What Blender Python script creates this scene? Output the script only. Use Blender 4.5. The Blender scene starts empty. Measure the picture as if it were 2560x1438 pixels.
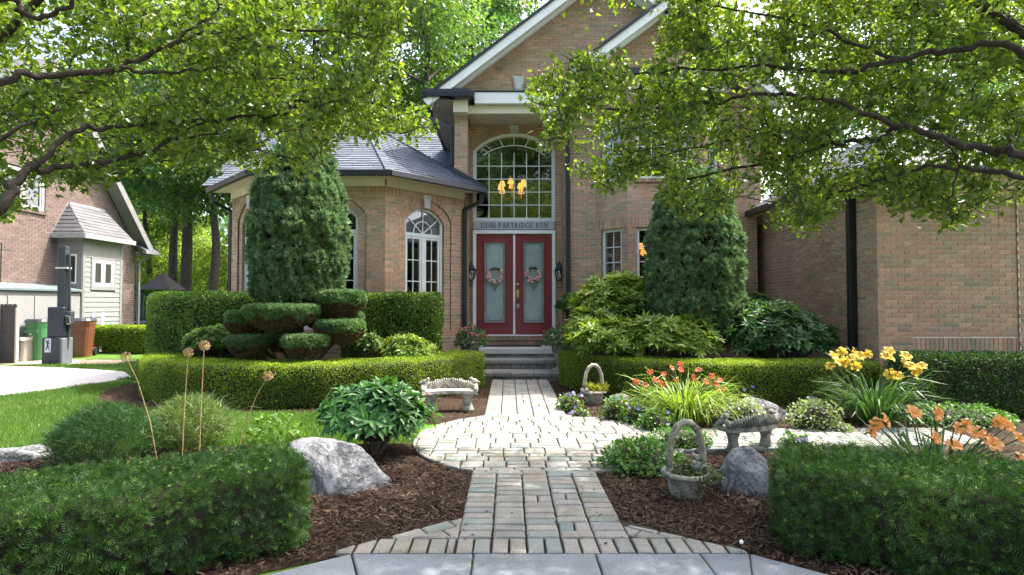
import bpy, math, random
import numpy as np
from mathutils import Vector, Matrix

random.seed(7)
rng = np.random.default_rng(7)
sc = bpy.context.scene
col = sc.collection
PI = math.pi

# ------------------------------------------------------------------ camera
FPX, CXP, HC = 1400.0, 1272.0, 1.45
PIT = math.atan(38 / 1400)
cam_d = bpy.data.cameras.new('camera')
cam = bpy.data.objects.new('camera', cam_d)
col.objects.link(cam)
cam.location = (0, 0, HC)
cam.rotation_euler = (PI / 2 + PIT, 0, 0)
cam_d.sensor_width = 36
cam_d.lens = 36 * FPX / 2560
cam_d.shift_x = (1280 - CXP) / 2560
cam_d.clip_end = 3000
cam_d.clip_start = 0.05
sc.camera = cam

# ------------------------------------------------------------------ sky, sun, exposure
SUN = Vector((0.52, 0.32, 1.0)).normalized()
elev = math.asin(SUN.z)
azim = math.atan2(SUN.x, SUN.y)            # clockwise from +Y
world = bpy.data.worlds.new('World')
sc.world = world
world.use_nodes = True
wn = world.node_tree
bg = wn.nodes['Background']
sky = wn.nodes.new('ShaderNodeTexSky')
sky.sky_type = 'NISHITA'
sky.sun_disc = False
sky.sun_elevation = elev
sky.sun_rotation = azim
sky.air_density = 0.8
sky.dust_density = 6.0
sky.ozone_density = 0.2
wn.links.new(sky.outputs[0], bg.inputs[0])
bg.inputs[1].default_value = 0.15
sun_d = bpy.data.lights.new('sun', 'SUN')
sun_d.energy = 2.0
sun_d.angle = math.radians(0.55)
sun_d.color = (1.0, 0.965, 0.91)
sun_o = bpy.data.objects.new('sun', sun_d)
col.objects.link(sun_o)
sun_o.location = (20, 30, 40)
sun_o.rotation_euler = (-SUN).to_track_quat('-Z', 'Y').to_euler()
vs = sc.view_settings
vs.view_transform = 'Standard'
vs.look = 'None'
vs.gamma = 1.0
vs.exposure = 2.6
vs.use_curve_mapping = False
sc.render.engine = 'CYCLES'
cy = sc.cycles
cy.max_bounces = 8
cy.diffuse_bounces = 4
cy.glossy_bounces = 3
cy.transmission_bounces = 6
cy.transparent_max_bounces = 12
cy.sample_clamp_indirect = 6
cy.use_denoising = True
cy.denoiser = 'OPENIMAGEDENOISE'
cy.denoising_input_passes = 'RGB_ALBEDO_NORMAL'
cy.denoising_prefilter = 'NONE'

# ------------------------------------------------------------------ helpers
def ray(u, v):
    a = (u - CXP) / FPX
    b = (719 - v) / FPX
    return a, math.cos(PIT) - b * math.sin(PIT), math.sin(PIT) + b * math.cos(PIT)

def at(u, v, Y):
    a, dy, dz = ray(u, v)
    return Vector((a / dy * Y, Y, HC + dz / dy * Y))

def gr(u, v, z=0.0):
    a, dy, dz = ray(u, v)
    Y = (z - HC) * dy / dz
    return Vector((a / dy * Y, Y, z))

def tag(o, label=None, cat=None, group=None, kind=None):
    if label: o['label'] = label
    if cat: o['category'] = cat
    if group: o['group'] = group
    if kind: o['kind'] = kind
    return o

def empty(name, loc=(0, 0, 0), rz=0.0, label=None, cat=None, group=None):
    o = bpy.data.objects.new(name, None)
    col.objects.link(o)
    o.location = loc
    o.rotation_euler = (0, 0, rz)
    o.empty_display_size = 0.1
    return tag(o, label, cat, group)

def link(name, me, mat=None, parent=None, loc=None):
    o = bpy.data.objects.new(name, me)
    if mat is not None and len(me.materials) == 0:
        me.materials.append(mat)
    col.objects.link(o)
    if parent is not None:
        o.parent = parent
    if loc is not None:
        o.location = loc
    return o

def arr_mesh(name, V, Fc, smooth=False):
    """V (n,3), Fc (m,k) numpy -> mesh"""
    V = np.asarray(V, dtype=np.float32)
    Fc = np.asarray(Fc, dtype=np.int32)
    me = bpy.data.meshes.new(name)
    m, k = Fc.shape
    me.vertices.add(len(V))
    me.vertices.foreach_set('co', V.ravel())
    me.loops.add(m * k)
    me.loops.foreach_set('vertex_index', Fc.ravel())
    me.polygons.add(m)
    me.polygons.foreach_set('loop_start', np.arange(0, m * k, k, dtype=np.int32))
    me.polygons.foreach_set('use_smooth', np.full(m, bool(smooth)))
    me.update(calc_edges=True)
    return me

class MB:
    def __init__(s):
        s.v = []; s.f = []; s.m = []; s.mi = 0
    def add(s, vs, fs):
        b = len(s.v)
        s.v += [tuple(x) for x in vs]
        s.f += [tuple(b + i for i in f) for f in fs]
        s.m += [s.mi] * len(fs)
        return s
    def box(s, x0, x1, y0, y1, z0, z1):
        return s.add([(x0,y0,z0),(x1,y0,z0),(x1,y1,z0),(x0,y1,z0),(x0,y0,z1),(x1,y0,z1),(x1,y1,z1),(x0,y1,z1)],
                     [(0,3,2,1),(4,5,6,7),(0,1,5,4),(1,2,6,5),(2,3,7,6),(3,0,4,7)])
    def bar(s, a, b, w, h, up=(0,0,1)):
        """box beam from a to b, width w (sideways), height h (along up-ish)"""
        a = Vector(a); b = Vector(b); d = (b - a).normalized()
        sd = d.cross(Vector(up))
        if sd.length < 1e-5: sd = d.cross(Vector((1,0,0)))
        sd.normalize(); u = sd.cross(d).normalized()
        sd *= w / 2; u *= h / 2
        vs = [a - sd - u, a + sd - u, a + sd + u, a - sd + u, b - sd - u, b + sd - u, b + sd + u, b - sd + u]
        return s.add(vs, [(0,1,2,3)[::-1],(4,5,6,7),(0,1,5,4),(1,2,6,5),(2,3,7,6),(3,0,4,7)])
    def tube(s, pts, rad, n=8, cap=True):
        pts = [Vector(p) for p in pts]
        if not hasattr(rad, '__len__'): rad = [rad] * len(pts)
        b = len(s.v)
        prev = None
        for i, p in enumerate(pts):
            d = (pts[min(i + 1, len(pts) - 1)] - pts[max(i - 1, 0)])
            if d.length < 1e-9: d = Vector((0,0,1))
            d.normalize()
            if prev is None:
                a = Vector((0,0,1)) if abs(d.z) < .9 else Vector((1,0,0))
                x = d.cross(a).normalized()
            else:
                x = (prev - d * prev.dot(d))
                if x.length < 1e-6: x = d.orthogonal()
                x.normalize()
            prev = x
            y = d.cross(x)
            for k in range(n):
                t = 2 * PI * k / n
                s.v.append(tuple(p + (x * math.cos(t) + y * math.sin(t)) * rad[i]))
        L = len(pts)
        for i in range(L - 1):
            for k in range(n):
                k2 = (k + 1) % n
                s.f.append((b + i*n + k, b + i*n + k2, b + (i+1)*n + k2, b + (i+1)*n + k)); s.m.append(s.mi)
        if cap:
            s.f.append(tuple(b + k for k in range(n))[::-1]); s.m.append(s.mi)
            s.f.append(tuple(b + (L-1)*n + k for k in range(n))); s.m.append(s.mi)
        return s
    def lathe(s, prof, n=16, c=(0,0,0), sx=1.0, sy=1.0):
        b = len(s.v)
        for r, z in prof:
            for k in range(n):
                t = 2 * PI * k / n
                s.v.append((c[0] + r * math.cos(t) * sx, c[1] + r * math.sin(t) * sy, c[2] + z))
        for i in range(len(prof) - 1):
            for k in range(n):
                k2 = (k + 1) % n
                s.f.append((b + i*n + k, b + i*n + k2, b + (i+1)*n + k2, b + (i+1)*n + k)); s.m.append(s.mi)
        s.f.append(tuple(b + k for k in range(n))[::-1]); s.m.append(s.mi)
        s.f.append(tuple(b + (len(prof)-1)*n + k for k in range(n))); s.m.append(s.mi)
        return s
    def prism(s, poly, axis_pt, ex, ey, en, d0, d1):
        """2-D polygon extruded: point = axis_pt + ex*x + ey*y + en*d"""
        o = Vector(axis_pt); ex = Vector(ex); ey = Vector(ey); en = Vector(en)
        n = len(poly)
        vs = [o + ex * x + ey * y + en * d0 for x, y in poly] + [o + ex * x + ey * y + en * d1 for x, y in poly]
        fs = [tuple(range(n))[::-1], tuple(range(n, 2*n))] + [(i, (i+1) % n, n + (i+1) % n, n + i) for i in range(n)]
        return s.add(vs, fs)
    def ball(s, c, r, n=8, m=6, sx=1, sy=1, sz=1):
        prof = [(r * math.sin(PI * i / m) + (1e-4 if i in (0, m) else 0), -r * math.cos(PI * i / m)) for i in range(m + 1)]
        b = len(s.v)
        s.lathe(prof, n, (0,0,0))
        for i in range(b, len(s.v)):
            x, y, z = s.v[i]
            s.v[i] = (c[0] + x * sx, c[1] + y * sy, c[2] + z * sz)
        return s
    def mesh(s, name, smooth=False):
        me = bpy.data.meshes.new(name)
        me.from_pydata(s.v, [], s.f)
        if smooth:
            me.polygons.foreach_set('use_smooth', np.ones(len(me.polygons), dtype=bool))
        if any(s.m):
            me.polygons.foreach_set('material_index', np.array(s.m, dtype=np.int32))
        me.update()
        return me
    def build(s, name, mat, parent=None, smooth=False, bevel=0.0, loc=None, segs=2):
        me = s.mesh(name, smooth)
        mats = mat if isinstance(mat, (list, tuple)) else [mat]
        for m_ in mats: me.materials.append(m_)
        o = link(name, me, None, parent, loc)
        if bevel > 0:
            bv = o.modifiers.new('bevel', 'BEVEL')
            bv.width = bevel; bv.segments = segs; bv.limit_method = 'ANGLE'; bv.angle_limit = math.radians(35)
        return o

def copy_tree(o, parent=None):
    c = o.copy()
    col.objects.link(c)
    if parent is not None: c.parent = parent
    for ch in list(o.children): copy_tree(ch, c)
    return c

def noise3(P, s=1.0, seed=0):
    """cheap smooth pseudo noise in about [-1,1] for (n,3) arrays"""
    P = np.asarray(P, float) * s + seed * 13.7
    x, y, z = P[:, 0], P[:, 1], P[:, 2]
    return (np.sin(x * 1.7 + 1.3 * np.sin(y * 1.1 + z * .7)) + np.sin(y * 2.3 + 1.7 * np.sin(z * 1.3 + x * .9))
            + np.sin(z * 1.9 + 1.1 * np.sin(x * 1.5 + y * 1.7))) / 3

# ------------------------------------------------------------------ materials
def newmat(name):
    m = bpy.data.materials.new(name)
    m.use_nodes = True
    nt = m.node_tree
    b = nt.nodes['Principled BSDF']
    return m, nt, b

def nd(nt, typ, **kw):
    n = nt.nodes.new(typ)
    for k, v in kw.items(): setattr(n, k, v)
    return n

def rndval(nt):
    g = nd(nt, 'ShaderNodeNewGeometry'); oi = nd(nt, 'ShaderNodeObjectInfo')
    a = nd(nt, 'ShaderNodeMath', operation='MULTIPLY_ADD'); a.inputs[1].default_value = 7.31
    nt.links.new(oi.outputs['Random'], a.inputs[0]); nt.links.new(g.outputs['Random Per Island'], a.inputs[2])
    f = nd(nt, 'ShaderNodeMath', operation='FRACT'); nt.links.new(a.outputs[0], f.inputs[0])
    return f.outputs[0]

def ramp(nt, cols, fac, mode='LINEAR'):
    r = nd(nt, 'ShaderNodeValToRGB')
    r.color_ramp.interpolation = mode
    e = r.color_ramp.elements
    n = len(cols)
    while len(e) < n: e.new(0.5)
    for i, c in enumerate(cols):
        if len(c) == 4: p, c = c[0], c[1:]
        else: p = i / max(n - 1, 1)
        e[i].position = p
        e[i].color = (*c, 1)
    nt.links.new(fac, r.inputs[0])
    return r.outputs[0]

def noise_tex(nt, scale, detail=4, rough=0.6, coord='Object', dist=0.0):
    tc = nd(nt, 'ShaderNodeTexCoord')
    t = nd(nt, 'ShaderNodeTexNoise')
    t.inputs['Scale'].default_value = scale
    t.inputs['Detail'].default_value = detail
    t.inputs['Roughness'].default_value = rough
    t.inputs['Distortion'].default_value = dist
    nt.links.new(tc.outputs[coord], t.inputs['Vector'])
    return t.outputs[0]

def mixcol(nt, a, b, fac, mode='MIX'):
    m = nd(nt, 'ShaderNodeMix', data_type='RGBA', blend_type=mode)
    for s, i in ((fac, 0), (a, 6), (b, 7)):
        if isinstance(s, (int, float)): m.inputs[i].default_value = s
        elif isinstance(s, (tuple, list)): m.inputs[i].default_value = (*s, 1)
        else: nt.links.new(s, m.inputs[i])
    return m.outputs[2]

def bump(nt, b, h, dist=0.005, strength=1.0):
    n = nd(nt, 'ShaderNodeBump')
    n.inputs['Distance'].default_value = dist
    n.inputs['Strength'].default_value = strength
    nt.links.new(h, n.inputs['Height'])
    nt.links.new(n.outputs[0], b.inputs['Normal'])

def plain(name, c, rough=0.6, var=0.12, scale=8, metal=0.0, bmp=0.0, spec=0.5, coord='Object'):
    m, nt, b = newmat(name)
    n = noise_tex(nt, scale, 5, .6, coord)
    lo = tuple(x * (1 - var) for x in c); hi = tuple(min(1, x * (1 + var)) for x in c)
    nt.links.new(ramp(nt, [(.3, *lo), (.7, *hi)], n), b.inputs['Base Color'])
    b.inputs['Roughness'].default_value = rough
    b.inputs['Metallic'].default_value = metal
    b.inputs['Specular IOR Level'].default_value = spec
    if bmp: bump(nt, b, noise_tex(nt, scale * 6, 5, .65, coord), bmp)
    return m

def foliage(name, cols, trans=0.35, tcol=None, rough=0.45, nscale=2.0, nmix=0.4, spec=0.35, brown=None, ncoord='Object'):
    """leaf colour by leaf and by clump; light shines through"""
    m, nt, b = newmat(name)
    r = rndval(nt)
    n = noise_tex(nt, nscale, 3, .6, ncoord)
    mx = nd(nt, 'ShaderNodeMath', operation='MULTIPLY_ADD')
    mr = nd(nt, 'ShaderNodeMapRange'); mr.inputs[1].default_value = .3; mr.inputs[2].default_value = .7
    nt.links.new(n, mr.inputs[0])
    ml = nd(nt, 'ShaderNodeMath', operation='MULTIPLY'); ml.inputs[1].default_value = nmix
    nt.links.new(mr.outputs[0], ml.inputs[0])
    nt.links.new(r, mx.inputs[0]); mx.inputs[1].default_value = 1 - nmix; nt.links.new(ml.outputs[0], mx.inputs[2])
    c = ramp(nt, cols, mx.outputs[0])
    if brown:
        bc, bscale, thr = brown
        bn = noise_tex(nt, bscale, 3, .55)
        k = nd(nt, 'ShaderNodeMapRange'); k.inputs[1].default_value = thr; k.inputs[2].default_value = thr + .07
        nt.links.new(bn, k.inputs[0])
        c = mixcol(nt, c, bc, k.outputs[0])
    nt.links.new(c, b.inputs['Base Color'])
    b.inputs['Roughness'].default_value = rough
    b.inputs['Specular IOR Level'].default_value = spec
    if trans > 0:
        t = nd(nt, 'ShaderNodeBsdfTranslucent')
        tc = tcol or (1.5, 1.6, .6)
        g = mixcol(nt, c, tc, 1.0, 'MULTIPLY')
        nt.links.new(g, t.inputs[0])
        ms = nd(nt, 'ShaderNodeMixShader'); ms.inputs[0].default_value = trans
        nt.links.new(b.outputs[0], ms.inputs[1]); nt.links.new(t.outputs[0], ms.inputs[2])
        nt.links.new(ms.outputs[0], nt.nodes['Material Output'].inputs[0])
    return m

# ---- leaf templates (length along +y, normal +z): verts, tri faces
T_LEAF = (np.array([(0,0,0),(.36,.42,.07),(0,.5,-.03),(-.36,.42,.07),(0,1,-.08)], float),
          np.array([(0,1,2),(2,1,4),(0,2,3),(2,4,3)]))
T_SMALL = (np.array([(0,0,0),(.32,.5,.05),(0,1,0),(-.32,.5,.05)], float), np.array([(0,1,2),(0,2,3)]))
T_LANCE = (np.array([(0,0,0),(.15,.5,.05),(0,.52,-.02),(-.15,.5,.05),(0,1,-.12)], float),
           np.array([(0,1,2),(2,1,4),(0,2,3),(2,4,3)]))
T_NEEDLE = (np.array([(-.045,0,0),(.045,0,0),(0,1,0)], float), np.array([(0,1,2)]))

def join_t(parts):
    V = []; Fs = []; b = 0
    for v, f in parts:
        V.append(v); Fs.append(f + b); b += len(v)
    return np.vstack(V), np.vstack(Fs)

def xf_t(t, s=1.0, rx=0, ry=0, rz=0, off=(0,0,0)):
    M = np.array((Matrix.Rotation(rz, 3, 'Z') @ Matrix.Rotation(ry, 3, 'Y') @ Matrix.Rotation(rx, 3, 'X')))
    return (t[0] * s) @ M.T + np.array(off), t[1]

def norm(a):
    return a / np.maximum(np.linalg.norm(a, axis=-1, keepdims=True), 1e-9)

def scatter(t, P, D, N, S):
    """instances of template t at P with length axis D, normal near N, scale S -> V,F"""
    tv, tf = t
    D = norm(D); X = norm(np.cross(D, N)); Z = np.cross(X, D)
    S = np.broadcast_to(np.asarray(S, float), (len(P),))
    V = (P[:, None, :] + S[:, None, None] * (tv[None, :, 0:1] * X[:, None, :] + tv[None, :, 1:2] * D[:, None, :] + tv[None, :, 2:3] * Z[:, None, :]))
    k = len(tv)
    Fc = tf[None] + (np.arange(len(P)) * k)[:, None, None]
    return V.reshape(-1, 3), Fc.reshape(-1, tf.shape[1])

def rdir(n):
    return norm(rng.normal(size=(n, 3)))

def grid_samples(G, n, wrap=False):
    """random points and normals on a grid surface G (a,b,3)"""
    A = G[:-1, :-1]; B = G[1:, :-1]; C = G[1:, 1:]; D = G[:-1, 1:]
    A, B, C, D = [q.reshape(-1, 3) for q in (A, B, C, D)]
    nn = np.cross(C - A, D - B)
    ar = np.linalg.norm(nn, axis=1)
    idx = rng.choice(len(A), n, p=ar / ar.sum())
    s = rng.random((n, 1)); t = rng.random((n, 1))
    P = (A[idx] * (1 - s) + B[idx] * s) * (1 - t) + (D[idx] * (1 - s) + C[idx] * s) * t
    return P, norm(nn[idx])

def grid_mesh(name, G, smooth=True):
    a, b, _ = G.shape
    i = np.arange(a * b).reshape(a, b)
    Fc = np.stack([i[:-1, :-1], i[1:, :-1], i[1:, 1:], i[:-1, 1:]], -1).reshape(-1, 4)
    return arr_mesh(name, G.reshape(-1, 3), Fc, smooth)

def poly_clip(subj, clip):
    """Sutherland-Hodgman, clip convex ccw"""
    out = list(subj)
    n = len(clip)
    for i in range(n):
        a = clip[i]; b = clip[(i + 1) % n]
        inp = out; out = []
        if not inp: break
        def side(p): return (b[0]-a[0])*(p[1]-a[1]) - (b[1]-a[1])*(p[0]-a[0])
        for j in range(len(inp)):
            p = inp[j]; q = inp[(j + 1) % len(inp)]
            sp, sq = side(p), side(q)
            if sp >= 0: out.append(p)
            if (sp >= 0) != (sq >= 0):
                t = sp / (sp - sq)
                out.append((p[0] + (q[0]-p[0]) * t, p[1] + (q[1]-p[1]) * t))
    return out

def poly_area(p):
    return 0.5 * sum(p[i][0] * p[(i+1) % len(p)][1] - p[(i+1) % len(p)][0] * p[i][1] for i in range(len(p)))

def inside(px, py, poly):
    """numpy point in polygon"""
    r = np.zeros(len(px), bool)
    n = len(poly)
    for i in range(n):
        x0, y0 = poly[i]; x1, y1 = poly[(i + 1) % n]
        if y0 == y1: continue
        c = ((y0 > py) != (y1 > py)) & (px < (x1 - x0) * (py - y0) / (y1 - y0) + x0)
        r ^= c
    return r
# ------------------------------------------------------------------ shared materials
def mat_brick(name, cols, scale=1.0):
    m, nt, b = newmat(name)
    c = ramp(nt, cols, rndval(nt))
    n = noise_tex(nt, 55, 4, .7)
    c2 = mixcol(nt, c, mixcol(nt, c, (.55, .5, .45), 1.0, 'MULTIPLY'), ramp(nt, [(.45, 0, 0, 0), (.75, 1, 1, 1)], n))
    n2 = noise_tex(nt, 1.3, 4, .6)
    c3 = mixcol(nt, c2, mixcol(nt, c2, (.8, .8, .8), 1.0, 'MULTIPLY'), ramp(nt, [(.4, 0, 0, 0), (.65, 1, 1, 1)], n2))
    nt.links.new(c3, b.inputs['Base Color'])
    b.inputs['Roughness'].default_value = .88
    b.inputs['Specular IOR Level'].default_value = .25
    bump(nt, b, noise_tex(nt, 130, 4, .7), .003)
    return m

BR = [(0, .34, .20, .15), (.18, .40, .235, .175), (.34, .27, .205, .155), (.48, .45, .265, .20), (.6, .235, .205, .15), (.7, .38, .205, .15), (.8, .31, .235, .175), (.9, .46, .285, .215), (1, .20, .175, .135)]
BR = [(c[0], c[1] * 1.25, c[2] * 1.29, c[3] * 1.12) for c in BR]
M_BRICK = mat_brick('brick', BR)
M_BRICK2 = mat_brick('brick_neighbour', [(0, .16, .115, .102), (.3, .195, .135, .118), (.6, .14, .104, .094), (.8, .215, .155, .135), (1, .115, .088, .082)])
M_MORTAR = plain('mortar', (.60, .50, .39), .95, .15, 30, bmp=.002)
M_MORTAR2 = plain('mortar_neighbour', (.36, .33, .29), .95, .15, 30)
M_WHITE = plain('white_trim_paint', (.74, .73, .69), .45, .05, 3)
M_CREAM = plain('cream_trim_paint', (.62, .55, .41), .55, .08, 3)
M_BLACK = plain('black_gutter_metal', (.012, .013, .016), .35, .2, 6)
M_FRAME = plain('pale_window_frame', (.60, .62, .57), .45, .06, 4)
M_GREYTRIM = plain('grey_trim_paint', (.36, .36, .34), .55, .1, 4)
M_STONE = plain('cast_limestone', (.46, .46, .43), .85, .15, 12, bmp=.003)
M_SIGN = plain('address_board', (.36, .40, .42), .5, .05, 5)
M_INK = plain('black_lettering', (.012, .012, .013), .5, .1, 5)
M_DOOR = plain('burgundy_door_paint', (.165, .013, .018), .32, .15, 4)
M_BRASS = plain('brass', (.62, .42, .14), .3, .1, 8, metal=1.0)
M_IRON = plain('black_lantern_metal', (.02, .022, .025), .4, .2, 9)
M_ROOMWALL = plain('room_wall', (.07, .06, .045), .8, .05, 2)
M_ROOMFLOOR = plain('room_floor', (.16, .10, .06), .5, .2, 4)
M_BLIND = plain('blind_slat', (.58, .55, .48), .5, .05, 4)
M_DARKWOOD = plain('dark_fence_wood', (.05, .042, .042), .75, .3, 10, bmp=.004)
M_CONC = plain('concrete', (.42, .41, .385), .9, .12, 5, bmp=.002)

def mat_shingle(name, cols):
    m, nt, b = newmat(name)
    c = ramp(nt, cols, rndval(nt))
    n = noise_tex(nt, 160, 3, .7)
    c = mixcol(nt, c, mixcol(nt, c, (.5, .5, .5), 1.0, 'MULTIPLY'), ramp(nt, [(.4, 0, 0, 0), (.7, 1, 1, 1)], n))
    nt.links.new(c, b.inputs['Base Color'])
    b.inputs['Roughness'].default_value = .93
    bump(nt, b, n, .003)
    return m
M_SHINGLE = mat_shingle('slate_grey_shingle', [(.050, .064, .088), (.078, .096, .124), (.062, .08, .108), (.10, .12, .15), (.066, .083, .108)])
M_SHINGLE2 = mat_shingle('weathered_grey_shingle', [(.09, .092, .098), (.13, .13, .136), (.105, .108, .115), (.15, .148, .15)])

def mat_glass(name, refl=.2, tint=(.82, .88, .86)):
    m, nt, b = newmat(name)
    t = nd(nt, 'ShaderNodeBsdfTransparent'); t.inputs[0].default_value = (*tint, 1)
    g = nd(nt, 'ShaderNodeBsdfGlossy'); g.inputs['Roughness'].default_value = .015
    lw = nd(nt, 'ShaderNodeFresnel'); lw.inputs[0].default_value = 1.5
    ad = nd(nt, 'ShaderNodeMath', operation='ADD'); ad.use_clamp = True; ad.inputs[1].default_value = refl
    nt.links.new(lw.outputs[0], ad.inputs[0])
    ms = nd(nt, 'ShaderNodeMixShader')
    nt.links.new(ad.outputs[0], ms.inputs[0]); nt.links.new(t.outputs[0], ms.inputs[1]); nt.links.new(g.outputs[0], ms.inputs[2])
    nt.links.new(ms.outputs[0], nt.nodes['Material Output'].inputs[0])
    return m
M_GLASS = mat_glass('window_glass', .15, (.72, .80, .78))
M_LAMPGLASS = mat_glass('lantern_glass', .1, (.9, .92, .92))

def mat_paver(name, cols, spec=.3):
    m, nt, b = newmat(name)
    c = ramp(nt, cols, rndval(nt))
    n = noise_tex(nt, 140, 4, .75)
    c = mixcol(nt, c, mixcol(nt, c, (.52, .52, .52), 1.0, 'MULTIPLY'), ramp(nt, [(.42, 0, 0, 0), (.66, 1, 1, 1)], n))
    n2 = noise_tex(nt, 3.0, 5, .65)
    c = mixcol(nt, c, mixcol(nt, c, (.72, .72, .6), 1.0, 'MULTIPLY'), ramp(nt, [(.45, 0, 0, 0), (.7, 1, 1, 1)], n2))
    nt.links.new(c, b.inputs['Base Color'])
    b.inputs['Roughness'].default_value = .9
    b.inputs['Specular IOR Level'].default_value = spec
    bump(nt, b, n, .004)
    return m
M_PAVER = mat_paver('tumbled_paver', [(0, .27, .26, .235), (.22, .325, .305, .27), (.4, .24, .245, .23), (.55, .30, .275, .245), (.7, .225, .26, .24), (.82, .32, .30, .27), (1, .19, .24, .222)])
M_CURB = mat_paver('grey_kerb_concrete', [(.20, .225, .255), (.225, .25, .275), (.21, .235, .25)])
M_STEP = mat_paver('step_stone', [(.23, .24, .25), (.29, .28, .26), (.20, .20, .205), (.32, .30, .26)])

def mat_ground(name, cols, scale, bmp=.01, rough=.95, c2=None):
    m, nt, b = newmat(name)
    n = noise_tex(nt, scale, 8, .72)
    c = ramp(nt, [(.25 + .5 * i / (len(cols) - 1), *x) for i, x in enumerate(cols)], n)
    n2 = noise_tex(nt, scale / 18, 4, .6)
    c = mixcol(nt, c, mixcol(nt, c, (.7, .72, .6), 1.0, 'MULTIPLY'), ramp(nt, [(.4, 0, 0, 0), (.62, 1, 1, 1)], n2))
    nt.links.new(c, b.inputs['Base Color'])
    b.inputs['Roughness'].default_value = rough
    b.inputs['Specular IOR Level'].default_value = .15
    bump(nt, b, n, bmp)
    return m
M_LAWN = mat_ground('lawn_turf', [(.035, .085, .012), (.075, .16, .022), (.11, .19, .035)], 60, .01)
M_MULCH = mat_ground('bark_mulch', [(.012, .008, .006), (.038, .023, .015), (.075, .046, .03)], 45, .02)
M_SAND = mat_ground('joint_sand', [(.025, .022, .018), (.06, .052, .042)], 80, .004)

def sheet(name, poly, z, mat, parent=None, kind='structure'):
    m = MB().add([(x, y, z) for x, y in poly], [tuple(range(len(poly)))])
    o = m.build(name, mat, parent)
    if kind: o['kind'] = kind
    return o

# ------------------------------------------------------------------ ground, beds, driveways
sheet('lawn', [(-400, -400), (400, -400), (400, 600), (-400, 600)], 0.0, M_LAWN)
BED_L = [(-8, 1.2), (-2.3, 2.35), (-1.35, 3.02), (-.89, 3.27), (-.31, 3.72), (-.31, 4.85), (-.85, 5.3), (-1.0, 5.8), (-2.2, 5.75), (-3.5, 5.6), (-5, 5.2), (-8, 4.7)]
BED_B = [(-.31, 6.9), (-.31, 12.4), (-6.8, 12.4), (-6.7, 9.4), (-6.15, 8.35), (-5.1, 7.7), (-3.6, 7.4), (-2.4, 7.4), (-1.55, 7.35), (-1.1, 6.85), (-.95, 6.7)]
BED_R = [(.73, 3.75), (1.345, 3.2), (1.6, 2.9), (2.3, 2.3), (9, 1.0), (9, 12.4), (.73, 12.4)]
sheet('mulch_bed', BED_L, .006, M_MULCH)
sheet('mulch_bed', BED_B, .006, M_MULCH)
sheet('mulch_bed', BED_R, .006, M_MULCH)
DRIVE = [(-30, 11.4), (-8.6, 12.0), (-5.9, 11.5), (-5.6, 10.2), (-6.5, 10.1), (-9.0, 8.7), (-30, 7.6)]
p = [gr(-900, 905), gr(0, 915), gr(180, 921), gr(310, 930), gr(330, 944), gr(240, 960), gr(140, 975), gr(0, 992), gr(-900, 1060)]
sheet('concrete_driveway', [(q.x, q.y) for q in p], .008, plain('driveway_concrete', (.30, .30, .295), .9, .08, 1.5, bmp=.002))
sheet('front_driveway', [(-40, -40), (40, -40), (40, .6), (2.6, 2.05), (1.75, 2.74), (1.2, 2.96), (-.8, 2.96), (-1.5, 2.72), (-2.5, 2.05), (-40, .6)], .005,
      plain('driveway_asphalt', (.10, .10, .105), .95, .15, 12, bmp=.004))
sheet('bin_pad', [(-40, 13.0), (-9.0, 13.2), (-8.7, 14.2), (-40, 15.2)], .005, mat_ground('pad_gravel', [(.30, .24, .20), (.42, .34, .28), (.35, .28, .24)], 40))

# ------------------------------------------------------------------ paving
PAV = empty('paved_walk'); PAV['kind'] = 'structure'
ELC, ERX, ERY = (.21, 5.93), 1.6, 1.27
ell = [(ELC[0] + (ERX if math.cos(2 * PI * i / 48) > 0 else 1.2) * math.cos(2 * PI * i / 48), ELC[1] + ERY * math.sin(2 * PI * i / 48)) for i in range(48)]
flL = [(-.31, 3.18), (-.31, 3.74), (-.95, 3.255), (-1.0, 3.215)]
flL = [(-1.02, 3.215), (-.31, 3.215), (-.31, 3.74), (-.93, 3.30)]
flR = [(.73, 3.215), (1.42, 3.215), (1.33, 3.27), (1.05, 3.53), (.73, 3.74)]
arm = [(1.3, 5.40), (4.9, 5.72), (4.9, 6.42), (1.3, 6.33)]
sand = MB()
for pl in ([(-.31, 3.215), (.73, 3.215), (.73, 10.4), (-.31, 10.4)], ell, arm, flL, flR):
    sand.add([(x, y, .012 + .0006 * len(sand.f)) for x, y in pl], [tuple(range(len(pl)))])
sand.build('joint_sand', M_SAND, PAV)
pavers = []
def putp(x0, x1, y0, y1, clip=None, j=.0068):
    pl = [(x0 + j, y0 + j), (x1 - j, y0 + j), (x1 - j, y1 - j), (x0 + j, y1 - j)]
    # a little uneven
    pl = [(x + random.uniform(-.003, .003), y + random.uniform(-.003, .003)) for x, y in pl]
    if clip:
        pl = poly_clip(pl, clip)
        if len(pl) < 3 or poly_area(pl) < .0012: return
    pavers.append(pl)
def rnd_h(): return random.choice((.1, .1, .1, .145, .2))
for ya, yb in ((3.425, 4.80), (7.04, 10.37)):
    for xa, xb in ((-.31, -.10), (.52, .73)):
        y = ya
        while y < yb - .03:
            h = random.choice((.1, .1, .1, .145))
            y2 = y + h if yb - y - h > .05 else yb
            putp(xa, xb, y, y2); y = y2
    for c in range(3):
        xa = -.10 + c * .6200 / 3; xb = xa + .62 / 3
        y = ya
        while y < yb - .03:
            h = rnd_h()
            y2 = y + h if yb - y - h > .05 else yb
            if h == .145 and random.random() < .5:
                xm = (xa + xb) / 2
                putp(xa, xm, y, y2); putp(xm, xb, y, y2)
            else: putp(xa, xb, y, y2)
            y = y2
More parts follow.
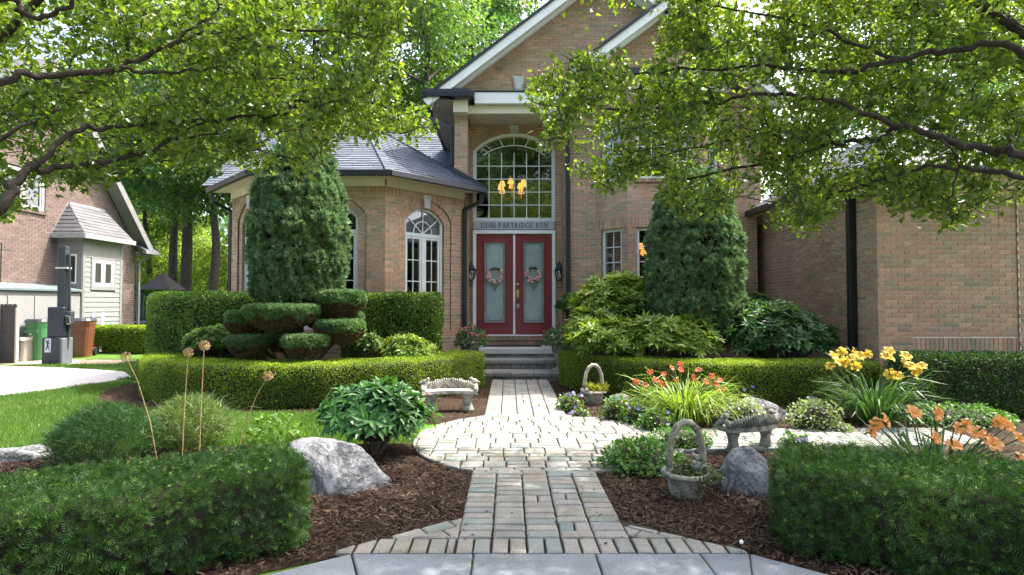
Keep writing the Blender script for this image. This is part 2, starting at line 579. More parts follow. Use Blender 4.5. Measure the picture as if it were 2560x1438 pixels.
# soldier row and flares at the kerb
x = -.31
while x < .725:
    putp(x, x + .104, 3.22, 3.422); x += .104
for cl, xs in ((flL, (-1.1, -.312)), (flR, (.732, 1.5))):
    x = xs[0]
    while x < xs[1]:
        putp(x, min(x + .105, xs[1]), 3.22, 3.422, cl); x += .105
def rot_fill(cl, ang, cx_, cy_, w, h, ymin):
    ca, sa = math.cos(ang), math.sin(ang)
    for i in range(-8, 9):
        for k in range(-8, 9):
            u0 = i * w + (k % 2) * w / 2; v0 = k * h
            q = [(u0 + .005, v0 + .005), (u0 + w - .005, v0 + .005), (u0 + w - .005, v0 + h - .005), (u0 + .005, v0 + h - .005)]
            q = [(cx_ + a * ca - b * sa, cy_ + a * sa + b * ca) for a, b in q]
            q = poly_clip(q, cl)
            if len(q) < 3: continue
            q = poly_clip(q, [(-5, ymin), (5, ymin), (5, 5), (-5, 5)])
            if len(q) >= 3 and poly_area(q) > .0015: pavers.append(q)
rot_fill(flL, .60, -.31, 3.74, .2, .105, 3.427)
rot_fill(flR, -.66, .73, 3.74, .2, .105, 3.427)
# round court: ashlar rows
y = ELC[1] - ERY
i = 0
while y < ELC[1] + ERY:
    h = random.choice((.1, .1, .145))
    if h == .1 and random.random() < .25: h = .2
    x = ELC[0] - ERX - random.random() * .2
    while x < ELC[0] + ERX:
        w = random.choice((.145, .2, .2, .24, .29))
        if h == .2:
            if random.random() < .6:
                putp(x, x + w, y, y + .1, ell); putp(x, x + w, y + .1, y + .2, ell)
            else: putp(x, x + min(w, .2), y, y + .2, ell); w = min(w, .2)
        else: putp(x, x + w, y, y + h, ell)
        x += w
    y += h
n_main = len(pavers)
y = 5.38
while y < 6.45:
    x = 1.3 - random.random() * .2
    while x < 4.9:
        cx_, cy_ = x + .1, y + .05
        if ((cx_ - ELC[0]) / ERX) ** 2 + ((cy_ - ELC[1]) / ERY) ** 2 > 1.0: putp(x, x + .2, y, y + .104, arm)
        x += .2
    y += .104
def paver_geo(m, pl, z0, zt, ch=.010):
    n = len(pl)
    cx_ = sum(q[0] for q in pl) / n; cy_ = sum(q[1] for q in pl) / n
    ins = []
    for x, y in pl:
        dx, dy = cx_ - x, cy_ - y; d = math.hypot(dx, dy) + 1e-6
        ins.append((x + dx / d * ch * 1.4, y + dy / d * ch * 1.4))
    tl = [random.uniform(-.0015, .0015) for _ in range(3)]
    zz = lambda x, y: zt + tl[0] + tl[1] * (x - cx_) / .1 + tl[2] * (y - cy_) / .1
    vs = [(x, y, z0) for x, y in pl] + [(x, y, zz(x, y) - ch * .7) for x, y in pl] + [(x, y, zz(x, y)) for x, y in ins]
    fs = [tuple(range(2 * n, 3 * n))]
    for i in range(n):
        k = (i + 1) % n
        fs += [(i, k, n + k, n + i), (n + i, n + k, 2 * n + k, 2 * n + i)]
    m.add(vs, fs)
order = sorted(range(len(pavers)), key=lambda i: -poly_area(pavers[i]) / (sum(q[1] for q in pavers[i]) / len(pavers[i])) ** 3)
near = set(order[:300])
rest = MB()
for i, pl in enumerate(pavers):
    zt = .034 if i < n_main else .030
    if i in near:
        m = MB(); paver_geo(m, pl, .005, zt); m.build('paver', M_PAVER, PAV)
    else: paver_geo(rest, pl, .005, zt)
o = rest.build('far_pavers', M_PAVER, PAV); o['kind'] = 'stuff'

# kerb along the drive
KERB = empty('kerb'); KERB['kind'] = 'structure'
kin = [(-2.5, 2.08), (-1.9, 2.52), (-1.45, 2.83), (-.89, 3.205), (-.20, 3.205), (.49, 3.205), (1.08, 3.205), (1.36, 3.205), (1.72, 2.92), (2.2, 2.52), (2.7, 2.08)]
kout = [(-2.72, 1.92), (-1.98, 2.34), (-1.5, 2.62), (-.78, 2.93), (-.20, 2.94), (.49, 2.94), (1.08, 2.94), (1.26, 2.94), (1.62, 2.70), (2.05, 2.32), (2.5, 1.92)]
for i in range(len(kin) - 1):
    g = .004
    a, b, c, d = kout[i], kout[i+1], kin[i+1], kin[i]
    def lp(p, q, t): return (p[0] + (q[0]-p[0]) * t, p[1] + (q[1]-p[1]) * t)
    q = [lp(a, b, .006), lp(a, b, .994), lp(d, c, .994), lp(d, c, .006)]
    m = MB(); m.add([(x, y, -.05) for x, y in q] + [(x, y, .036) for x, y in q], [(0,3,2,1),(4,5,6,7),(0,1,5,4),(1,2,6,5),(2,3,7,6),(3,0,4,7)])
    m.build('kerb_block', M_CURB, KERB, bevel=.012)

# ------------------------------------------------------------------ front steps
STEPS = empty('front_steps', label='grey stone front steps rising from the paver walk to the red door', cat='steps')
X0, X1 = -.62, 1.02
def step(yf, yb, z0, z1, xa, xb, seed):
    random.seed(seed)
    cap = .075
    x = xa
    while x < xb - .02:     # small blocks of the riser
        w = min(random.uniform(.15, .19), xb - x)
        MB().box(x + .004, x + w - .004, yf + .03 + random.uniform(0, .008), yf + .14, z0, z1 - cap - .004).build('riser_block', M_STEP, STEPS, bevel=.008)
        x += w
    x = xa - random.random() * .2
    while x < xb - .02:     # long caps
        w = random.choice((.33, .42, .48))
        a, b = max(x, xa), min(x + w, xb)
        if b - a > .05: MB().box(a + .003, b - .003, yf, yf + .22, z1 - cap, z1).build('cap_block', M_STEP, STEPS, bevel=.012)
        x += w
    y = yf + .222
    r = 0
    while y < yb:
        x = xa - (r % 2) * .1
        while x < xb:
            a, b = max(x, xa), min(x + .2, xb)
            if b - a > .03: MB().box(a + .003, b - .003, y + .002, min(y + .2, yb) - .002, z1 - .05, z1 - .001).build('tread_paver', M_PAVER, STEPS, bevel=.005)
            x += .2
        y += .2; r += 1
    MB().box(xa + .01, xb - .01, yf + .06, yb, z0 - .02, z1 - .056).build('step_core', M_SAND, STEPS)
step(10.38, 11.0, 0, .155, X0, X1 + .12, 3)
step(10.98, 11.52, .155, .33, X0, X1 + .06, 4)
MB().box(X0, X1, 11.50, 12.5, .40, .51).build('porch_slab', M_CONC, STEPS, bevel=.01)
m = MB()
x = X0
while x < X1 - .02:
    m.box(x + .004, min(x + .3, X1) - .004, 11.53, 11.6, .331, .398); x += .3
m.build('slab_riser_course', M_STEP, STEPS)
mat_o = MB(); mat_o.box(-.52, .70, 11.95, 12.35, .511, .523)
matm = mat_o.build('doormat', plain('black_mat', (.02, .02, .022), .9, .3, 40, bmp=.004), None, bevel=.004)
tag(matm, 'black doormat lying on the grey porch slab before the door', 'doormat')
random.seed(11)
# ------------------------------------------------------------------ brickwork helpers
CH, BL, JT = .0677, .203, .010
WORLD_ROOTS = []
UNIT_BRICK = MB().box(-.5, .5, -1, 0, -.5, .5).mesh('brick')   # x along wall, -y back, z up (front face at y=0)

class Bricks:
    """collects brick boxes: placed singly or joined"""
    def __init__(s): s.v = []; s.n = 0
    def add(s, O, U, N, u0, u1, z0, z1, n):
        s.v.append((O, U, N, u0, u1, z0, z1, n))
    def build(s, name, mat, parent):
        V = np.zeros((len(s.v) * 8, 3)); k = 0
        for O, U, N, u0, u1, z0, z1, n in s.v:
            for d in (n, n - .04):
                for uu, zz in ((u0, z0), (u1, z0), (u1, z1), (u0, z1)):
                    V[k] = (O[0] + U[0] * uu + N[0] * d, O[1] + U[1] * uu + N[1] * d, zz); k += 1
        f = np.array([(0,1,2,3),(1,0,4,5),(2,1,5,6),(3,2,6,7),(0,3,7,4)])
        Fc = (f[None] + (np.arange(len(s.v)) * 8)[:, None, None]).reshape(-1, 4)
        o = link(name, arr_mesh(name, V, Fc), mat, parent)
        o['kind'] = 'stuff'
        return o

def sub_iv(iv, holes):
    for h0, h1 in holes:
        out = []
        for a, b in iv:
            if h1 <= a or h0 >= b: out.append((a, b)); continue
            if h0 > a: out.append((a, h0))
            if h1 < b: out.append((h1, b))
        iv = out
    return iv

def arch_hw(z, w, zs, zt):
    """half width of an opening with a segmental arch at height z"""
    if z < zs: return w / 2
    if z >= zt: return 0
    s = zt - zs
    R = (w * w / 4 + s * s) / (2 * s)
    return math.sqrt(max(0, R * R - (z - (zt - R)) ** 2))

def brick_wall(O, U, N, z0, z1, ivf, bricks, mortar, n=0.0, off=0, single=None, smat=None, sparent=None, unit=None):
    """O (x,y) wall origin, U along, N outward; ivf(z)-> intervals of u; single(u,z)-> True for bricks placed one by one"""
    rz = math.atan2(U[1], U[0])
    i = int(round(z0 / CH))
    while i * CH < z1 - .01:
        za = i * CH; zb = min(za + CH, z1); zm = (za + zb) / 2
        for a, b in ivf(zm):
            if b - a < .02: continue
            mortar.add([(O[0] + U[0]*u + N[0]*(n-.007), O[1] + U[1]*u + N[1]*(n-.007), z) for u, z in ((a, za), (b, za), (b, zb), (a, zb))], [(0,1,2,3)])
            u = math.floor(a / BL) * BL - ((i + off) % 2) * BL / 2
            while u < b:
                ua, ub = max(u, a) , min(u + BL - JT, b)
                u += BL
                if ub - ua < .025: continue
                va, vb = za + JT / 2, zb - JT / 2
                dn = n + random.uniform(-.0018, .0018)
                if single and single((ua + ub) / 2, zm):
                    o = link('brick', unit or UNIT_BRICK, smat, sparent)
                    uc = (ua + ub) / 2
                    o.location = (O[0] + U[0]*uc + N[0]*dn, O[1] + U[1]*uc + N[1]*dn, (va + vb) / 2)
                    # unit brick front is +y=0 plane facing +y: turn so that its outward side is N
                    o.rotation_euler = (0, 0, math.atan2(N[1], N[0]) - PI / 2)
                    o.scale = (ub - ua, .04, vb - va)
                else: bricks.add(O, U, N, ua, ub, va, vb, dn)
        i += 1

def voussoirs(O, U, N, uc, w, zs, zt, th, bricks_mb, n=.004, step=.075, legs=0):
    s = zt - zs
    R = (w * w / 4 + s * s) / (2 * s); zc = zt - R
    a0 = math.asin(min(1, w / 2 / R))
    k = max(4, int(2 * a0 * R / step))
    for i in range(k):
        t0 = -a0 + 2 * a0 * (i + .06) / k; t1 = -a0 + 2 * a0 * (i + .94) / k
        pl = [(uc + r * math.sin(t), zc + r * math.cos(t)) for r, t in ((R, t0), (R, t1), (R + th, t1), (R + th, t0))]
        vs = [(O[0] + U[0]*u + N[0]*d, O[1] + U[1]*u + N[1]*d, z) for d in (n, n - .05) for u, z in pl]
        bricks_mb.add(vs, [(0,3,2,1),(0,1,5,4),(1,2,6,5),(2,3,7,6),(3,0,4,7)])

def lp3(O, U, N, u, z, n): return (O[0] + U[0]*u + N[0]*n, O[1] + U[1]*u + N[1]*n, z)
def lbox(m, O, U, N, u0, u1, z0, z1, n0, n1):
    vs = [lp3(O, U, N, u, z, n) for n in (n0, n1) for u, z in ((u0, z0), (u1, z0), (u1, z1), (u0, z1))]
    m.add(vs, [(0,1,2,3),(7,6,5,4),(0,4,5,1),(1,5,6,2),(2,6,7,3),(3,7,4,0)])
def lpoly(m, O, U, N, pl, n0, n1):
    k = len(pl)
    vs = [lp3(O, U, N, u, z, n) for n in (n0, n1) for u, z in pl]
    m.add(vs, [tuple(range(k)), tuple(range(k, 2*k))[::-1]] + [(i, k + i, k + (i+1) % k, (i+1) % k) for i in range(k)])

def arch_pts(uc, w, zs, zt, n=16):
    s = zt - zs
    R = (w * w / 4 + s * s) / (2 * s); zc = zt - R
    a0 = math.asin(min(1, w / 2 / R))
    return [(uc + R * math.sin(a0 - 2 * a0 * i / n), zc + R * math.cos(a0 - 2 * a0 * i / n)) for i in range(n + 1)]   # right to left

def window(parent, O, U, N, uc, w, z0, zs, zt, cols, rows, transom=None, fan=False, mull=False, nset=-.05, fw=.055, mat=None, blind=False, frame_d=.09, mun=.018, fan_z=None):
    """window with frame, muntins and one object per pane. zt None: square head"""
    mat = mat or M_FRAME
    m = MB()
    ua, ub = uc - w/2, uc + w/2
    n1, n0 = nset, nset - frame_d
    lbox(m, O, U, N, ua, ua + fw, z0, zs, n1, n0)
    lbox(m, O, U, N, ub - fw, ub, z0, zs, n1, n0)
    lbox(m, O, U, N, ua + fw, ub - fw, z0, z0 + fw, n1, n0)
    if zt is None:
        lbox(m, O, U, N, ua + fw, ub - fw, zs - fw, zs, n1, n0)
        top = [(ub - fw, zs - fw), (ua + fw, zs - fw)]
    else:
        po = arch_pts(uc, w, zs, zt); pi_ = arch_pts(uc, w - 2 * fw, zs + .004, zt - fw)
        for i in range(len(po) - 1):
            lpoly(m, O, U, N, [po[i], po[i+1], pi_[i+1], pi_[i]], n1, n0)
        top = pi_
    win = m.build('window', mat, parent)
    # light openings: list of convex polygons and their grids
    opening = [(ua + fw, z0 + fw), (ub - fw, z0 + fw)] + top
    lights = []
    mm = MB()
    lo, hi = z0 + fw, (zt - fw if zt else zs - fw)
    nm0, nm1 = nset - .035, nset - .06
    if transom is not None:
        lbox(mm, O, U, N, ua + fw, ub - fw, transom - .035, transom + .035, nset - .005, nset - .085)
        lights.append((ua + fw, ub - fw, lo, transom - .035, False)); lights.append((ua + fw, ub - fw, transom + .035, hi, True))
    else: lights.append((ua + fw, ub - fw, lo, hi, fan))
    cells = []
    for a, b, za, zb, isfan in lights:
        if isfan and fan:
            # spokes from the middle of the transom, an inner arc
            nsp = 3
            c = ((a + b) / 2, za)
            edge = [q for q in opening if q[1] > za] 
            rim = poly_clip(opening, [(a, za), (b, za), (b, zb + .1), (a, zb + .1)])
            Rin = min((b - a) * .26, (zb - za) * .52)
            arc = [(c[0] + (b - a) * .27 * math.cos(t), za + (zb - za) * .55 * math.sin(t)) for t in [PI * i / 12 for i in range(13)]]
            for i in range(12):
                mm.bar(lp3(O, U, N, *arc[i], nm0), lp3(O, U, N, *arc[i+1], nm0), .02, mun, (N[0], N[1], 0))
            for t in (PI * .22, PI * .5, PI * .78):
                L = (b - a)
                e = (c[0] + L * math.cos(t), za + L * math.sin(t))
                best = L
                for q in range(60):
                    r = L * q / 60
                    pt = (c[0] + r * math.cos(t), za + r * math.sin(t))
                    hw = arch_hw(pt[1], w - 2 * fw, zs, zt - fw) if zt else (b - a) / 2
                    if abs(pt[0] - uc) > hw or pt[1] > zb: best = r; break
                mm.bar(lp3(O, U, N, *c, nm0), lp3(O, U, N, c[0] + best * math.cos(t), za + best * math.sin(t), nm0), .02, mun, (N[0], N[1], 0))
            for k in range(2):
                cells.append(poly_clip(rim, [(a + (b-a)*k/2, za), (a + (b-a)*(k+1)/2, za), (a + (b-a)*(k+1)/2, zb + .1), (a + (b-a)*k/2, zb + .1)]))
        else:
            halves = [(a, b)]
            cc = cols
            if mull:
                um = (a + b) / 2
                lbox(mm, O, U, N, um - .035, um + .035, za, zb, nset - .005, nset - .085)
                halves = [(a, um - .035), (um + .035, b)]; cc = cols // 2
            for ha, hb in halves:
                if mull:   # sash frames
                    sf = .045
                    lbox(mm, O, U, N, ha, ha + sf, za, zb, nset - .02, nset - .075); lbox(mm, O, U, N, hb - sf, hb, za, zb, nset - .02, nset - .075)
                    lbox(mm, O, U, N, ha + sf, hb - sf, za, za + sf, nset - .02, nset - .075); lbox(mm, O, U, N, ha + sf, hb - sf, zb - sf, zb, nset - .02, nset - .075)
                    ha += sf; hb -= sf; zza, zzb = za + sf, zb - sf
                else: zza, zzb = za, zb
                zr = zzb if fan_z is None else fan_z
                us = [ha + (hb - ha) * i / cc for i in range(cc + 1)]
                zs_ = [zza + (zr - zza) * i / rows for i in range(rows + 1)]
                if fan_z is not None: zs_.append(zzb)
                for u in us[1:-1]: lbox(mm, O, U, N, u - mun/2, u + mun/2, zza, zr if fan_z else zzb, nm0, nm1)
                for z in zs_[1:-1]:
                    if fan_z is not None and abs(z - zr) < 1e-6: continue
                    lbox(mm, O, U, N, ha, hb, z - mun/2, z + mun/2, nm0 - .002, nm1 + .002)
                for i in range(cc):
                    for j in range(len(zs_) - 1):
                        q = [(us[i], zs_[j]), (us[i+1], zs_[j]), (us[i+1], zs_[j+1]), (us[i], zs_[j+1])]
                        q = poly_clip(q, opening) if zt else q
                        if len(q) >= 3: cells.append(q)
    if fan_z is not None and zt:
        # radiating bars in the arched head
        pin = arch_pts(uc, w - 2*fw - .30, fan_z - .05, zt - fw - .20, 12)
        for i in range(12): mm.bar(lp3(O, U, N, *pin[i], nm0), lp3(O, U, N, *pin[i+1], nm0), .02, mun, (N[0], N[1], 0))
        for k in (2, 4, 6, 8, 10):
            a_ = pin[k]; po2 = arch_pts(uc, w - 2*fw, zs, zt - fw, 12)
            dx = (a_[0] - uc) * .42
            mm.bar(lp3(O, U, N, *a_, nm0), lp3(O, U, N, a_[0] + dx, a_[1] + (.20 if k in (4, 6, 8) else .12), nm0), .02, mun, (N[0], N[1], 0))
        for k in (1, 11):
            a_ = pin[k]
            mm.bar(lp3(O, U, N, *a_, nm0), lp3(O, U, N, uc + (a_[0]-uc) * 1.22, a_[1] + .09, nm0), .02, mun, (N[0], N[1], 0))
    if mm.v: mm.build('muntins', mat, win)
    for q in cells:
        k = len(q)
        mb = MB().add([lp3(O, U, N, u, z, nset - .048) for u, z in q], [tuple(range(k))])
        mb.build('pane', M_GLASS, win)
    if blind:
        bm = MB()
        z = lo + .02
        while z < (transom - .06 if transom else zs - .05):
            vs = [lp3(O, U, N, u, zz, n) for u, zz, n in ((ua + fw, z, -.13), (ub - fw, z, -.13), (ub - fw, z + .012, -.175), (ua + fw, z + .012, -.175))]
            bm.add(vs, [(0,1,2,3)]); z += .05
        bm.build('blind', M_BLIND, win)
    return win

def reveal(m, O, U, N, uc, w, z0, zs, zt, n0, n1):
    """lining of an opening between wall face n0 and frame n1"""
    pts = [(uc + w/2, z0)] + (arch_pts(uc, w, zs, zt) if zt else [(uc + w/2, zs), (uc - w/2, zs)]) + [(uc - w/2, z0)]
    for i in range(len(pts) - 1):
        m.add([lp3(O, U, N, *pts[i], n0), lp3(O, U, N, *pts[i+1], n0), lp3(O, U, N, *pts[i+1], n1), lp3(O, U, N, *pts[i], n1)], [(0,1,2,3)])

# ------------------------------------------------------------------ shingles
class Shing:
    def __init__(s): s.rest = MB()
    def plane(s, poly, mat, parent, single=False, expo=.142, sub='shingle', wr=(.17, .34)):
        P = [Vector(q) for q in poly]
        eu = (P[1] - P[0]).normalized()
        n = (P[1] - P[0]).cross(P[2] - P[0]).normalized()
        if n.z < 0: n = -n
        ev = n.cross(eu).normalized()
        if ev.dot(P[2] - P[0]) < 0: ev = -ev
        p2 = [((q - P[0]).dot(eu), (q - P[0]).dot(ev)) for q in P]
        if poly_area(p2) < 0: p2 = p2[::-1]
        vmax = max(q[1] for q in p2); umin = min(q[0] for q in p2); umax = max(q[0] for q in p2)
        j = 0
        while j * expo < vmax:
            v0, v1 = j * expo, j * expo + expo + .012
            u = umin - random.random() * .3
            while u < umax:
                w = random.uniform(*wr)
                q = poly_clip([(u + .002, v0), (u + w - .002, v0), (u + w - .002, v1), (u + .002, v1)], p2)
                u += w
                if len(q) < 3 or abs(poly_area(q)) < .002: continue
                def hh(v): return .016 - .012 * (v - v0) / (v1 - v0)
                lift = random.choice((0, 0, .004))
                top = [P[0] + eu * a + ev * b + n * (hh(b) + lift * (1 - (b - v0) / (v1 - v0))) for a, b in q]
                m = MB() if single else s.rest
                k = len(top)
                low = [i for i in range(k) if abs(q[i][1] - v0) < 1e-5]
                vs = list(top); fs = [tuple(range(k))]
                if len(low) == 2:
                    i0, i1 = low
                    vs += [P[0] + eu * q[i0][0] + ev * v0, P[0] + eu * q[i1][0] + ev * v0]
                    fs.append((i0, i1, k + 1, k))
                m.add(vs, fs)
                if single: m.build('shingle', mat, parent)
            j += 1

# ------------------------------------------------------------------ the brick house
HOUSE = empty('brick_house', label='tan brick house with burgundy double doors, tall gable and octagonal bay', cat='house')
bricks = Bricks(); mortar = MB(); vous = MB(); rev = MB()
GX, GZ, GS = 2.06, 8.42, .77
def gable_iv(z):
    iv = [(-1.165, 5.29)]
    hw = (GZ - z) / GS
    iv = [(max(iv[0][0], GX - hw), min(iv[0][1], GX + hw))]
    if iv[0][1] <= iv[0][0]: return []
    holes = []
    if z < 5.5: holes.append((-.884, 1.2))
    if z < 6.0: holes.append((1.87, 4.54))
    return sub_iv(iv, holes)
brick_wall((0, 11.9), (1, 0), (0, -1), 0, 8.4, gable_iv, bricks, mortar)
# recess behind the portico
DC = .12
def rec_iv(z):
    hw = arch_hw(z, 1.86, 4.90, 5.31)
    return sub_iv([(-.884, 1.2)], [(DC - hw, DC + hw)] if z < 5.31 else [])
brick_wall((0, 12.65), (1, 0), (0, -1), .51, 5.5, rec_iv, bricks, mortar)
voussoirs((0, 12.65), (1, 0), (0, -1), DC, 1.86, 4.90, 5.31, .20, vous, .006)
brick_wall((-.884, 11.9), (0, 1), (1, 0), 0, 5.5, lambda z: [(0, .75)], bricks, mortar)
brick_wall((1.2, 11.9), (0, 1), (-1, 0), 0, 5.5, lambda z: [(0, .75)], bricks, mortar)
brick_wall((-1.165, 11.9), (0, 1), (-1, 0), 3.2, 6.0, lambda z: [(0, 6)], bricks, mortar)
# octagonal bay on the left
R2 = math.sqrt(.5)
BAYF = [((-2.32, 10.48), (R2, R2), (R2, -R2), 1.937, .95, .95), ((-4.51, 10.48), (1, 0), (0, -1), 2.19, 1.095, 1.15), ((-5.88, 11.85), (R2, -R2), (-R2, -R2), 1.937, .985, .95)]
for O, U, N, L, uc, ww in BAYF:
    ow = ww + .34
    def outer(z, L=L, uc=uc, ow=ow):
        hw = arch_hw(z, ow, 3.12, 3.51)
        return sub_iv([(0, L)], [(uc - hw, uc + hw)] if .85 < z < 3.51 else [])
    def inner(z, uc=uc, ow=ow, ww=ww):
        ho = arch_hw(z, ow, 3.12, 3.51); hi = arch_hw(z, ww, 3.06, 3.34) if z < 3.34 else 0
        if z > 3.50: return []
        return sub_iv([(uc - ho, uc + ho)], [(uc - hi, uc + hi)] if z > .93 else [])
    brick_wall(O, U, N, 0, 3.66, outer, bricks, mortar)
    brick_wall(O, U, N, .85, 3.5, inner, bricks, mortar, n=-.035)
    voussoirs(O, U, N, uc, ow, 3.12, 3.51, .10, vous, .004, .07)
    voussoirs(O, U, N, uc, ww, 3.06, 3.34, .15, vous, -.030, .20)
    reveal(rev, O, U, N, uc, ow, .85, 3.12, 3.51, .0, -.045)
    reveal(rev, O, U, N, uc, ww, .93, 3.06, 3.34, -.035, -.14)
    window(HOUSE, O, U, N, uc, ww, .93, 3.06, 3.34, 4, 4, transom=2.80, fan=True, mull=True, nset=-.09)
    ks = MB(); lpoly(ks, O, U, N, [(uc - .065, 3.33), (uc + .065, 3.33), (uc + .095, 3.60), (uc - .095, 3.60)], .035, -.02)
    ks.build('keystone', M_STONE, HOUSE, bevel=.006)
    # soldier teeth under the frieze
    u = .06
    while u < L - .08:
        lbox(vous, O, U, N, u, u + .055, 3.50 if abs(u - uc) > .62 else 3.60, 3.645, .012 if int(u / .085) % 2 else .002, -.03)
        u += .085
# bay on the right, two storeys
BAYR = [((1.85, 11.9), (R2, -R2), (-R2, -R2), .796, .40, .50), ((2.41, 11.34), (1, 0), (0, -1), 1.59, .795, 1.20), ((4.0, 11.34), (R2, R2), (R2, -R2), .796, .40, .50)]
for bi, (O, U, N, L, uc, ww) in enumerate(BAYR):
    def iv(z, L=L, uc=uc, ww=ww):
        h = []
        if 1.60 < z < 2.98 or 3.98 < z < 5.35: h.append((uc - ww/2, uc + ww/2))
        return sub_iv([(0, L)], h)
    brick_wall(O, U, N, 0, 6.0, iv, bricks, mortar)
    for za, zb in ((1.60, 2.98), (3.98, 5.35)):
        reveal(rev, O, U, N, uc, ww, za, zb, None, 0, -.12)
        window(HOUSE, O, U, N, uc, ww, za, zb, None, 2 if ww < .8 else 4, 4, nset=-.05, blind=True)
        u = uc - ww/2 - .10
        while u < uc + ww/2 + .05:
            lbox(vous, O, U, N, u, u + .06, zb + .005, zb + .20, .010, -.03); u += .069
        u = uc - ww/2 - .05
        while u < uc + ww/2 + .0:
            lbox(vous, O, U, N, u, u + .06, za - .075, za - .005, .045, -.03); u += .069
# gable over that bay
def g2(z):
    hw = (7.32 - z) / .75
    return [(3.2 - hw, 3.2 + hw)] if hw > 0 else []
brick_wall((0, 11.30), (1, 0), (0, -1), 6.1, 7.3, g2, bricks, mortar)
# garage wing
GW = (5.49, 8.33)
gfront = link('garage_front_wall', MB().add([(5.49, 8.36, 0), (10.2, 8.36, 0), (10.2, 8.36, 3.3), (5.49, 8.36, 3.3)], [(0,1,2,3)]).mesh('garage_front_wall'), M_MORTAR, HOUSE)
def gf(z):
    return [(0, .505), (2.10, 4.7)] if .70 < z < 2.95 else [(0, 4.7)]
cnt = [0]
def sg(u, z):
    if cnt[0] >= 240 or u > 2.2 or z < .6 or z > 2.9: return False
    cnt[0] += 1; return True
cnt2 = [0]
def sg2(u, z):
    if z < .9 or cnt2[0] >= 215 or u > 2.1: return False
    cnt2[0] += 1; return True
cnt[0] = 155
brick_wall(GW, (1, 0), (0, -1), 0, 3.3, gf, bricks, mortar, single=sg, smat=M_BRICK, sparent=gfront)
brick_wall(GW, (1, 0), (0, -1), .93, 2.95, lambda z: [(.505, 2.10)], bricks, mortar, n=-.02, single=sg2, smat=M_BRICK, sparent=gfront)
mortar.add([(5.99, 8.357, .70), (7.6, 8.357, .70), (7.6, 8.357, .95), (5.99, 8.357, .95)], [(0,1,2,3)])
u = .51
while u < 2.09:
    lbox(vous, GW, (1, 0), (0, -1), u, u + .058, .705, .925, -.018, -.06); u += .0677
brick_wall((5.49, 8.33), (0, 1), (-1, 0), 0, 3.3, lambda z: [(0, 4.3)], bricks, mortar, off=1)
brick_wall((5.2, 12.6), (1, 0), (0, -1), 0, 6.2, lambda z: [(0, .5)], bricks, mortar)
bricks.build('brickwork', M_BRICK, HOUSE)
o = vous.build('arch_bricks', M_BRICK, HOUSE); o['kind'] = 'stuff'
mortar.build('mortar_wall', M_MORTAR, HOUSE)
rev.build('opening_reveals', M_BRICK, HOUSE)

# soffit and frieze of the octagonal bay
EZ = 3.83
bw = [(-5.88, 11.85), (-4.51, 10.48), (-2.32, 10.48), (-.95, 11.85)]
be = [(-6.3, 11.70), (-4.684, 10.06), (-2.146, 10.06), (-.502, 11.70)]
m = MB()
for i in range(3):
    a, b = bw[i], bw[i+1]; c, d = be[i], be[i+1]
    dx, dy = b[0]-a[0], b[1]-a[1]; L = math.hypot(dx, dy); nx, ny = dy / L, -dx / L
    q = .03
    m.add([(a[0]+nx*q, a[1]+ny*q, 3.64), (b[0]+nx*q, b[1]+ny*q, 3.64), (b[0]+nx*q, b[1]+ny*q, 3.785), (a[0]+nx*q, a[1]+ny*q, 3.785)], [(0,1,2,3)])
    m.add([(a[0]+nx*q, a[1]+ny*q, 3.64), (b[0]+nx*q, b[1]+ny*q, 3.64), (b[0], b[1], 3.64), (a[0], a[1], 3.64)], [(0,1,2,3)])
    m.add([(a[0], a[1], 3.78), (b[0], b[1], 3.78), (d[0], d[1], 3.76), (c[0], c[1], 3.76)], [(0,1,2,3)])
m.build('bay_soffit', M_CREAM, HOUSE)
m = MB()
ge = [(-6.3, 11.66, 3.79), (-4.70, 10.02, 3.79), (-2.13, 10.02, 3.79), (-.46, 11.68, 3.79)]
for i in range(3): m.bar(ge[i], ge[i+1], .09, .11)
m.build('bay_gutter', M_BLACK, HOUSE, bevel=.01)
MB().bar((-.48, 11.74, 3.86), (-1.20, 11.87, 4.30), .06, .09).build('roof_edge_flashing', M_BLACK, HOUSE)
# bay roof
sh = Shing()
MR = .62
ap = (-3.415, 13.12, EZ + MR * 3.06)
back = (-3.415, 17.0, ap[2])
broof = MB()
faces = [[(be[1][0], be[1][1], EZ), (be[2][0], be[2][1], EZ), ap], [(be[2][0], be[2][1], EZ), (be[3][0], be[3][1], EZ), ap], [(be[0][0], be[0][1], EZ), (be[1][0], be[1][1], EZ), ap]]
for fc in faces: broof.add([(x, y, z - .012) for x, y, z in fc], [tuple(range(len(fc)))])
broof.add([(be[3][0], be[3][1], EZ - .01), (-.502, 17, EZ - .01), (back[0], back[1], back[2] - .012), (ap[0], ap[1], ap[2] - .012)], [(0,1,2,3)])
broof.add([be[0] + (EZ,), ap, back, (-6.3, 17, EZ)], [(0,1,2,3)])
broof.add([(-7.5, 13.6, 4.3), (-1.17, 13.6, 4.3), (-1.17, 16.6, 6.55), (-7.5, 16.6, 6.55)], [(0,1,2,3)])
BROOF = broof.build('bay_roof', M_SHINGLE, HOUSE)
f1 = faces[0]
sh.plane(f1, M_SHINGLE, BROOF, single=True, wr=(.24, .40))
r1 = faces[1]
# plane of the right facet through the eave, straight triangle up to the apex
sh.plane(r1, M_SHINGLE, BROOF, single=True, wr=(.24, .40))
sh.plane(faces[2], M_SHINGLE, HOUSE)
sh.plane([(-7.5, 13.6, 4.3), (-1.17, 13.6, 4.3), (-1.17, 16.6, 6.55), (-7.5, 16.6, 6.55)], M_SHINGLE2, HOUSE)
sh.plane([(be[3][0], be[3][1], EZ), (-.502, 17, EZ), back, ap], M_SHINGLE, HOUSE)
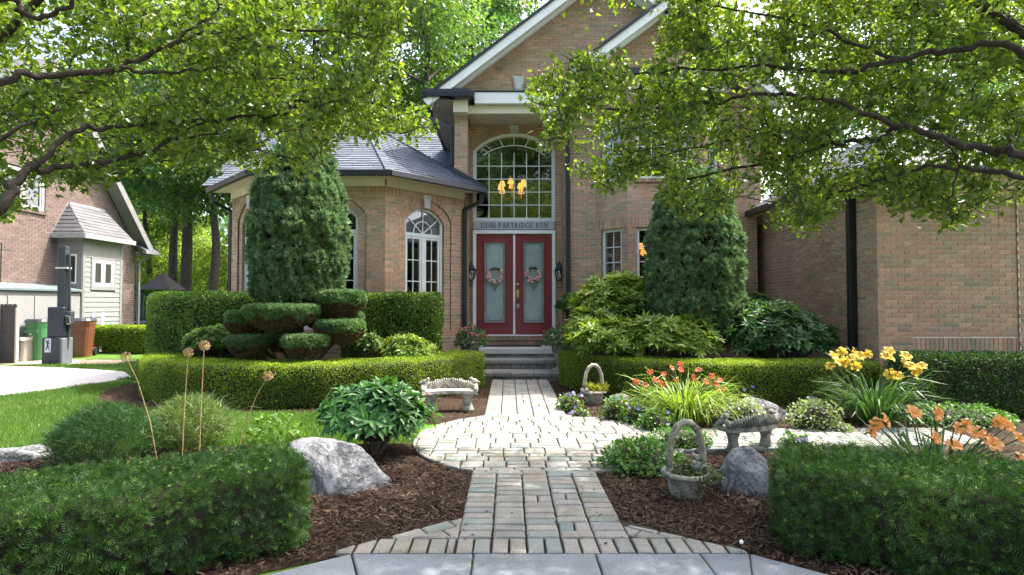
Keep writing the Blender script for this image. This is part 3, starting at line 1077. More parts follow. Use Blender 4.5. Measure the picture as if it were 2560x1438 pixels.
# hip caps
hc = MB()
for e in (be[1], be[2], be[3]):
    a = Vector((e[0], e[1], EZ + .02)); b = Vector(ap) + Vector((0, 0, .02)); L = (b - a).length; k = int(L / .16)
    for i in range(k):
        hc.bar(a.lerp(b, i / k), a.lerp(b, (i + 1.1) / k) - Vector((0, 0, .008)), .16, .02)
hc.build('hip_caps', M_SHINGLE, HOUSE)

# main gable: rakes, roof, cornice return
def rake(m, xa, za, xb, zb, y, w, h): m.bar((xa, y, za), (xb, y, zb), w, h, (0, 0, 1))
XL, XR = GX - 3.75, GX + 3.75
RZ = 8.64
def rz_(x): return RZ - GS * abs(x - GX)
m = MB()
for s in (-1, 1):
    xe = GX + s * 3.78
    rake(m, GX, RZ - .14, xe, rz_(xe) - .14, 11.50, .05, .17)
m.build('rake_fascia', M_WHITE, HOUSE)
m = MB()
for s in (-1, 1):
    xe = GX + s * 3.62
    rake(m, GX, GZ + .075, xe, GZ + .075 - GS * 3.62, 11.84, .09, .15)
m.build('rake_frieze', M_WHITE, HOUSE)
m = MB()
for s in (-1, 1):
    xe = GX + s * 3.7
    m.add([(GX, 11.50, RZ - .16), (xe, 11.50, rz_(xe) - .16), (xe, 11.88, rz_(xe) - .16), (GX, 11.88, RZ - .16)], [(0,1,2,3)])
m.build('rake_soffit', M_WHITE, HOUSE)
m = MB()
for s in (-1, 1):
    xe = GX + s * 3.80
    rake(m, GX, RZ - .015, xe, rz_(xe) - .015, 11.46, .04, .055)
m.build('drip_edge', M_BLACK, HOUSE)
m = MB()
for s in (-1, 1):
    xe = GX + s * 3.80
    m.add([(GX, 11.46, RZ), (xe, 11.46, rz_(xe)), (xe, 21, rz_(xe)), (GX, 21, RZ)], [(0,1,2,3)])
m.build('main_roof', M_SHINGLE, HOUSE)
# eave soffit and gutter on the left side
MB().add([(-1.165, 11.5, 5.66), (-1.70, 11.5, 5.66), (-1.70, 19, 5.66), (-1.165, 19, 5.66)], [(0,1,2,3)]).build('eave_soffit', plain('tan_soffit', (.30, .26, .21), .7), HOUSE)
m = MB(); m.bar((-1.755, 11.42, 5.76), (-1.755, 19, 5.76), .12, .13); m.bar((-1.80, 11.48, 5.77), (-.77, 11.48, 5.77), .12, .13); m.bar((-.77, 11.46, 5.77), (-.77, 11.9, 5.77), .10, .13)
m.build('eave_gutter', M_BLACK, HOUSE, bevel=.012)
MB().box(-1.165, -.86, 11.62, 11.895, 5.44, 5.70).build('pier_capital', M_CREAM, HOUSE, bevel=.006)
cr = MB(); 
cr.add([(-1.76, 11.44, 5.84), (-.74, 11.44, 5.84), (-.90, 11.88, 6.02), (-1.5, 11.88, 6.02), (-1.76, 11.9, 5.9)], [(0,1,2,3),(0,3,4)])
cr.build('cornice_return_roof', M_SHINGLE, HOUSE)
sh.plane([(-1.76, 11.43, 5.845), (-.74, 11.43, 5.845), (-.90, 11.88, 6.025), (-1.5, 11.88, 6.025)], M_SHINGLE, HOUSE, expo=.12)
MB().box(-.72, 1.40, 11.68, 11.89, 5.645, 5.885).build('portico_beam', M_WHITE, HOUSE, bevel=.006)
MB().box(-.875, 1.19, 11.80, 12.0, 5.47, 5.64).build('portico_frieze', M_CREAM, HOUSE, bevel=.006)
MB().box(-.875, 1.19, 12.0, 12.64, 5.50, 5.56).build('portico_ceiling', M_CREAM, HOUSE)
MB().box(-.75, 1.42, 11.66, 11.90, 5.89, 5.915).build('beam_cap', M_BLACK, HOUSE)
ks = MB(); lpoly(ks, (0, 11.9), (1, 0), (0, -1), [(.135, 5.98), (.285, 5.98), (.335, 6.30), (.085, 6.30)], .05, -.02)
lpoly(ks, (0, 11.9), (1, 0), (0, -1), [(.16, 6.01), (.26, 6.01), (.30, 6.27), (.12, 6.27)], .065, .05)
ks.build('keystone', M_STONE, HOUSE)
ks = MB(); lpoly(ks, (0, 12.65), (1, 0), (0, -1), [(DC - .07, 5.30), (DC + .07, 5.30), (DC + .11, 5.485), (DC - .11, 5.485)], .04, -.02)
ks.build('keystone', M_STONE, HOUSE)
# second gable trim and roof
def r2(x): return 7.56 - .75 * abs(x - 3.2)
m = MB()
for s in (-1, 1):
    xe = 3.2 + s * 2.0
    rake(m, 3.2, 7.44, xe, r2(xe) - .12, 10.95, .05, .17)
    rake(m, 3.2, 7.40, 3.2 + s * 1.75, 7.40 - .75 * 1.75, 11.26, .07, .15)
    m.add([(3.2, 10.95, 7.40), (xe, 10.95, r2(xe) - .16), (xe, 11.3, r2(xe) - .16), (3.2, 11.3, 7.40)], [(0,1,2,3)])
m.build('bay_gable_fascia', M_WHITE, HOUSE)
m = MB()
for s in (-1, 1):
    xe = 3.2 + s * 2.02
    rake(m, 3.2, 7.55, xe, r2(xe) - .01, 10.91, .04, .055)
m.build('bay_gable_drip_edge', M_BLACK, HOUSE)
m = MB()
for s in (-1, 1):
    xe = 3.2 + s * 2.02
    m.add([(3.2, 10.91, 7.57), (xe, 10.91, r2(xe)), (xe, 13.5, r2(xe)), (3.2, 13.5, 7.57)], [(0,1,2,3)])
m.build('bay_gable_roof', M_SHINGLE, HOUSE)
# skirt roof under that gable
sk = [(1.55, 11.75), (2.28, 10.98), (4.12, 10.98), (4.85, 11.75)]
wk = [(1.85, 11.9), (2.41, 11.30), (4.0, 11.30), (4.56, 11.9)]
m = MB()
for i in range(3):
    a, b, c, d = sk[i], sk[i+1], wk[i+1], wk[i]
    m.add([(*a, 6.02), (*b, 6.02), (*c, 6.22), (*d, 6.22)], [(0,1,2,3)])
    sh.plane([(*a, 6.03), (*b, 6.03), (*c, 6.23), (*d, 6.23)], M_SHINGLE, HOUSE, expo=.12)
m.build('bay_skirt_roof', M_SHINGLE, HOUSE)
m = MB()
for i in range(3): m.bar((*sk[i], 5.97), (*sk[i+1], 5.97), .08, .10)
m.build('bay_skirt_gutter', M_BLACK, HOUSE)
m = MB()
for i in range(3):
    a, b, c, d = sk[i], sk[i+1], wk[i+1], wk[i]
    m.add([(*a, 5.93), (*b, 5.93), (*c, 5.93), (*d, 5.93)], [(0,1,2,3)])
    m.bar((*d, 5.84), (*c, 5.84), .07, .16)
m.build('bay_skirt_soffit', M_WHITE, HOUSE)
# garage roof, soffits, gutter
ge0, gy0 = 5.14, 7.98
GE = 3.36
gm = .62
gr_poly = [(ge0, gy0, GE), (ge0, 12.6, GE), (ge0 + 3, 12.6, GE + gm * 3), (ge0 + 3, gy0 + 3, GE + gm * 3)]
m = MB().add(gr_poly, [(0,1,2,3)]).add([(ge0, gy0, GE), (10.6, gy0, GE), (7.6, gy0 + 3, GE + gm * 3), (ge0 + 3, gy0 + 3, GE + gm * 3)], [(0,1,2,3)])
m.build('garage_roof', M_SHINGLE2, HOUSE)
sh.plane([(ge0, 12.6, GE), (ge0, gy0, GE), (ge0 + 3, gy0 + 3, GE + gm * 3), (ge0 + 3, 12.6, GE + gm * 3)], M_SHINGLE2, HOUSE)
MB().add([(ge0, gy0, 3.30), (ge0, 12.6, 3.30), (5.49, 12.6, 3.30), (5.49, 8.33, 3.30), (10.4, 8.33, 3.30), (10.4, gy0, 3.30)], [(0,1,2,3),(0,3,4,5)]).build('garage_soffit', M_CREAM, HOUSE)
m = MB(); m.bar((5.46, 8.30, 3.22), (5.46, 12.6, 3.22), .05, .15); m.bar((5.44, 8.305, 3.222), (10.3, 8.305, 3.222), .05, .15)
m.build('garage_frieze', M_CREAM, HOUSE)
m = MB(); m.bar((ge0 - .05, gy0 - .08, 3.34), (ge0 - .05, 12.6, 3.34), .11, .12); m.bar((ge0 - .10, gy0 - .05, 3.341), (10.6, gy0 - .05, 3.341), .11, .12)
m.build('garage_gutter', M_BLACK, HOUSE, bevel=.012)
o = sh.rest.build('shingle_courses', M_SHINGLE, HOUSE); o['kind'] = 'stuff'

# downspouts
def spout(pts, w=.085, name='downspout'):
    m = MB()
    for a, b in zip(pts[:-1], pts[1:]):
        d = (Vector(b) - Vector(a)).normalized()
        m.bar(Vector(a) - d * .012, Vector(b) + d * .012, w, w * .8, (0, 1, 0) if abs(d.z) > .8 else (0, 0, 1))
    m.build(name, M_BLACK, HOUSE, bevel=.01)
spout([(-1.72, 12.2, 5.70), (-1.70, 12.2, 5.50), (-1.22, 11.98, 5.22), (-1.22, 11.97, 4.42)])
spout([(-.56, 11.72, 3.74), (-.58, 11.74, 3.58), (-.93, 11.80, 3.42), (-.93, 11.80, .1)], .095)
spout([(1.255, 11.84, 5.6), (1.255, 11.84, .1)], .10)
spout([(5.43, 8.86, 3.30), (5.43, 8.86, .05)], .12)
spout([(-6.25, 11.72, 3.72), (-6.22, 11.74, 3.56), (-5.96, 11.95, 3.42), (-5.96, 11.95, .1)], .07)

# big window, address board, doors
window(HOUSE, (0, 12.65), (1, 0), (0, -1), DC, 1.86, 3.30, 4.90, 5.31, 6, 5, nset=.0, fw=.075, mun=.02, fan_z=4.86, frame_d=.12)
board = MB().box(-.80, 1.035, 12.60, 12.70, 3.105, 3.295).build('address_board', M_SIGN, HOUSE, bevel=.004)
def arcp(cx_, cy_, rx, ry, a0, a1, n=10): return [(cx_ + rx * math.cos(math.radians(a0 + (a1 - a0) * i / n)), cy_ + ry * math.sin(math.radians(a0 + (a1 - a0) * i / n))) for i in range(n + 1)]
TK, TN = .15, .07
def srf(x, y, w=.36): return ([(x - w/2, y), (x + w/2, y)], .055)
GL = {
 '1': (.46, [([(.26, 0), (.26, 1)], TK), ([(.06, .84), (.26, .97)], TN), srf(.26, .03)]),
 '3': (.56, [(arcp(.24, .74, .2, .24, 160, -90), .1), (arcp(.24, .26, .25, .25, 90, -160), .1)]),
 '0': (.64, [(arcp(.32, .5, .25, .47, 0, 360, 20), .1)]),
 '4': (.62, [([(.42, 0), (.42, 1)], TK), ([(.42, 1), (.04, .3)], TN), ([(.02, .29), (.60, .29)], .08)]),
 '6': (.60, [(arcp(.3, .3, .23, .28, 0, 360, 18), .1), (arcp(.56, .34, .49, .66, 180, 105), .1)]),
 'P': (.66, [([(.16, 0), (.16, 1)], TK), (arcp(.28, .73, .28, .25, 90, -90), .1), ([(.16, .97), (.3, .97)], TN), ([(.16, .48), (.3, .48)], TN), srf(.16, .03), srf(.1, .97, .2)]),
 'A': (.80, [([(.1, 0), (.40, 1)], TN), ([(.40, 1), (.70, 0)], TK), ([(.2, .35), (.6, .35)], TN), srf(.1, .03, .24), srf(.70, .03, .28)]),
 'R': (.76, [([(.16, 0), (.16, 1)], TK), (arcp(.28, .74, .26, .24, 90, -90), .1), ([(.16, .97), (.3, .97)], TN), ([(.16, .5), (.3, .5)], TN), ([(.32, .5), (.66, 0)], .13), srf(.16, .03), srf(.68, .03, .2)]),
 'T': (.72, [([(.36, 0), (.36, 1)], TK), ([(.03, .97), (.69, .97)], TN), ([(.05, .98), (.05, .78)], .05), ([(.67, .98), (.67, .78)], .05), srf(.36, .03)]),
 'I': (.42, [([(.21, 0), (.21, 1)], TK), srf(.21, .03), srf(.21, .97)]),
 'D': (.80, [([(.16, 0), (.16, 1)], TK), (arcp(.26, .5, .44, .47, 90, -90, 14), .1), srf(.16, .03, .3), srf(.16, .97, .3)]),
 'G': (.84, [(arcp(.44, .5, .36, .47, 50, 320, 18), .1), ([(.71, .08), (.71, .42)], TK), srf(.70, .42, .28)]),
 'E': (.66, [([(.16, 0), (.16, 1)], TK), ([(.1, .97), (.56, .97)], TN), ([(.1, .03), (.60, .03)], TN), ([(.16, .52), (.44, .52)], TN), ([(.57, .98), (.57, .8)], .05), ([(.60, .02), (.60, .2)], .05), ([(.45, .42), (.45, .62)], .05)]),
 'U': (.80, [([(.17, 1), (.17, .3)], TK), (arcp(.41, .30, .24, .27, 180, 360), .09), ([(.65, .3), (.65, 1)], TN), srf(.17, .97, .32), srf(.65, .97, .26)]),
 'N': (.84, [([(.15, 0), (.15, 1)], TN), ([(.15, 1), (.68, 0)], TK), ([(.68, 0), (.68, 1)], TN), srf(.15, .03, .26), srf(.1, .97, .2), srf(.68, .97, .26)]),
}
def lettering(txt, x0, x1, z0, h, y, parent, mat, name='letter'):
    adv = sum(GL[c][0] + .07 if c != ' ' else .34 for c in txt)
    sx = (x1 - x0) / adv
    x = x0
    k = 0
    for c in txt:
        if c == ' ': x += .34 * sx; continue
        w, st = GL[c]
        m = MB()
        for j, (pts, wd) in enumerate(st):
            for a, b in zip(pts[:-1], pts[1:]):
                A = Vector((x + a[0] * sx, y - .0003 * j, z0 + a[1] * h)); B = Vector((x + b[0] * sx, y - .0003 * j, z0 + b[1] * h))
                e = (B - A).normalized() * (wd * h * .2 if len(pts) > 2 else 0)
                m.bar(A - e, B + e, .006, wd * h, Vector((0, 1, 0)).cross(B - A) if abs((B-A).z) > 1e-6 or True else (0,0,1))
        m.build(name, mat, parent)
        x += (w + .07) * sx
lettering('13046 PARTRIDGE RUN', -.645, .90, 3.143, .112, 12.597, board, M_INK)
m = MB()
m.box(-.81, -.735, 12.58, 12.72, .735, 3.085); m.box(.975, 1.05, 12.58, 12.72, .735, 3.085); m.box(-.735, .975, 12.58, 12.72, 3.005, 3.085); m.box(.098, .145, 12.615, 12.72, .735, 3.005)
m.build('door_frame', M_WHITE, HOUSE, bevel=.004)
MB().box(-.83, 1.07, 12.50, 12.72, .705, .733).build('door_sill', M_WHITE, HOUSE, bevel=.004)
m = MB(); u = -.80
while u < 1.02: m.box(u, u + .058, 12.52, 12.66, .615, .702); u += .0677
u = -.80
while u < 1.02: m.box(u, u + .19, 12.56, 12.66, .512, .605); u += .2
o = m.build('door_step_bricks', M_BRICK, HOUSE)
# frosted glass
mfg, nt, b = newmat('frosted_glass')
nn = noise_tex(nt, 4, 5, .6); 
nt.links.new(ramp(nt, [(.3, .20, .27, .275), (.7, .27, .34, .345)], nn), b.inputs['Base Color'])
b.inputs['Roughness'].default_value = .22; b.inputs['Coat Weight'].default_value = .5; b.inputs['Coat Roughness'].default_value = .08
M_FROST = mfg
M_ETCH = plain('etched_line', (.055, .10, .10), .4, .1, 5)
def door(x0, x1, handle):
    z0, z1, y = .74, 3.0, 12.63
    sw = .155
    m = MB()
    m.box(x0, x0 + sw, y, y + .05, z0, z1); m.box(x1 - sw, x1, y, y + .05, z0, z1)
    m.box(x0 + sw, x1 - sw, y, y + .05, z1 - .15, z1); m.box(x0 + sw, x1 - sw, y, y + .05, z0, z0 + .235)
    d = m.build('door', M_DOOR, HOUSE)
    a, b_, c, e = x0 + sw, x1 - sw, z0 + .235, z1 - .15
    m = MB()
    t = .035
    m.box(a - .008, a + t, y - .014, y + .03, c - .008, e + .008); m.box(b_ - t, b_ + .008, y - .014, y + .03, c - .008, e + .008)
    m.box(a + t, b_ - t, y - .014, y + .03, c - .008, c + t); m.box(a + t, b_ - t, y - .014, y + .03, e - t, e + .008)
    m.build('glazing_bead', M_DOOR, d, bevel=.008)
    a += t; b_ -= t; c += t; e -= t
    MB().add([(a, y + .015, c), (b_, y + .015, c), (b_, y + .015, e), (a, y + .015, e)], [(0,1,2,3)]).build('frosted_pane', M_FROST, d)
    m = MB(); yy = y + .012
    for q, w in ((.022, .012), (.040, .005)):
        m.box(a + q, a + q + w, yy, yy + .002, c + q, e - q); m.box(b_ - q - w, b_ - q, yy, yy + .002, c + q, e - q)
        m.box(a + q, b_ - q, yy - .0005, yy + .0015, c + q, c + q + w); m.box(a + q, b_ - q, yy - .0005, yy + .0015, e - q - w, e - q)
    xm = (a + b_) / 2
    for cxs, czs, sxx, szz in ((a, c, 1, 1), (b_, c, -1, 1), (a, e, 1, -1), (b_, e, -1, -1)):
        pts = [(cxs + sxx * (.045 + .05 * math.cos(t_)), yy, czs + szz * (.045 + .05 * math.sin(t_))) for t_ in [PI / 2 * i / 6 for i in range(7)]]
        m.tube(pts, .004, 4)
        pts = [(cxs + sxx * (.09 + .02 * math.cos(t_)), yy, czs + szz * (.09 + .02 * math.sin(t_))) for t_ in [PI * 1.6 * i / 8 for i in range(9)]]
        m.tube(pts, .0035, 4)
    # scroll ornament below the wreath
    zc = 1.86
    for s in (-1, 1):
        for k, (dx, dz, r) in enumerate(((.05, .02, .032), (.085, .06, .022), (.035, -.055, .026), (.018, -.115, .018), (.065, -.03, .018), (.03, .08, .02))):
            pts = [(xm + s * (dx + r * math.cos(t_) * (1 - i_ / 16)), yy, zc + dz + r * math.sin(t_) * (1 - i_ / 16)) for i_, t_ in enumerate([PI * 2.2 * i / 11 for i in range(12)])]
            m.tube(pts, .0042, 4)
    m.tube([(xm, yy, zc + .1), (xm, yy, zc - .17)], .004, 4)
    m.build('etched_lines', M_ETCH, d)
    if handle:
        hx = x0 + .055
        h = MB(); h.lathe([(.032, 0), (.034, .012), (.026, .022), (.012, .026)], 14)
        hv = h.mesh('deadbolt', True); hv.materials.append(M_BRASS)
        o = link('deadbolt', hv, None, d); o.rotation_euler = (PI / 2, 0, 0); o.location = (hx, y, 1.86)
        m = MB(); m.box(hx - .028, hx + .028, y - .008, y + .002, 1.56, 1.74); m.build('handle_plate', M_BRASS, d, bevel=.01)
        m = MB(); m.tube([(hx, y - .01, 1.71), (hx, y - .06, 1.70), (hx, y - .065, 1.62), (hx, y - .06, 1.47), (hx, y - .012, 1.45)], .011, 8); m.build('handle', M_BRASS, d, smooth=True)
    return d
door(-.732, .096, False)
door(.147, .973, True)
lb = empty('lock_box', (.205, 12.54, 1.40), 0, 'small grey key lock box hanging from the brass door handle', 'lock box')
MB().box(-.028, .028, -.03, .02, -.065, .03).build('body', M_GREYTRIM, lb, bevel=.008)
MB().tube([(-.018, -.005, .028), (-.018, -.005, .06), (0, -.005, .08), (.018, -.005, .06), (.018, -.005, .028)], .005, 6).build('shackle', M_IRON, lb)
# rooms behind the glass
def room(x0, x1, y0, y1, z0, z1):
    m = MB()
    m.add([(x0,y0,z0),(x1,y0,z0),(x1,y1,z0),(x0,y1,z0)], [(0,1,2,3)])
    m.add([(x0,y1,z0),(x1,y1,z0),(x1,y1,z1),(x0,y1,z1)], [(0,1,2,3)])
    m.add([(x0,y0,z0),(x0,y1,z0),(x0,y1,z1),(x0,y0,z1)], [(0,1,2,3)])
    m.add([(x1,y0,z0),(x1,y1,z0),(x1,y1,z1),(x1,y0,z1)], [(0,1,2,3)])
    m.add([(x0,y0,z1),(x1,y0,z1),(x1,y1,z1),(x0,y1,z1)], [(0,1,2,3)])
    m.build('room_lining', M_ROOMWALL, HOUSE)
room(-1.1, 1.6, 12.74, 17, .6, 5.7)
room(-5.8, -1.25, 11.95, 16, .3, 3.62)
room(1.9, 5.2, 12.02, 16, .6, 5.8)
m = MB()   # blank walls that close the house
m.add([(5.29, 11.93, 0), (5.29, 21, 0), (5.29, 21, 6), (5.29, 11.93, 6)], [(0,1,2,3)])
m.add([(-5.88, 11.9, 0), (-5.88, 17, 0), (-5.88, 17, 3.8), (-5.88, 11.9, 3.8)], [(0,1,2,3)])
m.add([(-5.88, 17, 0), (10, 17.4, 0), (10, 17.4, 4), (-5.88, 17, 4)], [(0,1,2,3)])
m.add([(10.2, 8.4, 0), (10.2, 17, 0), (10.2, 17, 3.3), (10.2, 8.4, 3.3)], [(0,1,2,3)])
m.add([(-1.165, 18, 3), (5.29, 18, 3), (5.29, 18, 6), (-1.165, 18, 6)], [(0,1,2,3)])
m.build('rear_wall', M_BRICK, HOUSE)

# coach lanterns by the door
def lantern(x, label):
    L = empty('wall_lantern', (x, 12.64, 1.98), 0, label, 'lantern', 'black coach lanterns beside the front door')
    MB().box(-.05, .05, -.015, .0, .12, .36).build('back_plate', M_IRON, L, bevel=.006)
    MB().tube([(0, -.01, .22), (0, -.05, .30), (0, -.12, .31), (0, -.13, .24)], .01, 6).build('arm', M_IRON, L)
    c = (0, -.14)
    m = MB(); m.lathe([(.108, .20), (.112, .215), (.075, .25), (.055, .30), (.03, .32), (.012, .35), (.02, .375), (.004, .40)], 10, (c[0], c[1], 0)); m.build('cap', M_IRON, L)
    m = MB()
    for k in range(6):
        t = 2 * PI * k / 6
        m.tube([(c[0] + r * math.cos(t), c[1] + r * math.sin(t), z) for r, z in ((.105, .205), (.10, .10), (.075, .02), (.03, -.04))], .006, 4)
    m.lathe([(.034, -.05), (.036, -.04), (.012, -.03)], 10, (c[0], c[1], 0))
    m.build('cage', M_IRON, L)
    m = MB(); m.lathe([(.099, .20), (.094, .10), (.07, .02), (.028, -.035)], 12, (c[0], c[1], 0)); m.build('glass', M_LAMPGLASS, L, smooth=True)
    m = MB()
    for k in range(3):
        t = 2 * PI * k / 3
        m.tube([(c[0] + .025 * math.cos(t), c[1] + .025 * math.sin(t), 0.0), (c[0] + .025 * math.cos(t), c[1] + .025 * math.sin(t), .10)], .009, 6)
    m.build('candles', M_WHITE, L)
lantern(-.84, 'black coach lantern left of the burgundy doors, half behind the downspout')
lantern(1.13, 'black coach lantern on the brick right of the burgundy doors')

# chandelier seen through the arched window
ME, nt, b = newmat('lit_lampshade')
b.inputs['Base Color'].default_value = (.7, .32, .1, 1); b.inputs['Emission Color'].default_value = (1, .40, .09, 1); b.inputs['Emission Strength'].default_value = .42
def chandelier(loc, r, n, label):
    ch = empty('chandelier', loc, 0, label, 'chandelier')
    MB().lathe([(.02, -.12), (.06, -.06), (.03, 0), (.05, .1), (.02, .2), (.012, .9)], 10).build('stem', M_BRASS, ch, smooth=True)
    for k in range(n):
        t = 2 * PI * k / n + .3
        rr = r * (1 if k % 2 else .72); zz = .12 if k % 2 else .26
        c, s = math.cos(t), math.sin(t)
        MB().tube([(0, 0, 0), (rr * .5 * c, rr * .5 * s, -.1), (rr * .9 * c, rr * .9 * s, -.02), (rr * c, rr * s, zz - .02)], .010, 6).build('arm', M_BRASS, ch)
        MB().lathe([(.085, zz), (.05, zz + .13)], 12, (rr * c, rr * s, 0)).build('lamp_shade', ME, ch, smooth=True)
p = at(1283, 478, 14.6)
chandelier((p.x, p.y, p.z - .12), .40, 9, 'lit brass chandelier with orange shades behind the arched window')
p = at(1606, 645, 12.6)
chandelier((p.x + .12, p.y, p.z - .05), .22, 5, 'small lit chandelier glimpsed behind the blinds of the right bay')

# wreaths on the doors
M_WR = [plain('wreath_rose', (.50, .24, .24), .8, .3, 30), plain('wreath_cream', (.58, .46, .34), .8, .3, 30), plain('wreath_leaf', (.07, .085, .03), .8, .4, 30), plain('wreath_vine', (.07, .04, .025), .9, .3, 30)]
def wreath(x, z, label, seed):
    random.seed(seed)
    w = empty('wreath', (x, 12.60, z), 0, label, 'wreath', 'dried flower wreaths on the front doors')
    R = .145
    m = MB()
    for k in range(3):
        pts = [((R + .008 * math.cos(5 * t + k)) * math.cos(t), .008 * math.sin(7 * t + k), (R + .012 * math.sin(6 * t + 2 * k)) * math.sin(t)) for t in [2 * PI * i / 24 for i in range(25)]]
        m.tube(pts, .012, 5)
    m.build('vine_ring', M_WR[3], w)
    fl = [MB(), MB()]
    for i in range(44):
        t = random.uniform(PI * .8, PI * 2.2); rr = R + random.uniform(-.035, .04)
        r = random.uniform(.022, .038)
        fl[i % 2].ball((rr * math.cos(t), -.03 - random.random() * .015, rr * math.sin(t)), r, 7, 5, 1, .7, 1)
    fl[0].build('rose_blooms', M_WR[0], w); fl[1].build('cream_blooms', M_WR[1], w)
    n = 130
    t = rng.uniform(0, 2 * PI, n); rr = R + rng.normal(0, .02, n)
    P = np.stack([rr * np.cos(t), -rng.random(n) * .03, rr * np.sin(t)], -1)
    D = np.stack([np.cos(t), rng.normal(-.3, .3, n), np.sin(t)], -1) + rng.normal(0, .7, (n, 3))
    V, Fc = scatter(T_LANCE, P, D, rdir(n), rng.uniform(.035, .06, n))
    link('leaves', arr_mesh('leaves', V, Fc), M_WR[2], w)
p = at(1238, 688, 12.6); wreath(p.x, p.z, 'dried rose wreath hanging on the left burgundy door', 5)
p = at(1333, 686, 12.6); wreath(p.x, p.z, 'dried rose wreath hanging on the right burgundy door', 6)
random.seed(21)
# ------------------------------------------------------------------ neighbour's house
NB = empty('neighbour_house', label='neighbouring brown brick house with steep gable and grey box bay', cat='house')
nb = Bricks(); nmort = MB(); nvous = MB()
NX = -13.0
def nsl(z): return 19.45 - max(0, z - 3.35) / 1.2
def nsl0(z): return 9.0 if z < 3.35 else 9.9 + (z - 3.35) / .82
def niv(z):
    b = nsl(z) if z > 3.35 else 19.45
    iv = [(nsl0(z), b)]
    if b - iv[0][0] < .1: return []
    h = []
    if 3.98 < z < 5.05: h.append((14.28, 15.65))
    if 1.95 < z < 3.0: h.append((12.9, 14.33))
    return sub_iv(iv, h)
nw = link('gable_wall', MB().add([(NX - .3, 9, 0), (NX - .3, 19.4, 0), (NX - .3, 19.4, 3), (NX - .3, 9, 3)], [(0,1,2,3)]).mesh('gable_wall'), M_MORTAR2, NB)
nc = [0]
NB_UNIT = MB().box(-.5, .5, -1, 0, -.5, .5).mesh('brick')
def nsg(u, z):
    if nc[0] >= 300 or u < 14.9 or u > 18.6 or z < 2.0 or z > 5.2 or (u > 16 and z < 4.4): return False
    nc[0] += 1; return True
brick_wall((NX, 0), (0, 1), (1, 0), 0, 9.6, niv, nb, nmort, single=nsg, smat=M_BRICK2, sparent=nw, unit=UNIT_BRICK.copy() if not UNIT_BRICK.materials else NB_UNIT)
brick_wall((NX, 19.45), (-1, 0), (0, 1), 0, 3.3, lambda z: [(0, 6)], nb, nmort)
nb.build('brickwork', M_BRICK2, NB)
nmort.build('mortar_wall', M_MORTAR2, NB)
for (uc, w, za, zb) in ((14.965, 1.37, 3.98, 5.05), (13.6, 1.43, 1.95, 3.0)):
    window(NB, (NX, 0), (0, 1), (1, 0), uc, w, za, zb, None, 2, 1, nset=-.03, fw=.09, mull=True, mat=M_GREYTRIM)
    m = MB(); u = uc - w/2 - .06
    while u < uc + w/2: lbox(m, (NX, 0), (0, 1), (1, 0), u, u + .06, za - .08, za - .005, .05, -.03); u += .069
    m.build('sill_bricks', M_BRICK2, NB)
    m = MB(); lbox(m, (NX, 0), (0, 1), (1, 0), uc - w/2, uc + w/2, za, zb, -.35, -.36); m.build('curtain', plain('pale_curtain', (.45, .46, .42), .9), NB)
# rake, roof, return
M_NTRIM = plain('taupe_trim', (.19, .19, .185), .6, .08, 4)
m = MB()
m.bar((NX + .42, 19.75, 3.18), (NX + .42, 15.57, 8.12), .05, .22, (0, 0, 1)); m.bar((NX + .42, 15.57, 8.12), (NX + .42, 9.4, 3.06), .05, .22, (0, 0, 1))
m.build('rake_board', M_NTRIM, NB)
MB().add([(NX + .40, 19.70, 3.16), (NX + .40, 15.57, 8.08), (NX, 15.57, 8.08), (NX, 19.70, 3.16)], [(0,1,2,3)]).build('rake_soffit', M_NTRIM, NB)
MB().add([(NX + .45, 19.80, 3.26), (NX + .45, 15.57, 8.3), (NX - 8, 15.57, 8.3), (NX - 8, 19.80, 3.26)], [(0,1,2,3)]).build('roof', M_SHINGLE2, NB)
MB().add([(NX + .45, 9.4, 3.24), (NX + .45, 15.57, 8.3), (NX - 8, 15.57, 8.3), (NX - 8, 9.4, 3.24)], [(0,1,2,3)]).build('roof_slope', M_SHINGLE2, NB)
m = MB(); m.bar((NX + .5, 19.95, 3.2), (NX - 6, 19.95, 3.2), .12, .12); m.bar((NX + .48, 19.2, 3.2), (NX + .48, 19.95, 3.2), .12, .12); m.build('gutter', M_NTRIM, NB)
MB().add([(NX + .5, 19.2, 3.26), (NX + .5, 20, 3.26), (NX, 19.75, 3.6), (NX, 19.2, 3.6)], [(0,1,2,3)]).build('return_roof', M_SHINGLE, NB)
m = MB(); m.bar((NX + .42, 19.75, 3.15), (NX + .08, 19.52, 2.85), .08, .08); m.bar((NX + .08, 19.52, 2.87), (NX + .08, 19.52, .1), .08, .08, (0, 1, 0)); m.build('downspout', M_NTRIM, NB)
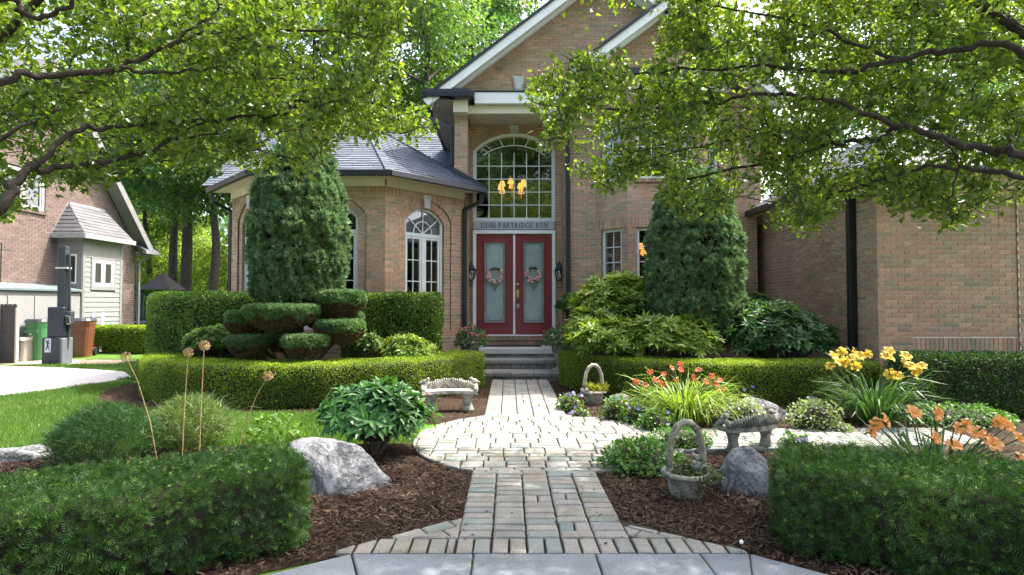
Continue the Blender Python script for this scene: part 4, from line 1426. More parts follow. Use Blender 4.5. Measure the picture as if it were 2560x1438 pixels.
# box bay with siding
M_SID = plain('sage_siding', (.20, .215, .205), .6, .06, 4)
BXX, BY0, BY1 = -12.28, 16.1, 17.75
bz0, bz1 = .15, 3.33
MB().box(NX, BXX - .03, BY0 + .03, BY1 - .03, bz0, bz1).build('bay_core', M_SID, NB)
def board_wall(O, U, N, L, wins):
    m = MB()
    for u0, u1 in ((0, .10), (L - .10, L)): lbox(m, O, U, N, u0, u1, bz0, bz1, .022, -.02)
    lbox(m, O, U, N, .10, L - .10, bz1 - .55, bz1 - .42, .020, -.02); lbox(m, O, U, N, .10, L - .10, bz1 - .12, bz1, .021, -.02)
    lbox(m, O, U, N, .10, L - .10, bz1 - .42, bz1 - .12, .006, -.02)
    m.build('corner_boards', M_NTRIM, NB)
    z = bz0
    while z < bz1 - .56:
        segs = [(.10, L - .10)]
        for (ua, ub, za, zb) in wins:
            if z + .14 > za - .12 and z < zb + .05: segs = sub_iv(segs, [(ua - .08, ub + .08)])
        for a, b in segs:
            zt = min(z + .147, bz1 - .55)
            pl = [(0, z, .018), (0, z, -.01), (0, zt, -.01), (0, zt, .004)]
            vs = [lp3(O, U, N, u, zz, n) for u in (a, b) for _, zz, n in pl]
            MB().add(vs, [(0,3,7,4),(0,4,5,1),(0,1,2,3),(4,7,6,5)]).build('siding_board', M_SID, NB)
        z += .147
    for (ua, ub, za, zb) in wins:
        m = MB()
        lbox(m, O, U, N, ua - .08, ua, za - .12, zb + .06, .030, -.02); lbox(m, O, U, N, ub, ub + .08, za - .12, zb + .06, .030, -.02)
        lbox(m, O, U, N, ua, ub, za - .12, za, .030, -.02); lbox(m, O, U, N, ua, ub, zb, zb + .06, .030, -.02)
        m.build('window_casing', M_NTRIM, NB)
        two = (ub - ua) > .5
        lbox(mm := MB(), O, U, N, ua, ub, za, zb, .0, -.01); mm.build('window_dark', plain('dark_interior', (.02, .022, .02), .5), NB)
        window(NB, O, U, N, (ua + ub) / 2, ub - ua, za, zb, None, 2 if two else 1, 1, nset=.028, fw=.045, mull=two, mat=M_WHITE, frame_d=.03)
board_wall((BXX, BY0), (0, 1), (1, 0), BY1 - BY0, [(.40, 1.26, 1.95, 2.72)])
board_wall((NX, BY0), (1, 0), (0, -1), BXX - NX, [(.30, .58, 2.0, 2.85)])
nsh = Shing()
ov = .25
e = [(NX - .02, BY0 - ov, 3.36), (BXX + ov, BY0 - ov, 3.36), (BXX + ov, BY1 + ov, 3.36), (NX - .02, BY1 + ov, 3.36)]
t0, t1 = (NX, 16.45, 4.40), (NX, 17.9, 4.40)
m = MB().add([e[0], e[1], t0], [(0,1,2)]).add([e[1], e[2], t1, t0], [(0,1,2,3)]).add([e[2], e[3], t1], [(0,1,2)])
br = m.build('bay_roof', M_SHINGLE2, NB)
up = lambda q: (q[0], q[1], q[2] + .01)
nsh.plane([up(e[0]), up(e[1]), up(t0)], M_SHINGLE2, br, single=True, wr=(.3, .45))
nsh.plane([up(e[1]), up(e[2]), up(t1), up(t0)], M_SHINGLE2, br, single=True, wr=(.3, .45))
m = MB(); m.bar(e[0], e[1], .04, .13); m.bar(e[1], e[2], .04, .13); m.bar(t0, t1, .10, .06); m.bar(e[0], t0, .04, .05)
m.add([(e[0][0], e[0][1], 3.32), (e[1][0], e[1][1], 3.32), (e[2][0], e[2][1], 3.32), (e[3][0], e[3][1], 3.32)], [(0,1,2,3)])
m.build('bay_eave_board', plain('pale_eave', (.27, .275, .27), .6), NB)

# ------------------------------------------------------------------ deck, gazebo, fence, shed
DK = empty('deck', label='slate blue wooden deck railing behind the neighbouring house', cat='deck')
MDK = plain('slate_blue_stain', (.04, .065, .085), .7, .2, 6)
dx0, dx1, dy = -14.0, -12.95, 20.4
MB().box(dx0 - 2, dx1, dy, dy + 3, .55, .72).build('deck_floor', MDK, DK)
MB().box(dx0 - 2, dx1, dy - .03, dy - .005, .15, .7).build('deck_skirt', MDK, DK)
for x in (dx0 + .05, dx1 - .05): MB().box(x - .05, x + .05, dy - .02, dy + .08, .0, 1.80).build('post', MDK, DK)
MB().box(dx0 - 2, dx1 + .03, dy - .04, dy + .08, 1.72, 1.78).build('top_rail', MDK, DK)
MB().box(dx0 - 2, dx1 + .03, dy - .01, dy + .04, .86, .92).build('bottom_rail', MDK, DK)
x = dx0 - .3
while x < dx1 - .08:
    MB().box(x, x + .045, dy - .005, dy + .035, .92, 1.72).build('baluster', MDK, DK); x += .105
GZB = empty('gazebo', label='small brown shingled garden shelter beside the blue deck', cat='gazebo')
p = at(402, 800, 24.0)
m = MB(); m.add([(p.x-.65,23.4,2.0),(p.x+.75,23.4,2.0),(p.x+.75,24.6,2.0),(p.x-.65,24.6,2.0),(p.x+.05,24,2.75)], [(0,1,4),(1,2,4),(2,3,4),(3,0,4),(3,2,1,0)]); m.build('roof', plain('brown_roof', (.07, .055, .045), .8, .2), GZB)
for sx in (-.5, .6):
    for sy in (23.5, 24.5): MB().box(p.x + sx - .05, p.x + sx + .05, sy - .05, sy + .05, 0, 2.0).build('post', M_DARKWOOD, GZB)
FN = empty('picket_fence', label='dark wooden fence below the garden shelter', cat='fence')
x = p.x - 1.0
while x < p.x + 1.6:
    MB().box(x, x + .09, 22.6, 22.63, 0, 1.15).build('picket', M_DARKWOOD, FN); x += .13
MB().box(p.x - 1.0, p.x + 1.6, 22.63, 22.67, .9, 1.0).build('rail', M_DARKWOOD, FN)
# storage shed against the brick
SH = empty('storage_shed', label='long low pale resin storage shed along the brick wall', cat='shed')
MSH = plain('pale_resin', (.21, .215, .21), .6, .06, 3)
sx0, sx1, sy0, sy1 = NX + .02, NX + .75, 12.6, 16.0
MB().box(sx0, sx1, sy0, sy1, .05, 1.75).build('body', MSH, SH, bevel=.02)
MB().add([(sx0, sy0 - .08, 1.93), (sx1 + .08, sy0 - .08, 1.76), (sx1 + .08, sy1 + .06, 1.76), (sx0, sy1 + .06, 1.93), (sx0, sy0 - .08, 1.97), (sx1 + .08, sy0 - .08, 1.81), (sx1 + .08, sy1 + .06, 1.81), (sx0, sy1 + .06, 1.97)], [(0,3,2,1),(4,5,6,7),(0,1,5,4),(1,2,6,5),(2,3,7,6),(3,0,4,7)]).build('roof', plain('green_grey_resin', (.10, .14, .14), .55, .1, 4), SH)
for k in range(4):
    y = sy0 + .3 + k * .78
    MB().box(sx1, sx1 + .018, y, y + .74, .15, 1.62).build('door_panel', MSH, SH, bevel=.008)
    MB().box(sx1 + .018, sx1 + .035, y + (.66 if k % 2 == 0 else .05), y + (.69 if k % 2 == 0 else .08), .75, 1.0).build('handle', M_IRON, SH)
# board fence at the frame edge
DF = empty('board_fence', label='dark brown dog-eared board fence at the left edge by the bins', cat='fence')
a = at(-60, 902, 13.6); b = at(38, 902, 13.4)
k = 9
for i in range(k):
    q = a.lerp(b, i / k); q2 = a.lerp(b, (i + .93) / k)
    w = q2.x - q.x
    m = MB(); m.add([(q.x + dx, q.y + dy_, z) for dy_ in (0, .03) for dx, z in ((0, 0), (w, 0), (w, 1.36), (w * .8, 1.42), (w * .2, 1.42), (0, 1.36))], [(0,1,2,3,4,5),(11,10,9,8,7,6),(0,6,7,1),(1,7,8,2),(2,8,9,3),(3,9,10,4),(4,10,11,5),(5,11,6,0)])
    m.build('board', M_DARKWOOD, DF)
MB().box(b.x - .01, b.x + .03, b.y - .02, b.y + .05, 0, 1.33).build('end_post', plain('pale_post_edge', (.45, .36, .28), .8), DF)

# ------------------------------------------------------------------ bins
def bin_body(m, w0, w1, d0, d1, h, n=6):
    """tapered rounded bin"""
    prof = []
    for i in range(n + 1):
        t = i / n
        w = w0 + (w1 - w0) * t; d = d0 + (d1 - d0) * t
        ring = []
        for k in range(16):
            a_ = 2 * PI * (k + .5) / 16
            c, s = math.cos(a_), math.sin(a_)
            sq = lambda v: math.copysign(abs(v) ** .55, v)
            ring.append((sq(c) * w / 2, sq(s) * d / 2, h * t))
        prof.append(ring)
    b0 = len(m.v)
    for r in prof: m.v += r
    for i in range(n):
        for k in range(16):
            k2 = (k + 1) % 16
            m.f.append((b0 + i*16 + k, b0 + i*16 + k2, b0 + (i+1)*16 + k2, b0 + (i+1)*16 + k)); m.m.append(0)
    m.f.append(tuple(b0 + n*16 + k for k in range(16))); m.m.append(0)
def wheelie(u, v, hpx, wpx, body, lid, label, logo=None, rz=0.0):
    g = gr(u, v); s = g.y / FPX
    H = hpx * s; W = wpx * s
    o = empty('wheeled_bin', g, rz, label, 'bin')
    m = MB(); bin_body(m, W * .80, W * .98, W * .8, W * .98, H * .80); m.build('body', body, o, smooth=False)
    m = MB(); bin_body(m, W * 1.0, W * 1.06, W * 1.0, W * 1.06, H * .13, 2)
    q = m.build('rim', body, o); q.location = (0, 0, H * .79)
    m = MB(); bin_body(m, W * 1.10, W * .98, W * 1.12, W * .95, H * .065, 3)
    q = m.build('lid', lid, o); q.location = (0, 0, H * .915)
    m = MB(); m.box(-W * .40, W * .40, -W * .50, -W * .46, H * .66, H * .74); m.build('lift_bar', body, o, bevel=.01)
    for sx in (-1, 1):
        m = MB(); m.lathe([(.12, -.03), (.12, .03)], 14); w_ = m.build('wheel', M_IRON, o); w_.rotation_euler = (0, PI / 2, 0); w_.location = (sx * W * .42, W * .42, .12)
    m = MB(); m.tube([(-W * .35, W * .5, H * .86), (-W * .35, W * .62, H * .9), (W * .35, W * .62, H * .9), (W * .35, W * .5, H * .86)], .018, 6); m.build('handle', body, o)
    if logo:
        m = MB()
        for k in range(3):     # chasing arrows
            a_ = PI / 2 + k * 2 * PI / 3
            c, s_ = math.cos(a_), math.sin(a_)
            def pt(r, dt): return (r * math.cos(a_ + dt), r * math.sin(a_ + dt))
            p0, p1, p2, p3 = pt(.075, -.62), pt(.075, .30), pt(.045, .30), pt(.045, -.62)
            t0_, t1_, t2_ = pt(.095, .30), pt(.06, .95), pt(.025, .30)
            z0 = H * .58
            m.add([(x_, -W * .485, z0 + z_) for x_, z_ in (p0, p1, p2, p3)], [(0,1,2,3)]); m.add([(x_, -W * .486, z0 + z_) for x_, z_ in (t0_, t1_, t2_)], [(0,1,2)])
        for k in range(9): m.box(-.13 + k * .03, -.112 + k * .03, -W * .487, -W * .485, H * .58 + .12, H * .58 + .145)
        m.build('recycling_mark', M_WHITE, o)
    return o
M_GREEN = plain('green_bin_plastic', (.055, .20, .075), .45, .08, 3)
M_LIDN = plain('navy_bin_lid', (.02, .022, .035), .5, .1, 3)
M_BROWN = plain('brown_bin_plastic', (.13, .045, .02), .45, .12, 3)
wheelie(104, 900, 104, 56, M_GREEN, M_LIDN, 'green wheeled recycling bin with white arrows left of the padded post', True, -.25)
wheelie(197, 892, 98, 62, M_BROWN, M_LIDN, 'brown wheeled refuse bin right of the padded post', None, .35)
o = empty('storage_box', gr(56, 903), -.1, 'small beige lidded box between dark fence and green bin', 'box')
MBX = plain('beige_plastic', (.28, .27, .23), .6, .06, 3)
m = MB(); bin_body(m, .38, .42, .4, .42, .52); m.build('body', MBX, o)
m = MB(); bin_body(m, .45, .43, .46, .42, .07, 2); q = m.build('lid', plain('beige_lid', (.50, .48, .40), .6), o); q.location = (0, 0, .52)
o = empty('wheeled_bin', gr(52, 885), 0, 'dark grey wheeled bin standing behind the small beige box', 'bin')
m = MB(); bin_body(m, .42, .5, .42, .5, 1.1); m.build('body', plain('charcoal_plastic', (.03, .04, .045), .5), o)
m = MB(); bin_body(m, .54, .5, .54, .5, .08, 2); q = m.build('lid', plain('grey_lid', (.07, .085, .09), .5), o); q.location = (0, 0, 1.1)

# basketball post with padding
g = gr(145, 911)
PO = empty('basketball_post', g, .12, 'tall square basketball post wrapped in a dark blue pad', 'post')
MPO = plain('post_grey_metal', (.022, .028, .033), .5, .15, 4)
MPAD = plain('navy_vinyl_pad', (.014, .018, .03), .42, .25, 7, bmp=.006)
s = g.y / FPX
MB().box(-.01, .15, -.07, .09, 0, 295 * s).build('pole', MPO, PO, bevel=.01)
MB().tube([(.15, .0, 0), (.22, .02, .9), (.19, .0, 2.6)], .03, 6).build('brace', MPO, PO)
pad = MB().box(-.24, .17, -.21, .17, .0, 68 * s).build('lower_pad', MPAD, PO, bevel=.04, segs=3)
MB().box(-.17, .19, -.15, .15, 68 * s, 143 * s).build('upper_pad', MPAD, PO, bevel=.035, segs=3)
MB().box(.12, .20, -.20, .20, .0, 66 * s).build('pad_edge', plain('grey_pad_edge', (.10, .115, .125), .6), PO, bevel=.02)
em = MB()
em.box(-.16, -.03, -.2135, -.212, .30, .62)
em.build('emblem_ground', plain('pale_blue_print', (.45, .50, .56), .5), PO)
em = MB()
em.ball((-.085, -.216, .565), .022, 8, 6, 1, .1, 1)
em.prism([(-.045, .33), (-.06, .33), (-.085, .42), (-.13, .35), (-.145, .36), (-.115, .44), (-.12, .52), (-.145, .58), (-.13, .59), (-.10, .54), (-.075, .54), (-.05, .50), (-.06, .485), (-.085, .51), (-.075, .44)], (0, 0, 0), (1, 0, 0), (0, 0, 1), (0, 1, 0), -.2155, -.214)
em.build('emblem_figure', MPAD, PO)
MB().tube([(.19, -.1, 1.15), (.30, -.12, 1.12), (.32, -.12, .95), (.26, -.14, .95)], .012, 6).build('crank_handle', plain('steel_crank', (.35, .36, .37), .4, .1, 5, metal=.8), PO)
MB().box(.16, .30, -.10, .08, .95, 1.25).build('height_adjuster', MPO, PO, bevel=.02)
for z in (1.45,): MB().box(-.06, .20, -.075, .095, 2.25, 2.29).build('pole_clamp', M_CONC, PO)
# ladder and red pot
LD = empty('ladder', gr(240, 884), 0, 'aluminium ladder lying against the shed wall behind the brown bin', 'ladder')
MAL = plain('aluminium', (.55, .56, .57), .4, .1, 5, metal=.9)
for k in range(2): MB().bar((-.15 + k * .28, 0, .05), (-.45 + k * .28, .5, 1.15), .06, .03).build('rail', MAL, LD)
for k in range(5): t = .12 + k * .19; MB().bar((-.15 - .30 * t, .5 * t, .05 + 1.1 * t), (.13 - .30 * t, .5 * t, .05 + 1.1 * t), .03, .03).build('rung', MAL, LD)
RP = empty('flower_pot', gr(226, 884), 0, 'red glazed pot on the ground beside the brown bin', 'pot')
MB().lathe([(.10, 0), (.15, .12), (.155, .22), (.17, .23), (.17, .27), (.14, .27)], 16).build('body', plain('red_glaze', (.30, .02, .02), .3), RP, smooth=True)
# ------------------------------------------------------------------ plants: materials
F_BOX = foliage('boxwood_leaf', [(0, 0.0525, 0.1035, 0.008), (0.35, 0.126, 0.2185, 0.018), (0.7, 0.21, 0.3105, 0.028), (1, 0.3465, 0.437, 0.05)], .40, (1.6, 1.5, .5), .4, 1.2, .45, brown=((.12, .055, .02), 1.4, .68))
F_YEW = foliage('yew_needle', [(0, 0.015, 0.045, 0.013), (0.35, 0.033, 0.087, 0.0195), (0.7, 0.0675, 0.15, 0.0286), (0.9, 0.12, 0.225, 0.039), (1, 0.225, 0.33, 0.0455)], .22, (1.5, 1.6, .5), .42, 2.5, .35)
F_YEW2 = foliage('dark_yew_leaf', [(0.025, 0.0683, 0.0156), (0.052, 0.117, 0.0218), (0.0832, 0.1755, 0.0312)], .22, None, .45, 2.0, .4)
F_EUON = foliage('euonymus_leaf', [(0, 0.0275, 0.0625, 0.011), (0.4, 0.075, 0.1562, 0.0275), (0.75, 0.15, 0.25, 0.0495), (1, 0.3, 0.3875, 0.099)], .35, (1.5, 1.5, .5), .4, 1.5, .5, brown=((.13, .06, .035), 1.1, .68))
F_CYP = foliage('blue_green_cypress', [(0, 0.0378, 0.077, 0.036), (0.35, 0.0878, 0.161, 0.0744), (0.7, 0.1688, 0.266, 0.126), (1, 0.297, 0.42, 0.216)], .22, (1.2, 1.3, .8), .5, 9.0, .65, brown=((.13, .07, .035), 1.5, .655))
F_TOP = foliage('topiary_juniper', [(0, 0.039, 0.084, 0.0312), (0.4, 0.0975, 0.182, 0.066), (0.75, 0.169, 0.28, 0.102), (1, 0.273, 0.392, 0.156)], .2, (1.2, 1.3, .8), .5, 1.6, .4)
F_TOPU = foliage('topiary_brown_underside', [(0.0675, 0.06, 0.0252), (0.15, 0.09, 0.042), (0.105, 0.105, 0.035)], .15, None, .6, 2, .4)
F_RHO_L = foliage('rhododendron_leaf_yellowgreen', [(0, 0.0455, 0.1105, 0.0168), (0.35, 0.13, 0.2275, 0.0336), (0.7, 0.247, 0.351, 0.054), (1, 0.52, 0.572, 0.132)], .35, (1.5, 1.4, .5), .35, 1.0, .45, .45)  # yellow green leaf, lightened further in colour to stand in for sunlight
F_RHO_D = foliage('rhododendron_leaf_dark', [(0, 0.018, 0.06, 0.018), (0.4, 0.045, 0.12, 0.035), (0.75, 0.085, 0.175, 0.055), (1, 0.16, 0.25, 0.1)], .3, (1.5, 1.5, .6), .33, 1.5, .4, .5)
F_CORE = plain('painted_shade_core', (.026, .022, .013), .95, .4, 20)  # near-black core colour stands in for shade deep inside the foliage
F_STEM = plain('brown_stems', (.09, .065, .045), .9, .3, 15)
F_GSTEM = plain('green_stems', (.07, .12, .03), .7, .2, 12)

SPR = join_t([xf_t(T_NEEDLE, random.uniform(.5, .75), 0, 0, s * a_, (0, y, 0)) for y, a_ in ((0, 1.0), (.15, 1.0), (.3, .95), (.45, .9), (.6, .75), (.75, .55)) for s in (-1, 1)] + [xf_t(T_NEEDLE, .9, 0, 0, 0, (0, .2, 0))])
NDL = (np.array([(-.075, .15, 0), (0, 0, 0), (.075, .15, 0), (.06, .75, .06), (0, 1, .1), (-.06, .75, .06)], float) * np.array([1, 1, 1]), np.array([(0, 1, 2), (0, 2, 3), (0, 3, 5), (5, 3, 4)]))
SPR = join_t([xf_t(NDL, random.uniform(.42, .6), random.uniform(-.2, .35), 0, s * a_, (0, y, 0)) for y, a_ in ((.0, 1.15), (.2, 1.05), (.4, .9), (.6, .7)) for s in (-1, 1)] + [xf_t(NDL, .5, .1, 0, 0, (0, .6, 0))])
CYS = join_t([xf_t(T_LANCE, s_, rx, 0, rz, (0, 0, 0)) for s_, rx, rz in ((1, .2, 0), (.85, -.2, .6), (.85, .5, -.6), (.7, .9, .2), (.65, -.7, -.3), (.6, .2, 1.15), (.6, .1, -1.15))])
WHORL = join_t([xf_t(T_LANCE, s_, -.15 - .5 * (k % 2), 0, 0) for k, s_ in ((0, 1),)] )
def whorl_t(n=8, tilt=.55, w=1.0):
    parts = []
    for k in range(n):
        t = (T_LANCE[0] * np.array([w, 1, 1]), T_LANCE[1])
        t = xf_t(t, random.uniform(.8, 1.05), tilt + random.uniform(-.3, .3), 0, 0)
        # rotate about z axis of the whorl (whorl axis = z): leaves leave radially
        t = xf_t(t, 1, 0, 0, 2 * PI * k / n + random.uniform(-.2, .2))
        parts.append(t)
    return join_t(parts)

def band_grid(path, widths, h, z0=0.0, lump=.02, seed=0, closed_ends=True, rb=.10):
    """hedge surface along a path (list of (x,y)); cross-section is a rounded box"""
    P = np.array(path, float)
    # resample
    seg = np.linalg.norm(np.diff(P, axis=0), axis=1); s = np.r_[0, np.cumsum(seg)]
    n = max(6, int(s[-1] / .07))
    ss = np.linspace(0, s[-1], n)
    C = np.stack([np.interp(ss, s, P[:, 0]), np.interp(ss, s, P[:, 1])], -1)
    for _ in range(6): C[1:-1] = (C[:-2] + C[2:] + 2 * C[1:-1]) / 4
    Tn = norm(np.gradient(C, axis=0)); Nn = np.stack([-Tn[:, 1], Tn[:, 0]], -1)
    w = np.interp(ss, np.linspace(0, s[-1], len(widths)), widths) if hasattr(widths, '__len__') else np.full(n, widths)
    hh = np.interp(ss, np.linspace(0, s[-1], len(h)), h) if hasattr(h, '__len__') else np.full(n, h)
    cs = []
    for k in range(5): cs.append((-1 + 0 * k, .02 + .9 * k / 4 * .93))
    for k in range(1, 5): a_ = PI * (1 - k / 8); cs.append(None)
    # explicit section: left side up, over the top, right side down
    sec = [(-.94, 0.02), (-1, .25), (-1, .55), (-.99, .82), (-.97, .95), (-.88, 1.0), (-.4, 1.005), (0, 1.005), (.4, 1.005), (.88, 1.0), (.97, .95), (.99, .82), (1, .55), (1, .25), (.94, .02)]
    G = np.zeros((n, len(sec), 3))
    for j, (a_, b) in enumerate(sec):
        G[:, j, 0] = C[:, 0] + Nn[:, 0] * a_ * w / 2
        G[:, j, 1] = C[:, 1] + Nn[:, 1] * a_ * w / 2
        G[:, j, 2] = z0 + b * hh
    # ends: shrink rings to close
    ends = []
    def endcap(i, sgn):
        r = []
        for f_, push in ((.93, .05), (.6, .09), (0.02, .10)):
            g = G[i].copy()
            mid = np.array([C[i, 0], C[i, 1], 0])
            g[:, :2] = mid[:2] + (g[:, :2] - mid[:2]) * f_ + sgn * Tn[i] * push
            if f_ < .9: g[:, 2] = z0 + (g[:, 2] - z0) * (.96 if f_ > .3 else .94)
            r.append(g)
        return r
    a = endcap(0, -1)[::-1]; b = endcap(n - 1, 1)
    G = np.concatenate([np.stack(a), G, np.stack(b)], 0)
    f = G.reshape(-1, 3)
    d = noise3(f, 5, seed) * lump + noise3(f, 14, seed + 1) * lump * .5
    cxy = np.concatenate([np.repeat(C[:1], 3, 0), C, np.repeat(C[-1:], 3, 0)], 0)
    cc = np.repeat(np.c_[cxy, np.full(len(cxy), z0 + .4 * np.mean(hh))][:, None], len(sec), 1).reshape(-1, 3)
    f = f + norm(f - cc) * d[:, None]
    return f.reshape(G.shape)

def shrink(G, k):
    """move the surface inward along rough normals"""
    a, b, _ = G.shape
    du = np.gradient(G, axis=0); dv = np.gradient(G, axis=1)
    nn = norm(np.cross(du, dv).reshape(-1, 3)).reshape(G.shape)
    return nn

def orient(P, Nn, c):
    """flip normals to point away from c"""
    s = np.sign(np.sum((P - c) * Nn, 1)); s[s == 0] = 1
    return Nn * s[:, None]

def leafy(name, parent, G, n, size, mat, t=T_SMALL, depth=.05, out=.012, up=.3, spread=.8, flip=None, clumps=False):
    P, Nn = grid_samples(G, n)
    if flip is not None: Nn = orient(P, Nn, flip(P) if callable(flip) else flip)
    dep = rng.random(n) ** 2 * depth - out * rng.random(n)
    P = P - Nn * dep[:, None]
    D = norm(Nn * .7 + rng.normal(0, spread, (n, 3)) + np.array([0, 0, up]))
    N2 = norm(Nn + rng.normal(0, .6, (n, 3)))
    V, Fc = scatter(t, P, D, N2, size * rng.uniform(.7, 1.25, n))
    return link(name, arr_mesh(name, V, Fc), mat, parent)

def hedge(name, path, w, h, n, size, mat, label, t=T_SMALL, z0=0, depth=.05, lump=.02, seed=0, group=None, core_in=.045, cat='hedge', up=.3):
    o = empty(name, (0, 0, 0), 0, label, cat, group)
    WORLD_ROOTS.append((o, path[len(path) // 2]))
    G = band_grid(path, w, h, z0, lump, seed)
    cen = G.mean(1)
    def flip(P):
        # nearest centre line point
        d = ((P[:, None, :2] - cen[None, :, :2]) ** 2).sum(-1)
        c = cen[d.argmin(1)].copy(); c[:, 2] = z0 + .35 * (h if not hasattr(h, '__len__') else max(h))
        return c
    cg = G.copy()
    mid = cen[:, None, :]
    vec = cg - mid; L = np.linalg.norm(vec, axis=-1, keepdims=True)
    cg = mid + vec * np.maximum(.3, (L - core_in) / np.maximum(L, 1e-6))
    link('inner_shade_core', grid_mesh('inner_shade_core', cg), F_CORE, o)  # closed dark shell, shade painted behind the leaves
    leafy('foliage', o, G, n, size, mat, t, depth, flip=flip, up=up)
    return o

def arc(pts, n=24):
    """Catmull-Rom through points"""
    P = [np.array(p, float) for p in pts]
    P = [2 * P[0] - P[1]] + P + [2 * P[-1] - P[-2]]
    out = []
    for i in range(1, len(P) - 2):
        for k in range(n // (len(pts) - 1) + 1):
            t = k / (n // (len(pts) - 1) + 1)
            a, b, c, d = P[i-1:i+3]
            out.append(.5 * ((2*b) + (c-a)*t + (2*a-5*b+4*c-d)*t*t + (-a+3*b-3*c+d)*t**3))
    out.append(P[-2])
    return [tuple(x) for x in out]

# ------------------------------------------------------------------ hedges
hedge('boxwood_hedge', arc([(-5.85, 10.7), (-5.72, 9.5), (-5.25, 8.65), (-4.2, 8.1), (-3.1, 7.95), (-2.0, 8.25), (-1.15, 8.95), (-.72, 9.85)]), .66, [.60, .60, .60, .60, .60], 105000, .021, F_BOX,
      'low curved boxwood hedge sweeping round the left bed before the bay', seed=1)
hedge('boxwood_hedge', arc([(1.18, 9.95), (1.45, 9.15), (2.1, 8.5), (3.1, 8.2), (4.2, 8.1), (5.1, 8.0)]), .62, .60, 80000, .021, F_BOX,
      'low curved boxwood hedge on the right behind the white flower basket', seed=2)
hedge('yew_hedge', [(5.15, 7.35), (6.5, 7.3), (8.5, 7.3)], .62, .78, 34000, .034, F_YEW2, 'dark clipped hedge along the garage wall at the right edge', seed=3, depth=.10)
hedge('yew_hedge', [(-4.3, 2.05), (-3.2, 2.55), (-2.2, 3.1), (-1.44, 3.58)], .74, .47, 18000, .052, F_YEW, 'big clipped yew hedge in the left foreground below the boulder', t=SPR, seed=4, depth=.08, lump=.016, core_in=.055, up=.5)
hedge('yew_hedge', [(1.81, 3.54), (2.6, 3.12), (3.4, 2.7), (4.4, 2.1)], .76, .49, 18000, .052, F_YEW, 'big clipped yew hedge in the right foreground before the peach lilies', t=SPR, seed=5, depth=.08, lump=.016, core_in=.055, up=.5)
hedge('euonymus_hedge', [(-6.25, 11.2), (-6.0, 9.9), (-5.2, 9.62), (-4.2, 9.6)], .75, 1.60, 42000, .042, F_EUON, 'tall clipped leafy hedge left of the columnar cypress', seed=6, depth=.10, lump=.03, core_in=.11)
hedge('euonymus_hedge', [(-2.75, 9.75), (-1.9, 9.8), (-1.30, 9.85)], .70, [1.12, 1.12], 24000, .042, F_EUON, 'tall clipped leafy hedge under the bay window right of the cypress', z0=.47, seed=7, depth=.10, lump=.035, core_in=.11)
F_TIP = foliage('yew_new_growth', [(.09, .17, .025), (.15, .24, .035), (.22, .31, .05)], .3, None, .4, 3, .3)
STAR = join_t([xf_t(xf_t(NDL, random.uniform(.8, 1.05), random.uniform(.25, .6)), 1, 0, 0, 2 * PI * k / 9 + random.uniform(-.15, .15)) for k in range(9)])
for nm in ('yew_hedge.001', 'yew_hedge.002'):
    hd_ = bpy.data.objects[nm]
    fo = [c for c in hd_.children if c.name.startswith('inner')][0]
    co = np.zeros(len(fo.data.vertices) * 3, np.float32); fo.data.vertices.foreach_get('co', co); co = co.reshape(-1, 15, 3)
    cen_ = co.mean(1)
    P, Nn = grid_samples(co, 1500)
    c_ = cen_[((P[:, None, :2] - cen_[None, :, :2]) ** 2).sum(-1).argmin(1)]; c_[:, 2] = .17
    Nn = orient(P, Nn, c_)
    kp = ((noise3(P, 7, 3) > 0) & (Nn[:, 2] > .4)) | (rng.random(1500) < .22)
    P, Nn = P[kp], Nn[kp]; k = len(P)
    P = P + Nn * rng.uniform(.06, .085, k)[:, None]
    V, Fc = scatter(STAR, P, norm(np.cross(Nn, rdir(k))), norm(Nn + rng.normal(0, .35, (k, 3))), rng.uniform(.009, .022, k))
    link('new_growth', arr_mesh('new_growth', V, Fc), F_TIP, hd_)
# bare stems of that hedge
m = MB()
for i in range(26):
    x = random.uniform(-2.7, -1.15); y = random.uniform(9.6, 10.0)
    m.tube([(x, y, 0), (x + random.uniform(-.08, .08), y, .35), (x + random.uniform(-.22, .22), y + random.uniform(-.1, .1), .8)], [.014, .011, .006], 5)
hs = [o for o in bpy.data.objects if o.name.startswith('euonymus_hedge') and o.type == 'EMPTY'][-1]
m.build('stems', F_STEM, hs)
hedge('boxwood_hedge', [(-12.0, 16.5), (-11.2, 16.4), (-10.05, 16.2)], .8, .76, 22000, .04, F_BOX, 'small square clipped hedge by the neighbouring house wall', seed=8, depth=.06)

# ------------------------------------------------------------------ columnar cypresses
def lathe_grid(prof, c, nth=40, lump=.06, seed=0, sx=1, sy=1):
    pr = np.array(prof, float)
    zz = np.linspace(pr[0, 1], pr[-1, 1], 46)
    rr = np.interp(zz, pr[:, 1], pr[:, 0])
    th = np.linspace(0, 2 * PI, nth + 1)
    G = np.zeros((len(zz), nth + 1, 3))
    for j, t in enumerate(th):
        G[:, j, 0] = c[0] + rr * math.cos(t) * sx; G[:, j, 1] = c[1] + rr * math.sin(t) * sy; G[:, j, 2] = c[2] + zz
    f = G.reshape(-1, 3)
    ax = np.c_[np.full(len(f), c[0]), np.full(len(f), c[1]), f[:, 2]]
    d = noise3(f, 6, seed) * lump * .7 + noise3(f, 15, seed + 2) * lump * .6
    f = f + norm(f - ax + np.array([0, 0, 1e-6])) * d[:, None]
    G = f.reshape(G.shape); G[:, -1] = G[:, 0]
    return G
